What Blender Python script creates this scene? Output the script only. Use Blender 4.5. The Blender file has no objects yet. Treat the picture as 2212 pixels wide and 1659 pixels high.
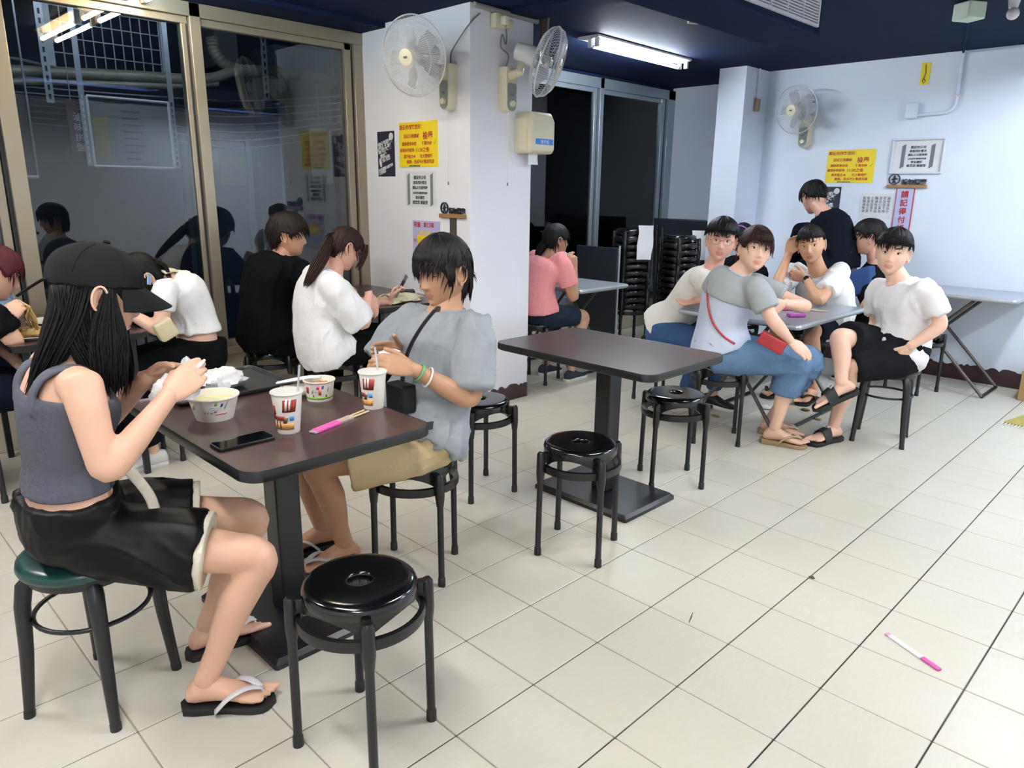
import bpy, math, random
import numpy as np
from mathutils import Vector, Matrix

random.seed(7)
RNG = np.random.default_rng(7)
PI = math.pi
scene = bpy.context.scene
COL = scene.collection

# ---------------------------------------------------------------- camera
cam = bpy.data.cameras.new('camera')
cam.sensor_width = 36.0
cam.lens = 25.6405
cam.clip_start = 0.02
cam_ob = bpy.data.objects.new('camera', cam)
COL.objects.link(cam_ob)
cam_ob.matrix_world = Matrix([[0.706157, -0.190944, 0.681823, 1.253841], [0.707933, 0.172488, -0.684893, -1.066021], [0.01317, 0.966327, 0.25698, 1.408752], [0.0, 0.0, 0.0, 1.0]])
scene.camera = cam_ob

# ---------------------------------------------------------------- world (night), exposure
world = bpy.data.worlds.new('night')
scene.world = world
world.use_nodes = True
world.node_tree.nodes['Background'].inputs[0].default_value = (0.22, 0.28, 0.42, 1)
world.node_tree.nodes['Background'].inputs[1].default_value = 0.035
vs = scene.view_settings
vs.view_transform = 'Standard'
vs.look = 'None'
vs.gamma = 1.0
vs.use_curve_mapping = False
vs.exposure = 0.68
TUBE = 92.0            # emission of a lit fluorescent tube
scene.cycles.use_denoising = True
scene.cycles.max_bounces = 7
scene.cycles.caustics_reflective = False
scene.cycles.caustics_refractive = False

# a scratch scene where text and remeshes are evaluated on their own, so that each takes no time
SCRATCH = bpy.data.scenes.new('scratch')
def evaluated(o):
    SCRATCH.collection.objects.link(o)
    vl = SCRATCH.view_layers[0]
    vl.update()
    return o.evaluated_get(vl.depsgraph)

# ---------------------------------------------------------------- materials
def lin(c):
    return tuple(((x/12.92) if x <= 0.04045 else ((x+0.055)/1.055)**2.4) for x in c)

def rgb(h):
    return lin((int(h[0:2], 16)/255, int(h[2:4], 16)/255, int(h[4:6], 16)/255))

MATS = {}
def mat(name, col, rough=0.5, metal=0.0, var=0.06, scale=20.0, bump=0.0, bscale=60.0, coat=0.0, emit=0.0,
        stretch=(1, 1, 1), spec=0.5, sss=0.0, alpha=1.0, sheen=0.0):
    """procedural principled material: noise-varied colour plus optional noise bump"""
    if name in MATS:
        return MATS[name]
    if isinstance(col, str):
        col = rgb(col)
    m = bpy.data.materials.new(name)
    m.use_nodes = True
    nt = m.node_tree
    b = nt.nodes['Principled BSDF']
    b.inputs['Roughness'].default_value = rough
    b.inputs['Metallic'].default_value = metal
    b.inputs['Specular IOR Level'].default_value = spec
    b.inputs['Coat Weight'].default_value = coat
    b.inputs['Sheen Weight'].default_value = sheen
    b.inputs['Alpha'].default_value = alpha
    if sss:
        b.inputs['Subsurface Weight'].default_value = sss
        b.inputs['Subsurface Radius'].default_value = (0.012, 0.005, 0.003)
        b.inputs['Subsurface Scale'].default_value = 1.0
    tc = nt.nodes.new('ShaderNodeTexCoord')
    mp = nt.nodes.new('ShaderNodeMapping')
    mp.inputs['Scale'].default_value = stretch
    nt.links.new(tc.outputs['Object'], mp.inputs['Vector'])
    n = nt.nodes.new('ShaderNodeTexNoise')
    n.inputs['Scale'].default_value = scale
    n.inputs['Detail'].default_value = 3.0
    nt.links.new(mp.outputs[0], n.inputs['Vector'])
    r = nt.nodes.new('ShaderNodeMix')
    r.data_type = 'RGBA'
    r.inputs['A'].default_value = tuple(max(0, c*(1-var)) for c in col) + (1,)
    r.inputs['B'].default_value = tuple(min(1, c*(1+var)) for c in col) + (1,)
    nt.links.new(n.outputs['Fac'], r.inputs['Factor'])
    nt.links.new(r.outputs['Result'], b.inputs['Base Color'])
    if emit:
        nt.links.new(r.outputs['Result'], b.inputs['Emission Color'])
        b.inputs['Emission Strength'].default_value = emit
    if bump:
        n2 = nt.nodes.new('ShaderNodeTexNoise')
        n2.inputs['Scale'].default_value = bscale
        n2.inputs['Detail'].default_value = 4.0
        nt.links.new(mp.outputs[0], n2.inputs['Vector'])
        bp = nt.nodes.new('ShaderNodeBump')
        bp.inputs['Strength'].default_value = bump
        bp.inputs['Distance'].default_value = 0.01
        nt.links.new(n2.outputs['Fac'], bp.inputs['Height'])
        nt.links.new(bp.outputs[0], b.inputs['Normal'])
    MATS[name] = m
    return m

def glass_mat(name, tint, gloss_rough=0.0, ior=1.5):
    m = bpy.data.materials.new(name)
    m.use_nodes = True
    nt = m.node_tree
    nt.nodes.remove(nt.nodes['Principled BSDF'])
    out = nt.nodes['Material Output']
    tr = nt.nodes.new('ShaderNodeBsdfTransparent')
    tr.inputs[0].default_value = tint + (1,)
    gl = nt.nodes.new('ShaderNodeBsdfGlossy')
    gl.inputs['Roughness'].default_value = gloss_rough
    fr = nt.nodes.new('ShaderNodeFresnel')
    fr.inputs['IOR'].default_value = ior
    mx = nt.nodes.new('ShaderNodeMixShader')
    nt.links.new(fr.outputs[0], mx.inputs[0])
    nt.links.new(tr.outputs[0], mx.inputs[1])
    nt.links.new(gl.outputs[0], mx.inputs[2])
    nt.links.new(mx.outputs[0], out.inputs[0])
    MATS[name] = m
    return m

# ---------------------------------------------------------------- mesh helpers
def nrm(v):
    v = np.asarray(v, float)
    return v/max(1e-9, np.linalg.norm(v))

def frames(pts, ref=None):
    pts = np.asarray(pts, float)
    T = np.zeros_like(pts)
    T[1:-1] = pts[2:]-pts[:-2]
    T[0] = pts[1]-pts[0]
    T[-1] = pts[-1]-pts[-2]
    T = T/np.maximum(1e-9, np.linalg.norm(T, axis=1))[:, None]
    if ref is None:
        ref = np.array([0, 0, 1.0]) if abs(T[0][2]) < 0.9 else np.array([1.0, 0, 0])
    S = []
    a = np.asarray(ref, float)
    for t in T:
        s = a-t*np.dot(a, t)
        if np.linalg.norm(s) < 1e-4:
            s = np.cross(t, [0.3, 0.5, 0.81])
        s = nrm(s)
        S.append(s)
        a = s
    S = np.array(S)
    return T, S, np.cross(T, S)

def ringfaces(nr, n, close=False, cap=True):
    f = []
    for i in range(nr-1 if not close else nr):
        a, b = i*n, ((i+1) % nr)*n
        for k in range(n):
            k2 = (k+1) % n
            f.append((a+k, a+k2, b+k2, b+k))
    if cap and not close:
        f.append(tuple(range(n-1, -1, -1)))
        f.append(tuple((nr-1)*n+k for k in range(n)))
    return f

def tube_geo(pts, rad, n=12, ref=None, rnd=False, closed=False):
    """swept tube; rad: scalars or (a along ref, b across)"""
    pts = np.asarray(pts, float)
    if np.isscalar(rad):
        rad = [rad]*len(pts)
    rad = [(r, r) if np.isscalar(r) else r for r in rad]
    if rnd:
        d0 = nrm(pts[0]-pts[1]); d1 = nrm(pts[-1]-pts[-2])
        r0, r1 = min(rad[0]), min(rad[-1])
        pre = [pts[0]+d0*r0*k for k in (0.97, 0.75, 0.4)]
        post = [pts[-1]+d1*r1*k for k in (0.4, 0.75, 0.97)]
        sc = (0.25, 0.66, 0.92)
        rad = [(rad[0][0]*k, rad[0][1]*k) for k in sc]+rad+[(rad[-1][0]*k, rad[-1][1]*k) for k in sc[::-1]]
        pts = np.vstack([pre, pts, post])
    if closed:
        P2 = np.vstack([pts[-1:], pts, pts[:1]])
        T, S, B = frames(P2, ref)
        S, B = S[1:-1], B[1:-1]
    else:
        T, S, B = frames(pts, ref)
    a = np.arange(n)*2*PI/n
    v = [p+np.outer(np.cos(a)*r[0], s)+np.outer(np.sin(a)*r[1], b) for p, r, s, b in zip(pts, rad, S, B)]
    return np.vstack(v), ringfaces(len(pts), n, closed)

def loft_geo(rings, cap=True):
    n = len(rings[0])
    return np.vstack(rings), ringfaces(len(rings), n, False, cap)

def ellip_geo(c, ax, n=16, m=10):
    """ellipsoid; ax = three axis vectors already scaled"""
    c = np.asarray(c, float)
    ax = np.asarray(ax, float)
    v = []
    for i in range(m+1):
        th = -PI/2+PI*i/m
        ct = max(math.cos(th), 0.02)
        for k in range(n):
            a = 2*PI*k/n
            v.append(c+ax[0]*ct*math.cos(a)+ax[1]*ct*math.sin(a)+ax[2]*math.sin(th))
    return np.array(v), ringfaces(m+1, n)

def box_geo(x0, x1, y0, y1, z0, z1):
    v = np.array([(x, y, z) for z in (z0, z1) for y in (y0, y1) for x in (x0, x1)], float)
    return v, [(0, 2, 3, 1), (4, 5, 7, 6), (0, 1, 5, 4), (2, 6, 7, 3), (0, 4, 6, 2), (1, 3, 7, 5)]

def obox_geo(c, ax):
    """oriented box: centre and three half-axis vectors"""
    v, f = box_geo(-1, 1, -1, 1, -1, 1)
    return np.asarray(c, float)+v@np.asarray(ax, float), f

def lathe_geo(prof, c=(0, 0, 0), n=32, cap=True):
    c = np.asarray(c, float)
    a = np.arange(n)*2*PI/n
    rings = [np.stack([c[0]+r*np.cos(a), c[1]+r*np.sin(a), np.full(n, c[2]+z)], 1) for r, z in prof]
    return loft_geo(rings, cap)

def prism_geo(outline, h0, h1):
    o = np.asarray(outline, float)
    n = len(o)
    v = np.vstack([np.c_[o, np.full(n, h0)], np.c_[o, np.full(n, h1)]])
    return v, ringfaces(2, n)

def rrect(x0, x1, y0, y1, r, k=6):
    p = []
    for cx, cy, a0 in ((x1-r, y1-r, 0), (x0+r, y1-r, 90), (x0+r, y0+r, 180), (x1-r, y0+r, 270)):
        for i in range(k+1):
            a = math.radians(a0+90*i/k)
            p.append((cx+r*math.cos(a), cy+r*math.sin(a)))
    return p

def rotz_geo(g, ang, loc=(0, 0, 0)):
    v, f = g
    c, s = math.cos(ang), math.sin(ang)
    return np.asarray(v)@np.array([[c, s, 0], [-s, c, 0], [0, 0, 1.0]])+np.asarray(loc, float), f

def join(*gs):
    V, F, o = [], [], 0
    for v, f in gs:
        V.append(np.asarray(v, float))
        F += [tuple(i+o for i in q) for q in f]
        o += len(v)
    return np.vstack(V), F

def make_mesh(name, g, mats, smooth=35, midx=None):
    v, f = g
    me = bpy.data.meshes.new(name)
    me.from_pydata([tuple(p) for p in np.asarray(v).tolist()], [], [tuple(q) for q in f])
    for m in (mats if isinstance(mats, (list, tuple)) else [mats]):
        me.materials.append(m)
    if midx is not None:
        me.polygons.foreach_set('material_index', np.asarray(midx, np.int32))
    if smooth:
        me.polygons.foreach_set('use_smooth', np.ones(len(me.polygons), bool))
        if smooth < 180:
            me.set_sharp_from_angle(angle=math.radians(smooth))
    me.update()
    return me

def obj(name, g, m, parent=None, smooth=35, bevel=0.0, midx=None, fixn=False, local=False):
    """one mesh object; vertices in world space unless local"""
    me = make_mesh(name, g, m, smooth, midx)
    if fixn:
        import bmesh
        bm = bmesh.new(); bm.from_mesh(me)
        bmesh.ops.recalc_face_normals(bm, faces=bm.faces)
        bm.to_mesh(me); bm.free()
    o = bpy.data.objects.new(name, me)
    COL.objects.link(o)
    if parent is not None:
        o.parent = parent
        if not local:
            p = parent
            M = Matrix.Identity(4)
            while p is not None:
                M = p.matrix_parent_inverse @ p.matrix_basis @ M if p.parent else p.matrix_basis @ M
                p = p.parent
            o.matrix_parent_inverse = M.inverted()
    if bevel:
        b = o.modifiers.new('bevel', 'BEVEL')
        b.width = bevel
        b.segments = 2
        b.limit_method = 'ANGLE'
    return o

def tag(o, label=None, cat=None, group=None, kind=None):
    if label: o['label'] = label
    if cat: o['category'] = cat
    if group: o['group'] = group
    if kind: o['kind'] = kind
    return o

def thing(name, label, cat, loc=(0, 0, 0), rz=0.0, group=None):
    o = bpy.data.objects.new(name, None)
    o.empty_display_size = 0.1
    COL.objects.link(o)
    o.location = loc
    o.rotation_euler = (0, 0, rz)
    return tag(o, label, cat, group)

def copy_tree(o, parent=None):
    c = o.copy()
    COL.objects.link(c)
    if parent is not None:
        c.parent = parent
    for ch in [x for x in bpy.data.objects if x.parent == o]:
        copy_tree(ch, c)
    return c

def dup(o, loc, rz=0.0, label=None, group=None, children=None):
    r = o.copy()
    COL.objects.link(r)
    r.location = loc
    r.rotation_euler = (0, 0, rz)
    if label: r['label'] = label
    if group: r['group'] = group
    for ch in o.children:
        c = ch.copy(); COL.objects.link(c); c.parent = r
        for g2 in ch.children:
            d = g2.copy(); COL.objects.link(d); d.parent = c
    return r

def text_obj(name, body, size, m, loc, rot, parent=None, align='LEFT', extrude=0.0006, shear=0.0, space=1.0, bold=0.0):
    """flat print: built-in font, turned into a mesh"""
    cu = bpy.data.curves.new(name, 'FONT')
    cu.body = body
    cu.size = size
    cu.align_x = align
    cu.extrude = extrude
    cu.offset = bold
    cu.shear = shear
    cu.space_character = space
    cu.resolution_u = 2
    t = bpy.data.objects.new(name+'_tmp', cu)
    me = bpy.data.meshes.new_from_object(evaluated(t))
    bpy.data.objects.remove(t)
    me.materials.clear()
    me.materials.append(m)
    o = bpy.data.objects.new(name, me)
    COL.objects.link(o)
    o.matrix_world = Matrix.Translation(loc) @ rot
    if parent is not None:
        o.parent = parent
        o.matrix_parent_inverse = parent.matrix_basis.inverted()
    return o
# text faces -Y (a viewer looks towards +Y), or +X
FACE_NY = Matrix.Rotation(PI/2, 4, 'X')
FACE_PX = Matrix.Rotation(PI/2, 4, 'Z') @ Matrix.Rotation(PI/2, 4, 'X')

# ================================================================ the setting
M_WALL = mat('white_wall_paint', 'e6e8f0', 0.6, var=0.03, scale=3, bump=0.12, bscale=25)
M_WALLB = mat('pale_blue_wall_paint', 'dce6f5', 0.6, var=0.03, scale=3, bump=0.10, bscale=25)
M_CEIL = mat('navy_ceiling_paint', '16213c', 0.75, var=0.10, spec=0.06, scale=2, bump=0.10, bscale=30)
M_BASE = mat('brown_base_tile', '3a2226', 0.35, var=0.25, scale=14, bump=0.1)
M_ALU = mat('champagne_aluminium', '9a917f', 0.38, 0.5, var=0.06, scale=6)
M_ALU2 = mat('silver_aluminium', '9fadb8', 0.3, 0.6, var=0.06, scale=6)
M_ALUD = mat('dark_gasket', '26282a', 0.5)
M_GLASS = glass_mat('window_glass', (0.62, 0.68, 0.72), 0.0, 1.75)
M_GROUT = None

def tile_material():
    m = bpy.data.materials.new('cream_floor_tile')
    m.use_nodes = True
    nt = m.node_tree
    b = nt.nodes['Principled BSDF']
    b.inputs['Roughness'].default_value = 0.34
    b.inputs['Specular IOR Level'].default_value = 0.45
    oi = nt.nodes.new('ShaderNodeObjectInfo')
    geo = nt.nodes.new('ShaderNodeNewGeometry')
    n1 = nt.nodes.new('ShaderNodeTexNoise'); n1.inputs['Scale'].default_value = 4.0; n1.inputs['Detail'].default_value = 4
    n2 = nt.nodes.new('ShaderNodeTexNoise'); n2.inputs['Scale'].default_value = 130.0; n2.inputs['Detail'].default_value = 3
    mp = nt.nodes.new('ShaderNodeMapping'); mp.inputs['Scale'].default_value = (1, 0.16, 1)
    nt.links.new(geo.outputs['Position'], mp.inputs['Vector'])
    nt.links.new(geo.outputs['Position'], n1.inputs['Vector'])
    nt.links.new(mp.outputs[0], n2.inputs['Vector'])
    def mix(a, bb, fac):
        x = nt.nodes.new('ShaderNodeMix'); x.data_type = 'RGBA'
        for s, k in ((a, 'A'), (bb, 'B')):
            if isinstance(s, tuple): x.inputs[k].default_value = s+(1,)
            else: nt.links.new(s, x.inputs[k])
        if isinstance(fac, float): x.inputs['Factor'].default_value = fac
        else: nt.links.new(fac, x.inputs['Factor'])
        return x.outputs['Result']
    c = mix(rgb('c6c0b0'), rgb('d2cfc6'), n1.outputs['Fac'])
    d = mix(rgb('beb9ab'), rgb('d5d2c8'), n2.outputs['Fac'])
    e = mix(c, d, 0.45)
    mr = nt.nodes.new('ShaderNodeMapRange')
    mr.inputs['To Min'].default_value = 0.0; mr.inputs['To Max'].default_value = 0.35
    nt.links.new(oi.outputs['Random'], mr.inputs['Value'])
    f = mix(e, rgb('cdc8b6'), mr.outputs[0])
    nt.links.new(f, b.inputs['Base Color'])
    bp = nt.nodes.new('ShaderNodeBump'); bp.inputs['Strength'].default_value = 0.06; bp.inputs['Distance'].default_value = 0.004
    nt.links.new(n2.outputs['Fac'], bp.inputs['Height'])
    nt.links.new(bp.outputs[0], b.inputs['Normal'])
    return m

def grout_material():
    """sand-grey grout; joints of constant X are darker, fading towards the window"""
    m = bpy.data.materials.new('two_tone_grout')
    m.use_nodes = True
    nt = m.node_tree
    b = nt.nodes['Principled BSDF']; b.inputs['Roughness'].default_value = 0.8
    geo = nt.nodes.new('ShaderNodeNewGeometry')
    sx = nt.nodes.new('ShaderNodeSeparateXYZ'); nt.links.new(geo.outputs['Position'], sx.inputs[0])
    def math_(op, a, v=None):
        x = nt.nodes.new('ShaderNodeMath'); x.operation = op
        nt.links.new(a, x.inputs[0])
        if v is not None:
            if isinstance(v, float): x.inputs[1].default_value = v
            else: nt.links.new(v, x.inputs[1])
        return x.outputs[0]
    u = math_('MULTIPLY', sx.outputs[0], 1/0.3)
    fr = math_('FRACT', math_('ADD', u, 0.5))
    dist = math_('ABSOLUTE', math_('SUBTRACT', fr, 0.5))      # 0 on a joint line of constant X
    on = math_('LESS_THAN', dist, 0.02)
    x_fade = nt.nodes.new('ShaderNodeMapRange')
    x_fade.inputs['From Min'].default_value = -1.6; x_fade.inputs['From Max'].default_value = 0.5
    nt.links.new(sx.outputs[0], x_fade.inputs['Value'])
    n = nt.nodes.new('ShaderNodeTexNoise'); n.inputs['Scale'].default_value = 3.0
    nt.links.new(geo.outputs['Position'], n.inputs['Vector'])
    fac = math_('MULTIPLY', on, x_fade.outputs[0])
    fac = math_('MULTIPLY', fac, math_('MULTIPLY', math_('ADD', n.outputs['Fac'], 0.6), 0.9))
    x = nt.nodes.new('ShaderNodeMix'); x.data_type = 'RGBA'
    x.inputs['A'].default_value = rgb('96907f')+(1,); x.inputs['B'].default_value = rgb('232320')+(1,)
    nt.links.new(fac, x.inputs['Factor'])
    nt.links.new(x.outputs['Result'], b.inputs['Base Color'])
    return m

XW, YR, ZC = -3.32, 5.43, 2.45
XE, YN = 3.0, -3.2

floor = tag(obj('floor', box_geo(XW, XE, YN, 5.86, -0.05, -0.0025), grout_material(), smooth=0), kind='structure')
M_TILE = tile_material()
def tile_geo(g=0.0022, c=0.0018):
    h = 0.15-g
    q = [np.array([(-a, -a, z), (a, -a, z), (a, a, z), (-a, a, z)]) for a, z in ((h, -0.006), (h, -c), (h-c, 0.0))]
    return loft_geo(q)
tile_me = make_mesh('tile', tile_geo(), M_TILE, smooth=0)
CAMM = np.array(cam_ob.matrix_world)
def project(p):
    q = CAMM[:3, :3].T@(np.asarray(p, float)-CAMM[:3, 3])
    if q[2] > -0.05:
        return None
    k = cam.lens/36*2212
    return 1106-k*q[0]/q[2], 829.5+k*q[1]/q[2], -q[2]
cells = []
for i in range(-11, 10):
    for j in range(-10, 20):
        c = (0.3*i+0.15, 0.3*j+0.15, 0)
        if c[0] < XW+0.0 or c[1] > 5.85:
            continue
        p = project(c)
        vis = p is not None and -150 < p[0] < 2360 and 300 < p[1] < 1850
        cells.append((0 if vis else 1, p[2] if p else 99, c))
cells.sort()
rest = []
for k, (iv, d, c) in enumerate(cells):
    if iv == 0 and k < 296:
        o = bpy.data.objects.new('tile', tile_me)
        COL.objects.link(o)
        o.location = c
        o.parent = floor
    else:
        v, f = tile_geo()
        rest.append((v+np.array(c), f))
tag(obj('tile_field', join(*rest), M_TILE, floor, smooth=0), kind='stuff')

# ---- walls
def jag(axis, a0, a1, fixed, out, h, name, parent, step=0.02, m=None):
    """brown base strip whose top edge is ragged where the white paint laps over it"""
    n = int((a1-a0)/step)
    rs = random.Random(hash(name) % 1000 if False else len(name)*7)
    low, top = [], []
    hh = h
    for k in range(n+1):
        a = a0+(a1-a0)*k/n
        hh = h+rs.uniform(-0.018, 0.014)
        top.append((a, hh)); low.append((a, -0.002))
    v, f = [], []
    for d in (fixed, fixed+out):
        for (a, z) in low+top:
            v.append((a, d, z) if axis == 'x' else (d, a, z))
    N = n+1
    for k in range(n):
        f += [(k, k+1, N+k+1, N+k), (2*N+k, 3*N+k, 3*N+k+1, 2*N+k+1), (N+k, N+k+1, 3*N+k+1, 3*N+k)]
    f += [(0, N, 3*N, 2*N), (n, 2*N+n, 3*N+n, N+n)]
    return tag(obj(name, (np.array(v), f), m or M_BASE, parent, smooth=0, fixn=True), kind=None if parent else 'structure')

def wall(name, x0, x1, y0, y1, z0, z1, m=M_WALL):
    return tag(obj(name, box_geo(x0, x1, y0, y1, z0, z1), m, smooth=0), kind='structure')

wall_right = wall('wall_right', -2.06, XE, YR, YR+0.15, -0.05, ZC, M_WALLB)
jag('x', -2.06, 1.4, YR, -0.008, 0.125, 'baseboard_right', None)
wall('wall_alcove', XW-0.1, -2.06, 5.85, 6.0, -0.05, ZC, M_WALLB)
pillar = wall('pillar_corner', -2.31, -2.055, 5.02, 5.86, -0.05, ZC, M_WALLB)
jag('x', -2.31, -2.055, 5.02, -0.006, 0.12, 'baseboard', pillar)
wall('wall_near', XW-0.1, XE+0.1, YN-0.15, YN, -0.05, ZC)
wall('wall_east', XE, XE+0.15, YN, 5.86, -0.05, ZC)
M_LEDGE = mat('cream_ledge_paint', 'b9b29a', 0.6, var=0.12, scale=5, bump=0.15)
wall('wall_window_lower', XW-0.14, XW, YN, 5.85, -0.05, 0.36, M_LEDGE)
wall('wall_window_header', XW-0.14, XW, YN, 5.85, 2.42, ZC, M_CEIL)
column = wall('column', XW-0.14, -2.19, 2.01, 2.54, -0.05, ZC, M_WALL)
jag('y', 2.01, 2.54, -2.19, 0.006, 0.10, 'baseboard', column)
jag('x', -3.30, -2.184, 2.01, -0.006, 0.10, 'baseboard', column)
ceiling = tag(obj('ceiling', box_geo(XW-0.14, XE, YN, 5.86, ZC, ZC+0.1), M_CEIL, smooth=0), kind='structure')
# shallow beams in the dark ceiling
tag(obj('trim_1', box_geo(XW, -3.02, YN, 2.01, ZC-0.028, ZC), M_CEIL, smooth=0), kind='structure')
tag(obj('trim_2', box_geo(-2.19, XE, 2.30, 2.52, ZC-0.02, ZC), M_CEIL, smooth=0), kind='structure')

# ---- windows: aluminium frames and one glass pane per opening
def window(name, m, rails, posts, panes, gasket):
    w = tag(thing(name, None, None, (XW, panes[0][0], 0.36)), kind='structure')
    for (y0, y1, z0, z1, d) in rails:
        obj('rail', box_geo(XW-0.05, XW+d, y0, y1, z0, z1), m, w, bevel=0.003)
    for (y0, y1, z0, z1, d) in posts:
        obj('post', box_geo(XW-0.05, XW+d, y0, y1, z0, z1), m, w, bevel=0.003)
    for (y0, y1, z0, z1) in gasket:
        obj('gasket', box_geo(XW-0.02, XW+0.006, y0, y1, z0, z1), M_ALUD, w)
    for (y0, y1, z0, z1, x) in panes:
        obj('pane', box_geo(XW+x-0.003, XW+x+0.003, y0, y1, z0, z1), M_GLASS, w, smooth=0)
    return w
window('window_1', M_ALU,
       [(-3.2, 2.01, 2.345, 2.42, 0.035), (-3.2, 2.01, 0.36, 0.405, 0.04), (-0.075, 0.835, 2.305, 2.345, 0.012), (0.905, 1.93, 2.305, 2.345, 0.012),
        (-0.075, 0.835, 0.405, 0.45, 0.012), (0.905, 1.93, 0.405, 0.45, 0.012), (-1.6, -0.155, 0.405, 0.45, 0.0), (-1.6, -0.155, 2.305, 2.345, 0.0)],
       [(-0.15, -0.072, 0.36, 2.42, 0.035), (0.842, 0.905, 0.36, 2.42, 0.035), (1.94, 2.01, 0.36, 2.42, 0.03), (1.875, 1.925, 0.405, 2.345, 0.012),
        (0.80, 0.828, 0.405, 2.345, 0.008), (-0.215, -0.175, 0.405, 2.345, 0.008), (-1.65, -1.58, 0.36, 2.42, 0.03)],
       [(-0.08, 0.84, 0.41, 2.34, -0.004), (0.89, 1.93, 0.41, 2.34, -0.018), (-1.6, -0.16, 0.41, 2.34, -0.018)],
       [(0.828, 0.842, 0.405, 2.345), (-0.168, -0.152, 0.405, 2.345), (1.926, 1.941, 0.405, 2.345)])
window('window_2', M_ALU2,
       [(2.54, 5.85, 2.33, 2.42, 0.035), (2.54, 5.85, 0.36, 0.43, 0.04), (2.60, 4.55, 2.29, 2.33, 0.012), (4.66, 5.70, 2.29, 2.33, 0.0),
        (2.60, 4.55, 0.43, 0.50, 0.012), (4.66, 5.70, 0.43, 0.50, 0.0)],
       [(4.605, 4.66, 0.36, 2.42, 0.035), (4.545, 4.585, 0.43, 2.33, 0.015), (5.65, 5.70, 0.43, 2.33, 0.012), (5.73, 5.85, 0.36, 2.42, 0.035), (2.54, 2.62, 0.36, 2.42, 0.03)],
       [(2.60, 4.56, 0.44, 2.33, -0.004), (4.65, 5.68, 0.44, 2.33, -0.018)],
       [(4.588, 4.603, 0.43, 2.33), (5.702, 5.728, 0.43, 2.33)])

# ---- ceiling fixtures
M_FIX = mat('white_enamel', 'd8dade', 0.35, var=0.03)
def tube_mat(name, col, e):
    return mat(name, col, 0.4, var=0.0, emit=e)
M_T_COOL = tube_mat('lit_tube_cool', (0.86, 0.94, 1.0), TUBE*1.1)
M_T_WARM = tube_mat('lit_tube_warm', (1.0, 0.62, 0.22), TUBE*0.45)
M_T_WIN = tube_mat('lit_tube_window', (0.80, 0.95, 1.0), TUBE*0.6)
M_T_NEUT = tube_mat('lit_tube_neutral', (1.0, 0.985, 0.955), TUBE)
M_T_ALC = tube_mat('lit_tube_alcove', (0.88, 0.95, 1.0), TUBE*1.7)
def fluorescent(label, p0, p1, tubes, wing=0.075, group='ceiling fluorescent lights'):
    """batten with reflector wings; tubes: list of (side offset, material or None for an empty holder)"""
    p0, p1 = np.array(p0, float), np.array(p1, float)
    d = nrm(p1-p0); s = np.array([-d[1], d[0], 0]); u = np.array([0, 0, 1.0])
    L = np.linalg.norm(p1-p0); c = (p0+p1)/2
    t = thing('fluorescent_light', label, 'ceiling light', tuple(c), 0, group)
    zt = ZC-c[2]
    prof = [(-wing, -0.001), (-wing, -0.014), (-0.03, -0.028), (0.03, -0.028), (wing, -0.014), (wing, -0.001)]
    rings = [[c+d*k*(L/2+0.03)+s*a+u*(zt+b) for a, b in prof] for k in (-1, 1)]
    obj('reflector', loft_geo([np.array(r) for r in rings]), M_FIX, t, smooth=0, fixn=True)
    for off, m in tubes:
        for k in (-1, 1):
            e = c+d*k*(L/2)+s*off
            obj('lamp_holder', obox_geo(e+u*(zt-0.034)/2+u*0.004, (d*0.012, s*0.014, u*((zt-0.03)/2+0.016))), M_FIX, t, bevel=0.002)
        if m is not None:
            a, b = c-d*(L/2-0.012)+s*off, c+d*(L/2-0.012)+s*off
            obj('tube', tube_geo([a, b], 0.0135, 12), m, t, smooth=60)
            for q, sg in ((a, 1), (b, -1)):
                obj('tube_cap', tube_geo([q-d*0.002*sg, q+d*0.022*sg], 0.0142, 12), M_ALU2, t, smooth=60)
    return t
fluorescent('long fluorescent batten above the stacked stools, one tube lit', (-2.276,3.207,2.390), (-2.323,4.410,2.390), [(-0.0, M_T_ALC), (-0.058, None)], 0.09)
fluorescent('twin tube batten mirrored in the big window, nearer the room centre', (-1.66, 0.55, 2.38), (-2.50, 0.55, 2.38), [(-0.045, M_T_WIN), (0.045, M_T_WARM)])
fluorescent('twin tube batten mirrored in the big window, nearer the glass', (-2.60, 0.55, 2.38), (-3.27, 0.55, 2.38), [(-0.045, M_T_WIN), (0.045, M_T_WARM)])
def added_pan_light(label, p0, p1, m):
    """unseen pan light added for room light; dark lips hide its tubes from the window"""
    p0, p1 = np.array(p0, float), np.array(p1, float)
    d = nrm(p1-p0); s = np.array([-d[1], d[0], 0]); u = np.array([0, 0, 1.0])
    L = np.linalg.norm(p1-p0)/2+0.04; c = (p0+p1)/2
    t = thing('fluorescent_light', label, 'ceiling light', tuple(c), 0, 'ceiling fluorescent lights')
    top = ZC-0.001
    obj('tray', obox_geo((c[0], c[1], top-0.004), (d*L, s*0.13, u*0.004)), M_FIX, t)
    for k in (-1, 1):
        obj('lip', obox_geo((c[0], c[1], top-0.030)+s*k*0.13, (d*L, s*0.003, u*0.030)), M_CEIL, t)  # lips added to keep the tubes out of the window reflections
        obj('end_plate', obox_geo((c[0], c[1], top-0.030)+d*k*L, (d*0.003, s*0.13, u*0.030)), M_CEIL, t)
        o = np.array((c[0], c[1], top-0.026))+s*k*0.045
        obj('tube', tube_geo([o-d*(L-0.05), o+d*(L-0.05)], 0.0135, 12), m, t, smooth=60)
    return t
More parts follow.
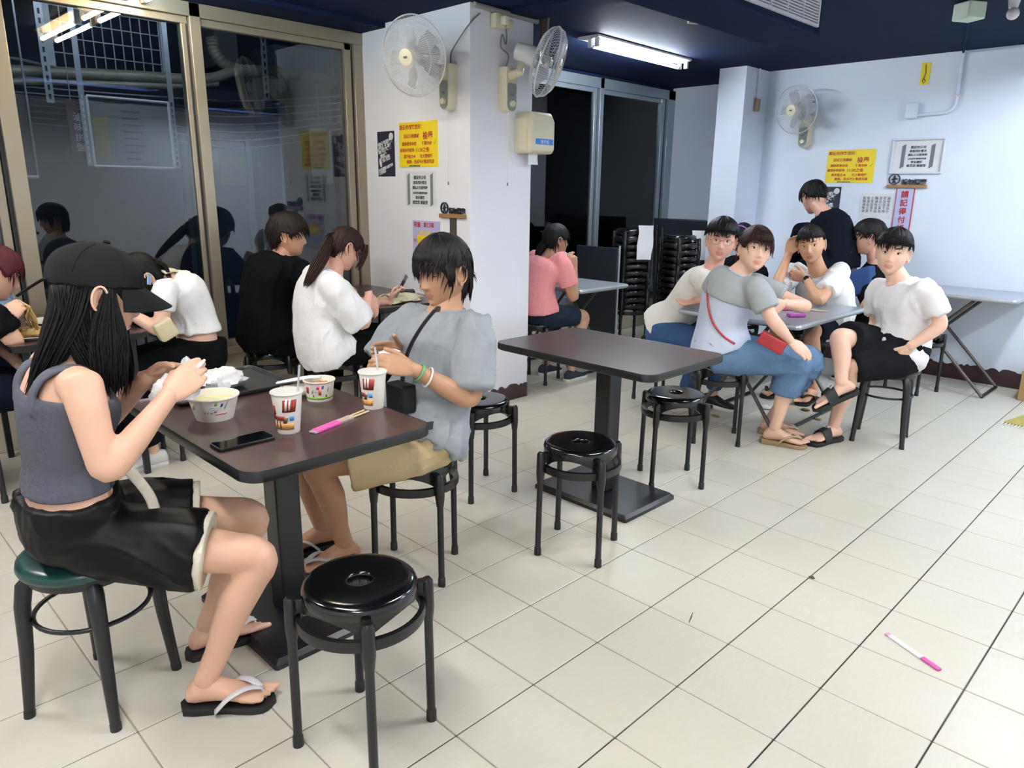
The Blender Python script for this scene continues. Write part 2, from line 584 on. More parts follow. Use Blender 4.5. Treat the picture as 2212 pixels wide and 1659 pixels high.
for lab, a, b, mm in (('pan light over the right aisle near the far wall', (0.75, 3.6, 2.40), (0.75, 4.8, 2.40), M_T_COOL),
                      ('pan light over the right aisle beside the empty table', (0.75, 0.9, 2.40), (0.75, 2.1, 2.40), M_T_NEUT),
                      ('pan light over the people eating in the foreground', (-0.6, -0.95, 2.40), (0.6, -0.95, 2.40), M_T_NEUT),
                      ('pan light behind the camera over the entrance side', (1.4, -2.0, 2.40), (2.6, -2.0, 2.40), M_T_NEUT),
                      ('pan light above the left window seats', (-2.6, -1.6, 2.40), (-1.4, -1.6, 2.40), M_T_NEUT),
                      ('pan light at the far right of the room', (2.1, 3.0, 2.40), (2.1, 4.2, 2.40), M_T_COOL)):
    added_pan_light('added unseen fluorescent '+lab, a, b, mm)

# ---- air conditioner boxed into the ceiling
ac = thing('air_conditioner', 'navy boxed ceiling air conditioner with a white louvred grille', 'air conditioner', (-0.83, 2.2, 2.25))
obj('casing', box_geo(-1.0, -0.655, 1.2, 3.22, 2.25, ZC-0.002), M_CEIL, ac, bevel=0.01)
gr = obj('grille', join(box_geo(-0.655, -0.64, 1.3, 3.16, 2.285, 2.30), box_geo(-0.655, -0.64, 1.3, 3.16, 2.43, 2.445), box_geo(-0.655, -0.64, 3.145, 3.16, 2.30, 2.43), box_geo(-0.655, -0.64, 1.3, 1.315, 2.30, 2.43)), M_FIX, ac)
for k in range(9):
    z = 2.307+k*0.0142
    obj('louvre', box_geo(-0.655, -0.643, 1.315, 3.145, z, z+0.0075), M_FIX, gr)
for y in (2.96, 2.78, 2.60, 2.42):
    obj('louvre_bar', box_geo(-0.65, -0.6405, y, y+0.008, 2.30, 2.43), M_FIX, gr)

# ---- outside the windows: the dark alley
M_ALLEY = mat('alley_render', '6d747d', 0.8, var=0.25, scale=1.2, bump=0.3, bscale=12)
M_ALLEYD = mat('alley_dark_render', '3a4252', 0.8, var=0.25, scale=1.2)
M_ROAD = mat('alley_ground', '2c2e30', 0.8, var=0.2)
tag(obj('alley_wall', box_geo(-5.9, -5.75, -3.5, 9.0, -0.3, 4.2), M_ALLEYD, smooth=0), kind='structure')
tag(obj('alley_ground', box_geo(-5.75, XW-0.14, -3.5, 9.0, -0.3, -0.2), M_ROAD, smooth=0), kind='structure')
tag(obj('alley_beam', box_geo(-4.62, -4.12, -2.0, 4.5, 2.66, 2.74), M_ALLEYD, smooth=0), kind='structure')
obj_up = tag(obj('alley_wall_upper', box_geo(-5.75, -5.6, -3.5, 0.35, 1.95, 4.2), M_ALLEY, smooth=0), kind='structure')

# ================================================================ furniture
M_LAM = mat('wine_brown_laminate', '44302f', 0.30, var=0.10, scale=5, coat=0.15, bump=0.02)
M_BLK = mat('black_edge_rubber', '101113', 0.4, var=0.1)
M_PLAS = mat('black_gloss_plastic', '08090b', 0.16, var=0.1, spec=0.6)
M_PLASM = mat('black_satin_plastic', '0b0c0e', 0.33, var=0.1)
M_STEELB = mat('black_painted_steel', '111318', 0.38, var=0.12, scale=9)
M_GREEN = mat('dark_green_vinyl', '123a37', 0.3, var=0.12)
M_STEEL = mat('brushed_stainless', 'b4bac2', 0.38, 0.55, var=0.06, scale=30, stretch=(1, 8, 1))
M_PIPE = mat('grey_steel_pipe', '5c5854', 0.4, 0.5, var=0.1)
M_PAPERW = mat('white_paper', 'e4e6ec', 0.7, var=0.02)

def pedestal_table(label, cx, cy, hx, hy, bx, by, z=0.72):
    t = thing('pedestal_table', label, 'table', (bx, by, 0), 0, 'dark pedestal tables')
    o = obj('table_top', prism_geo(rrect(cx-hx+0.004, cx+hx-0.004, cy-hy+0.004, cy+hy-0.004, 0.055, 8), z-0.006, z), M_LAM, t, smooth=30)
    # rounded black rim
    out = np.array(rrect(cx-hx, cx+hx, cy-hy, cy+hy, 0.06, 8)); inn = np.array(rrect(cx-hx+0.01, cx+hx-0.01, cy-hy+0.01, cy+hy-0.01, 0.052, 8))
    n = len(out)
    rings = [np.c_[inn, np.full(n, z-0.0005)], np.c_[(out*0.75+inn*0.25), np.full(n, z+0.0005)], np.c_[out, np.full(n, z-0.006)], np.c_[out, np.full(n, z-0.028)], np.c_[inn, np.full(n, z-0.034)]]
    obj('edge_band', loft_geo(rings), M_BLK, t, smooth=60, fixn=True)
    obj('column', box_geo(bx-0.043, bx+0.043, by-0.043, by+0.043, 0.03, z-0.04), M_STEELB, t, bevel=0.006)
    obj('top_plate', box_geo(bx-0.2, bx+0.2, by-0.14, by+0.14, z-0.045, z-0.034), M_STEELB, t)
    b0 = np.array(rrect(bx-0.275, bx+0.275, by-0.195, by+0.195, 0.01, 2)); b1 = np.array(rrect(bx-0.262, bx+0.262, by-0.182, by+0.182, 0.01, 2))
    n = len(b0)
    obj('base_plate', loft_geo([np.c_[b0, np.full(n, 0.0)], np.c_[b0, np.full(n, 0.016)], np.c_[b1, np.full(n, 0.030)]]), M_STEELB, t, smooth=30)
    return t
pedestal_table('dark brown pedestal table crowded with cups and bowls, in the foreground', -0.825, -0.04, 0.44, 0.30, -0.85, -0.02)
pedestal_table('empty dark brown pedestal table in the middle of the room', -0.735, 1.54, 0.445, 0.295, -0.735, 1.567)

# ---- round stools
def arch_ring(r0, r1, z0, z1, drop, n=64):
    """ring skirt whose lower edge arches up between four legs"""
    a = np.arange(n)*2*PI/n
    low = z0+drop*np.clip(np.abs(np.sin(2*a)), 0, 1)**0.8
    def rr(r, z):
        return np.stack([r*np.cos(a), r*np.sin(a), z*np.ones(n)], 1)
    return loft_geo([rr(r1, np.full(n, z1)), rr(r1, low), rr(r0, low), rr(r0, np.full(n, z1))], cap=False), None

def make_plastic_stool():
    t = thing('round_stool', 'x', 'stool', (0, 0, 0))
    H, r = 0.46, 0.146
    prof = [(0.030, H-0.034), (0.029, H-0.012), (0.031, H-0.004), (0.036, H-0.001), (0.042, H-0.0005), (0.05, H-0.0003), (r-0.032, H), (r-0.026, H-0.0004), (r-0.018, H-0.0015), (r-0.011, H-0.004), (r-0.004, H-0.010), (r, H-0.022), (r-0.002, H-0.036), (r-0.01, H-0.038), (0.034, H-0.034)]
    v, f = lathe_geo(prof+[prof[0]], n=48, cap=False)
    obj('seat', (v, f), M_PLAS, t, local=True, smooth=50)
    sk, _ = arch_ring(r-0.012, r-0.002, H-0.085, H-0.034, 0.045)
    obj('skirt', sk, M_PLASM, t, local=True, smooth=60)
    a = np.arange(48)*2*PI/48
    rg = [np.stack([q*np.cos(a), q*np.sin(a), np.full(48, z)], 1) for q, z in ((0.150, 0.352), (0.163, 0.354), (0.165, 0.368), (0.162, 0.382), (0.150, 0.384), (0.147, 0.368))]
    v, f = loft_geo(rg+[rg[0]], cap=False)
    obj('lower_ring', (v, f), M_PLASM, t, local=True, smooth=60)
    legs = []
    for k in range(4):
        an = k*PI/2
        c, s = math.cos(an), math.sin(an)
        g = tube_geo([(0.176*c, 0.176*s, 0.0), (0.172*c, 0.172*s, 0.36)], 0.0118, 10)
        l = obj('leg', g, M_STEELB, t, local=True, smooth=60)
        # socket bracket: sleeve around the leg top, joined to the seat
        g = tube_geo([(0.172*c, 0.172*s, 0.315), (0.172*c, 0.172*s, 0.335), (0.171*c, 0.171*s, 0.35), (0.170*c, 0.170*s, 0.425), (0.168*c, 0.168*s, 0.432)], [0.0135, 0.0155, 0.0175, 0.0165, 0.012], 12)
        web = obox_geo((0.152*c, 0.152*s, 0.41), ((0.018*c, 0.018*s, 0), (-0.011*s, 0.011*c, 0), (0, 0, 0.019)))
        web2 = obox_geo((0.160*c, 0.160*s, 0.367), ((0.012*c, 0.012*s, 0), (-0.014*s, 0.014*c, 0), (0, 0, 0.014)))
        obj('socket', join(g, web, web2), M_PLASM, l, local=True, smooth=40)
        obj('foot_cap', tube_geo([(0.176*c, 0.176*s, -0.001), (0.176*c, 0.176*s, 0.03), (0.1758*c, 0.1758*s, 0.034)], [0.0145, 0.0140, 0.012], 10), M_BLK, l, local=True, smooth=60)
    return t
STOOL0 = make_plastic_stool()
GS = 'black round plastic stools'
stools = [('glossy black plastic stool in the foreground, beside the loaded table', -0.177, -0.163, 62),
          ('black plastic stool under the person in grey tee and khaki shorts', -0.79, 0.48, -6.6),
          ('black plastic stool beside the column, partly behind the person in grey', -1.189, 1.168, 125.7),
          ('empty black plastic stool in front of the empty table', -0.47, 1.053, 68),
          ('empty black plastic stool at the far right corner of the empty table', -0.615, 1.955, 3),
          ('black plastic stool under the person with the red sling purse', -0.795, 2.70, 78.6),
          ('black plastic stool under the person in the pink shirt', -2.445, 2.92, -26),
          ('black plastic stool by the right wall behind the cross-legged person', -0.36, 4.79, 30),
          ('black plastic stool under the person in a loose white shirt', -2.37, 1.13, 20),
          ('black plastic stool under the person in black by the big window', -2.87, 0.98, 10),
          ('black plastic stool under the stooping person in a white crop top', -2.667, 0.40, 47),
          ('black plastic stool under the person at the left edge of the picture', -2.68, -0.63, 40),
          ('black plastic stool under the person with glasses', -1.47, 3.12, 25),
          ('black plastic stool under the person with the steel watch', -0.88, 4.28, 15),
          ('black plastic stool under the person with a purple headband', -1.62, 4.42, 5)]
for i, (lab, x, y, a) in enumerate(stools):
    if i == 0:
        STOOL0.location = (x, y, 0); STOOL0.rotation_euler = (0, 0, math.radians(a)); tag(STOOL0, lab, 'stool', GS)
    else:
        dup(STOOL0, (x, y, 0), math.radians(a), lab, GS)
# two tall stacks by the far window
stk = [(-2.62, 4.30, 12, 15), (-2.40, 4.72, 11, 32)]
for s_i, (x, y, n, a) in enumerate(stk):
    where = ('left', 'right')[s_i]
    for k in range(n):
        top = k == n-1
        lab = ('topmost black plastic stool of the %s stack by the far window' if top else 'black plastic stool nested in the %s stack by the far window') % where
        dup(STOOL0, (x+random.uniform(-.004, .004), y+random.uniform(-.004, .004), k*0.058), math.radians(a), lab, 'stools stacked by the far window, %s stack' % where)

def make_bent_stool(seat_m, label, x, y, ang, rs=0.165):
    t = thing('bentwood_stool', label, 'stool', (x, y, 0), math.radians(ang), 'four-legged stools with a hoop brace')
    obj('seat', lathe_geo([(0.01, 0.422), (rs-0.02, 0.420), (rs-0.004, 0.425), (rs, 0.437), (rs-0.003, 0.450), (rs-0.02, 0.460), (rs-0.07, 0.466), (0.01, 0.468)], n=40), seat_m, t, local=True, smooth=60)
    obj('seat_rim', lathe_geo([(0.05, 0.398), (rs-0.022, 0.398), (rs-0.018, 0.41), (rs-0.018, 0.424), (0.05, 0.424)], n=40), M_STEELB, t, local=True, smooth=40)
    a = np.arange(41)*2*PI/40
    rh = 0.142
    obj('hoop', tube_geo([(rh*math.cos(q), rh*math.sin(q), 0.285) for q in np.arange(40)*2*PI/40], 0.0065, 8, closed=True), M_STEELB, t, local=True, smooth=60)
    for k in range(4):
        an = k*PI/2
        c, s = math.cos(an), math.sin(an)
        P = [(0.125, 0.41), (0.150, 0.385), (0.160, 0.33), (0.168, 0.2), (0.185, 0.02), (0.187, 0.0)]
        l = obj('leg', tube_geo([(r*c, r*s, z) for r, z in P], [0.019, 0.021, 0.020, 0.0175, 0.0135, 0.0135], 12), M_STEELB, t, local=True, smooth=60)
        obj('foot_cap', tube_geo([(0.1868*c, 0.1868*s, -0.001), (0.185*c, 0.185*s, 0.018)], 0.0148, 10), M_BLK, l, local=True, smooth=60)
    return t
make_bent_stool(M_GREEN, 'four-legged stool with dark green vinyl seat under the person in the cap', -0.832, -0.606, 80)
make_bent_stool(M_PLASM, 'four-legged black stool with hoop brace under the cross-legged person', -0.11, 3.42, 58)

# ---- stainless folding tables
def folding_table(label, x0, x1, y0, y1, z, legs_along='x'):
    t = thing('folding_table', label, 'table', ((x0+x1)/2, (y0+y1)/2, 0), 0, 'stainless folding tables')
    out = np.array(rrect(x0, x1, y0, y1, 0.03, 5)); n = len(out)
    c = np.array([(x0+x1)/2, (y0+y1)/2])
    def ins(d): 
        return np.array(rrect(x0+d, x1-d, y0+d, y1-d, 0.03, 5))
    rings = [np.c_[ins(0.03), np.full(n, z-0.002)], np.c_[ins(0.012), np.full(n, z)], np.c_[ins(0.003), np.full(n, z-0.005)], np.c_[ins(0), np.full(n, z-0.015)], np.c_[ins(0.003), np.full(n, z-0.026)], np.c_[ins(0.014), np.full(n, z-0.032)]]
    obj('table_top', loft_geo(rings), M_STEEL, t, smooth=50)
    ym = (y0+y1)/2
    dy = (y1-y0)/2-0.08
    dx = (x1-x0)/2-0.08
    for s in (-1, 1):                                     # two crossing leg frames, each a bent pipe with a floor bar
        for o in (-1, 1):
            yy = ym+o*(dy-0.02*(s > 0))
            a = (c[0]-s*dx*0.9, yy, 0.012); b = (c[0]+s*dx*0.55, yy, z-0.045)
            obj('leg', tube_geo([a, b], 0.0115, 8), M_PIPE, t, smooth=60)
        a = (c[0]-s*dx*0.9, ym-dy, 0.0118); b = (c[0]-s*dx*0.9, ym+dy, 0.0118)
        obj('foot_bar', tube_geo([a, b], 0.0115, 8), M_STEELB, t, smooth=60)
        obj('top_bar', tube_geo([(c[0]+s*dx*0.55, ym-dy, z-0.045), (c[0]+s*dx*0.55, ym+dy, z-0.045)], 0.0115, 8), M_PIPE, t, smooth=60)
    return t
folding_table('stainless folding table the group of white-shirted diners sit around', -1.24, -0.44, 2.90, 3.90, 0.70)
folding_table('stainless folding table in front of the person in pink', -3.05, -2.19, 3.10, 3.71, 0.70)
folding_table('empty stainless folding table against the right wall', -0.85, 0.20, 4.84, 5.41, 0.73)

# ---- dark tables along the big window
def window_table(label, x0, x1, y0, y1, z=0.73):
    t = thing('window_table', label, 'table', ((x0+x1)/2, (y0+y1)/2, 0), 0, 'dark tables along the window')
    obj('table_top', prism_geo(rrect(x0, x1, y0, y1, 0.04, 6), z-0.03, z), M_LAM, t, smooth=30)
    obj('edge_band', loft_geo([np.c_[np.array(rrect(x0-e, x1+e, y0-e, y1+e, 0.04, 6)), np.full(28, zz)] for e, zz in ((-0.002, z-0.0005), (0.003, z-0.003), (0.003, z-0.028), (-0.002, z-0.032))], cap=False), M_BLK, t, smooth=60)
    for sx in (x0+0.06, x1-0.06):
        for sy in (y0+0.06, y1-0.06):
            obj('leg', box_geo(sx-0.014, sx+0.014, sy-0.014, sy+0.014, 0, z-0.032), M_STEELB, t, bevel=0.003)
    return t
window_table('dark table by the window with the couple, tote bag lying on it', -3.26, -2.28, 1.37, 1.95)
window_table('dark table at the far left with plates of noodles and water bottles', -3.26, -2.42, -0.42, 0.14)

# ---- folded table tops leaning in the alcove
for i, (x0, x1, y, lab) in enumerate(((-2.95, -2.33, 5.25, 'dark folded table leaning in the alcove, nearest the pillar'), (-3.15, -2.55, 5.45, 'dark folded table leaning in the alcove behind the others'))):
    t = thing('folded_table', lab, 'table', ((x0+x1)/2, y, 0), 0, 'folded tables in the alcove')
    obj('table_top', obox_geo(((x0+x1)/2, y, 0.575), ((((x1-x0)/2), 0, 0), (0, 0.014, 0.0012), (0, -0.05, 0.575))), mat('grey_black_board', '23282f', 0.4), t, bevel=0.004)
    for xx in (x0+0.05, x1-0.05):
        obj('leg', tube_geo([(xx, y-0.028+0.045, 0.03), (xx, y-0.07, 1.08)], 0.011, 8), M_PIPE, t, smooth=60)
# grey metal post of the folded table seen beside the pink woman's table
t = thing('folded_table', 'upright folded table with a thin steel edge beside the stool stacks', 'table', (-2.62, 3.95, 0), 0, 'folded tables in the alcove')
obj('table_top', box_geo(-2.95, -2.50, 3.94, 3.965, 0.03, 0.95), mat('grey_black_board', '23282f', 0.4), t, bevel=0.004)
obj('steel_edge', tube_geo([(-2.49, 3.952, 0.0), (-2.49, 3.952, 0.97)], 0.009, 8), M_STEEL, t)

# ================================================================ wall fans
M_IVORY = mat('aged_ivory_plastic', 'd8d2b8', 0.4, var=0.05, scale=8)
M_WIRE = mat('white_coated_wire', 'd5d7da', 0.35, var=0.03)
M_BLADE = mat('clear_grey_blade', 'b9bec8', 0.3, var=0.05, alpha=0.75)
M_PANEL = mat('grey_green_panel', '7d8880', 0.5)
M_GREYBTN = mat('grey_print', '5a5f66', 0.5)
def wall_fan(label, base, wn, C, F, r=0.21, cord=0.42, nw=84, base_up=0.14):
    """base: centre of the wall bracket, wn: wall normal, C: centre of the guard, F: where the fan blows"""
    base, wn, C, F = (np.asarray(q, float) for q in (base, wn, C, F))
    F = nrm(F)
    up = np.array([0, 0, 1.0])
    s = np.cross(wn, up)
    t = thing('wall_fan', label, 'fan', tuple(base), 0, 'wall fans')
    # bracket: tall box with rounded bottom
    out = []
    for k in range(9):
        a = PI+PI*k/8
        out.append((0.05*math.cos(a), -0.085+0.05*math.sin(a)))
    out += [(0.052, 0.09), (0.046, 0.125), (-0.046, 0.125), (-0.052, 0.09)]
    rings = [np.array([base+s*x*k+up*y*k2+wn*d for x, y in out]) for d, k, k2 in ((0.0, 1, 1), (0.05, 1, 1), (0.065, 0.9, 0.96))]
    br = obj('bracket', loft_geo(rings), M_IVORY, t, smooth=40, fixn=True)
    rings = [np.array([base+s*x*0.72+up*(y*0.62-0.045)+wn*d for x, y in out]) for d in (0.06, 0.067)]
    pn = obj('control_panel', loft_geo(rings), M_PANEL, br, smooth=40, fixn=True)
    obj('knob', tube_geo([base+up*-0.085+wn*0.064, base+up*-0.085+wn*0.082], [0.020, 0.017], 16), M_IVORY, br, smooth=40)
    for k in (-1, 0, 1):
        obj('print_mark', obox_geo(base+up*-0.035+s*0.011*k+wn*0.0672, (s*0.0035, up*0.007, wn*0.0006)), M_GREYBTN, br)
    # arm from the bracket up to the motor
    neck = base+up*0.075
    m0 = C-F*0.17
    el = neck+wn*0.13+up*0.015
    obj('arm', tube_geo([neck, neck+wn*0.06, el, m0-F*0.0-up*0.05], [0.036, 0.034, 0.027, 0.022], 14, rnd=True), M_IVORY, t, smooth=60)
    obj('motor_housing', tube_geo([C-F*0.215, C-F*0.205, C-F*0.13, C-F*0.075, C-F*0.06], [0.035, 0.052, 0.060, 0.058, 0.045], 20), M_FIX, t, smooth=50)
    T, S, B = frames([C, C+F])
    S, B = S[0], B[0]
    a = np.arange(96)*2*PI/96
    circ = lambda c, rr, wr, n=64: tube_geo([c+S*rr*math.cos(q)+B*rr*math.sin(q) for q in np.arange(n)*2*PI/n], wr, 6, closed=True)
    # guards: curved radial wires, rings
    def wires(n, prof, wr, twist=0.0):
        gs = []
        for k in range(n):
            q = 2*PI*k/n
            pts = []
            for i, (rr, d) in enumerate(prof):
                qq = q+twist*(1-rr/r)
                pts.append(C+F*d+(S*math.cos(qq)+B*math.sin(qq))*rr)
            gs.append(tube_geo(pts, wr, 4))
        return join(*gs)
    pf = [(0.045, 0.072), (r*0.45, 0.074), (r*0.75, 0.062), (r*0.93, 0.036), (r, 0.0)]
    pb = [(0.055, -0.070), (r*0.5, -0.068), (r*0.78, -0.055), (r*0.94, -0.03), (r, -0.002)]
    fg = obj('front_guard', join(wires(nw, pf, 0.0011, 0.5), circ(C+F*0.062, r*0.75, 0.0018), circ(C, r, 0.004)), M_WIRE, t, smooth=60)
    obj('rear_guard', join(wires(int(nw*0.7), pb, 0.0011), circ(C-F*0.055, r*0.78, 0.0018), circ(C-F*0.004, r*0.995, 0.003), circ(C-F*0.07, 0.055, 0.003)), M_WIRE, t, smooth=60)
    obj('badge', tube_geo([C+F*0.066, C+F*0.076, C+F*0.079], [0.047, 0.045, 0.036], 24), M_IVORY, fg, smooth=50)
    obj('badge_mark', obox_geo(C+F*0.0795, (S*0.006, B*0.013, F*0.0006)), M_GREYBTN, fg)
    obj('hub', tube_geo([C-F*0.05, C-F*0.01, C+F*0.012, C+F*0.02], [0.03, 0.036, 0.034, 0.02], 18), M_FIX, t, smooth=50)
    for k in range(5):
        q = 2*PI*k/5+0.3
        ring = []
        for i in range(6):
            rr = 0.03+(r*0.80-0.03)*i/5
            w = 0.28+0.22*math.sin(PI*min(1, i/4.2))
            row = []
            for j in range(5):
                ph = q+w*(j/4-0.5)*1.6
                row.append(C+(S*math.cos(ph)+B*math.sin(ph))*rr+F*(-0.02+0.03*(j/4-0.5)))
            ring.append(row)
        P = np.array(ring)
        v = np.vstack([P.reshape(-1, 3), P.reshape(-1, 3)+F*0.002])
        f = []
        for i in range(5):
            for j in range(4):
                a0 = i*5+j
                f += [(a0, a0+1, a0+6, a0+5), (30+a0, 30+a0+5, 30+a0+6, 30+a0+1)]
        obj('blade', (v, f), M_BLADE, t, smooth=60)
    if cord:
        p = base+wn*0.035-up*0.13
        cd = obj('pull_cord', tube_geo([p, p-up*cord], 0.0018, 6), M_WIRE, t)
        obj('cord_knob', tube_geo([p-up*cord, p-up*(cord+0.02)], [0.003, 0.005], 8), M_GREYBTN, cd)
    return t
wall_fan('white wall fan on the column face with the posters', (-2.355, 2.01, 2.005), (0, -1, 0), (-2.327,1.700,2.136), (0.30, -1, -0.22), 0.215)
wall_fan('white wall fan on the column side, turned edge-on', (-2.19, 2.293, 2.005), (1, 0, 0), (-1.960,2.433,2.155), (0.80, 0.50, -0.34), 0.205)
wall_fan('white wall fan on the right wall near the pillar', (-1.66, 5.43, 1.93), (0, -1, 0), (-1.678,5.220,2.093), (-0.15, -1, -0.15), 0.195, 0.0, 72)

# ---- fan cables
M_CABLE = mat('grey_cable', '6f7176', 0.5)
M_CABLEB = mat('brown_cable', '4a3630', 0.6, var=0.2)
def cable(name, label, pts, r, m=M_CABLE, n=6, cat='cable', group=None):
    P = np.array(pts, float)
    # smooth path (catmull-rom)
    q = np.vstack([P[:1]*2-P[1:2], P, P[-1:]*2-P[-2:-1]])
    o = []
    for i in range(1, len(q)-2):
        for k in range(6):
            t = k/6
            o.append(0.5*((2*q[i])+(-q[i-1]+q[i+1])*t+(2*q[i-1]-5*q[i]+4*q[i+1]-q[i+2])*t*t+(-q[i-1]+3*q[i]-3*q[i+1]+q[i+2])*t**3))
    o.append(P[-1])
    return tag(obj(name, tube_geo(o, r, n), m, smooth=60), label, cat, group)
cable('fan_cable', 'grey cable looping from the left column fan round the corner', [(-2.36, 2.005, 2.13), (-2.345, 1.995, 2.19), (-2.29, 1.99, 2.24), (-2.21, 1.995, 2.31), (-2.182, 2.03, 2.36), (-2.182, 2.08, 2.40)], 0.004)
cable('fan_cable', 'coiled grey cable above the edge-on column fan', [(-2.18, 2.29, 2.13), (-2.175, 2.31, 2.20), (-2.17, 2.24, 2.24), (-2.17, 2.25, 2.31), (-2.17, 2.28, 2.26), (-2.175, 2.29, 2.33), (-2.182, 2.26, 2.40)], 0.004)

# ---- junction box and conduit on the column
jb = thing('junction_box', 'ivory socket box with plugs at the top of the column', 'socket', (-2.19, 2.24, 2.33))
obj('box_body', box_geo(-2.188, -2.14, 2.17, 2.25, 2.335, 2.415), M_IVORY, jb, bevel=0.004)
obj('plug', box_geo(-2.14, -2.10, 2.205, 2.245, 2.35, 2.40), M_IVORY, jb, bevel=0.006)
obj('plug', box_geo(-2.188, -2.13, 2.255, 2.305, 2.345, 2.39), M_IVORY, jb, bevel=0.006)
tag(obj('conduit', tube_geo([(-2.165, 2.02, 2.435), (-2.165, 2.55, 2.425)], 0.016, 10), mat('dusty_grey_pipe', '8d8a88', 0.6, var=0.15), smooth=60), 'dusty grey conduit along the top of the column', 'conduit')
for k, (dx, r) in enumerate(((0.0, 0.011), (0.03, 0.006), (-0.025, 0.008))):
    cable('hanging_cable', ('thick brown cable hanging from the ceiling behind the column fan', 'thin grey cable hanging beside the brown ones behind the column fan', 'second brown cable hanging against the column edge')[k],
          [(-2.12+dx, 2.57, 2.44), (-2.13+dx, 2.565, 2.25), (-2.14+dx*0.6, 2.56, 2.08+0.03*k)], r, (M_CABLEB, M_CABLE, M_CABLEB)[k], group='cables behind the column')

# ---- soap or tissue dispenser on the column
dp = thing('tissue_dispenser', 'ivory tissue dispenser with a blue label on the column', 'dispenser', (-2.19, 2.51, 1.63))
def yz_prism(out, x0, x1, k=1.0):
    c = np.mean(out, 0)
    return loft_geo([np.array([(x0, y, z) for y, z in out]), np.array([(x1, c[0]+(y-c[0])*k, c[1]+(z-c[1])*k) for y, z in out])])
o8 = [(2.385, 1.65), (2.40, 1.635), (2.615, 1.635), (2.63, 1.65), (2.63, 1.84), (2.60, 1.885), (2.415, 1.885), (2.385, 1.84)]
obj('body', yz_prism(o8, -2.19, -2.08, 1.0), M_IVORY, dp, bevel=0.008, fixn=True)
obj('cover', yz_prism(o8, -2.08, -2.055, 0.86), M_IVORY, dp, bevel=0.006, fixn=True)
obj('blue_label', box_geo(-2.0555, -2.0535, 2.44, 2.60, 1.69, 1.725), mat('blue_print', '2e86d8', 0.4), dp)
text_obj('label_lettering', '擦手紙', 0.026, M_PAPERW, (-2.0532, 2.485, 1.697), FACE_PX, dp)
obj('tissue_end', loft_geo([np.array([(-2.13+0.004*math.sin(i*1.3+j), 2.45+0.03*i, 1.635-0.022*j) for i in range(4)]+[(-2.128+0.004*math.sin(i*1.3+j), 2.45+0.03*i, 1.635-0.022*j) for i in range(3, -1, -1)]) for j in range(4)]), M_PAPERW, dp)

# ---- posters and notices
M_YEL = mat('yellow_poster_paper', 'efd629', 0.5, var=0.04)
M_RED = mat('red_print', 'b3262c', 0.6)
M_NAVYP = mat('dark_navy_poster', '23243a', 0.45)
M_INK = mat('black_ink', '23262c', 0.6)
M_GRAYP = mat('grey_white_paper', 'd9dde0', 0.5, var=0.03)
M_LILAC = mat('lilac_paper', 'b9b6e0', 0.5, var=0.1, scale=8)
M_TEAL = mat('teal_print', '2f6b62', 0.6)
M_WOODB = mat('tan_wood', '9c744e', 0.5, var=0.15, scale=12, stretch=(1, 6, 6))
def sheet(name, label, cat, x0, x1, z0, z1, y, m, tilt=0.0, group=None, th=0.0015, skew=0.0):
    t = thing(name, label, cat, ((x0+x1)/2, y, z0), 0, group)
    c = np.array([(x0+x1)/2, y-th, (z0+z1)/2])
    ca, sa = math.cos(tilt), math.sin(tilt)
    obj('paper', obox_geo(c, ((ca*(x1-x0)/2, 0, sa*(x1-x0)/2), (0, th, 0), (-sa*(z1-z0)/2, 0, ca*(z1-z0)/2))), m, t, smooth=0)
    return t
def lines(t, y, items, sh=0.0):
    for (x, z, size, body, m, *al) in items:
        text_obj('lettering', body, size, m, (x, y, z), FACE_NY, t, al[0] if al else 'LEFT', shear=sh, bold=size*0.012)
def yellow_notice(label, x0, x1, z0, z1, y):
    t = sheet('yellow_notice', label, 'poster', x0, x1, z0, z1, y, M_YEL, group='yellow notices to customers')
    w, h = x1-x0, z1-z0
    f = lambda u, v: (x0+u*w, z0+v*h)
    yy = y-0.0035
    it = []
    for u, v, k, s, m in ((0.02, 0.85, 0.125, '親愛的顧客您好：', M_RED), (0.13, 0.66, 0.105, '因近日連續被', M_RED), (0.63, 0.62, 0.20, '檢舉', M_RED),
                          (0.08, 0.49, 0.10, '請將機車停放', M_RED), (0.60, 0.49, 0.10, '千萬勿停', M_RED), (0.02, 0.35, 0.10, '違規停車被拖', M_RED),
                          (0.44, 0.34, 0.13, '11:30之後', M_RED), (0.12, 0.21, 0.10, '請多配合★', M_RED), (0.55, 0.21, 0.10, '勿大聲喧嘩', M_RED),
                          (0.20, 0.09, 0.10, '謝謝、造成不便敬請見諒', M_RED), (0.26, 0.015, 0.05, '深夜時段請降低音量', M_TEAL)):
        p = f(u, v)
        it.append((p[0], p[1], k*h*0.92, s, m))
    lines(t, yy, it)
    for u, v in ((0.90, 0.52),):
        p = f(u, v)
        obj('green_tick', tube_geo([(p[0], yy, p[1]), (p[0]+0.02*w, yy, p[1]-0.03*h), (p[0]+0.06*w, yy, p[1]+0.06*h)], 0.0015, 4), mat('green_marker', '2e8b4a', 0.6), t)
    return t
yellow_notice('yellow notice with red characters on the column', -2.897, -2.495, 1.545, 1.826, 2.01)
yellow_notice('yellow notice with red characters on the right wall', -1.452, -1.060, 1.503, 1.772, 5.43)
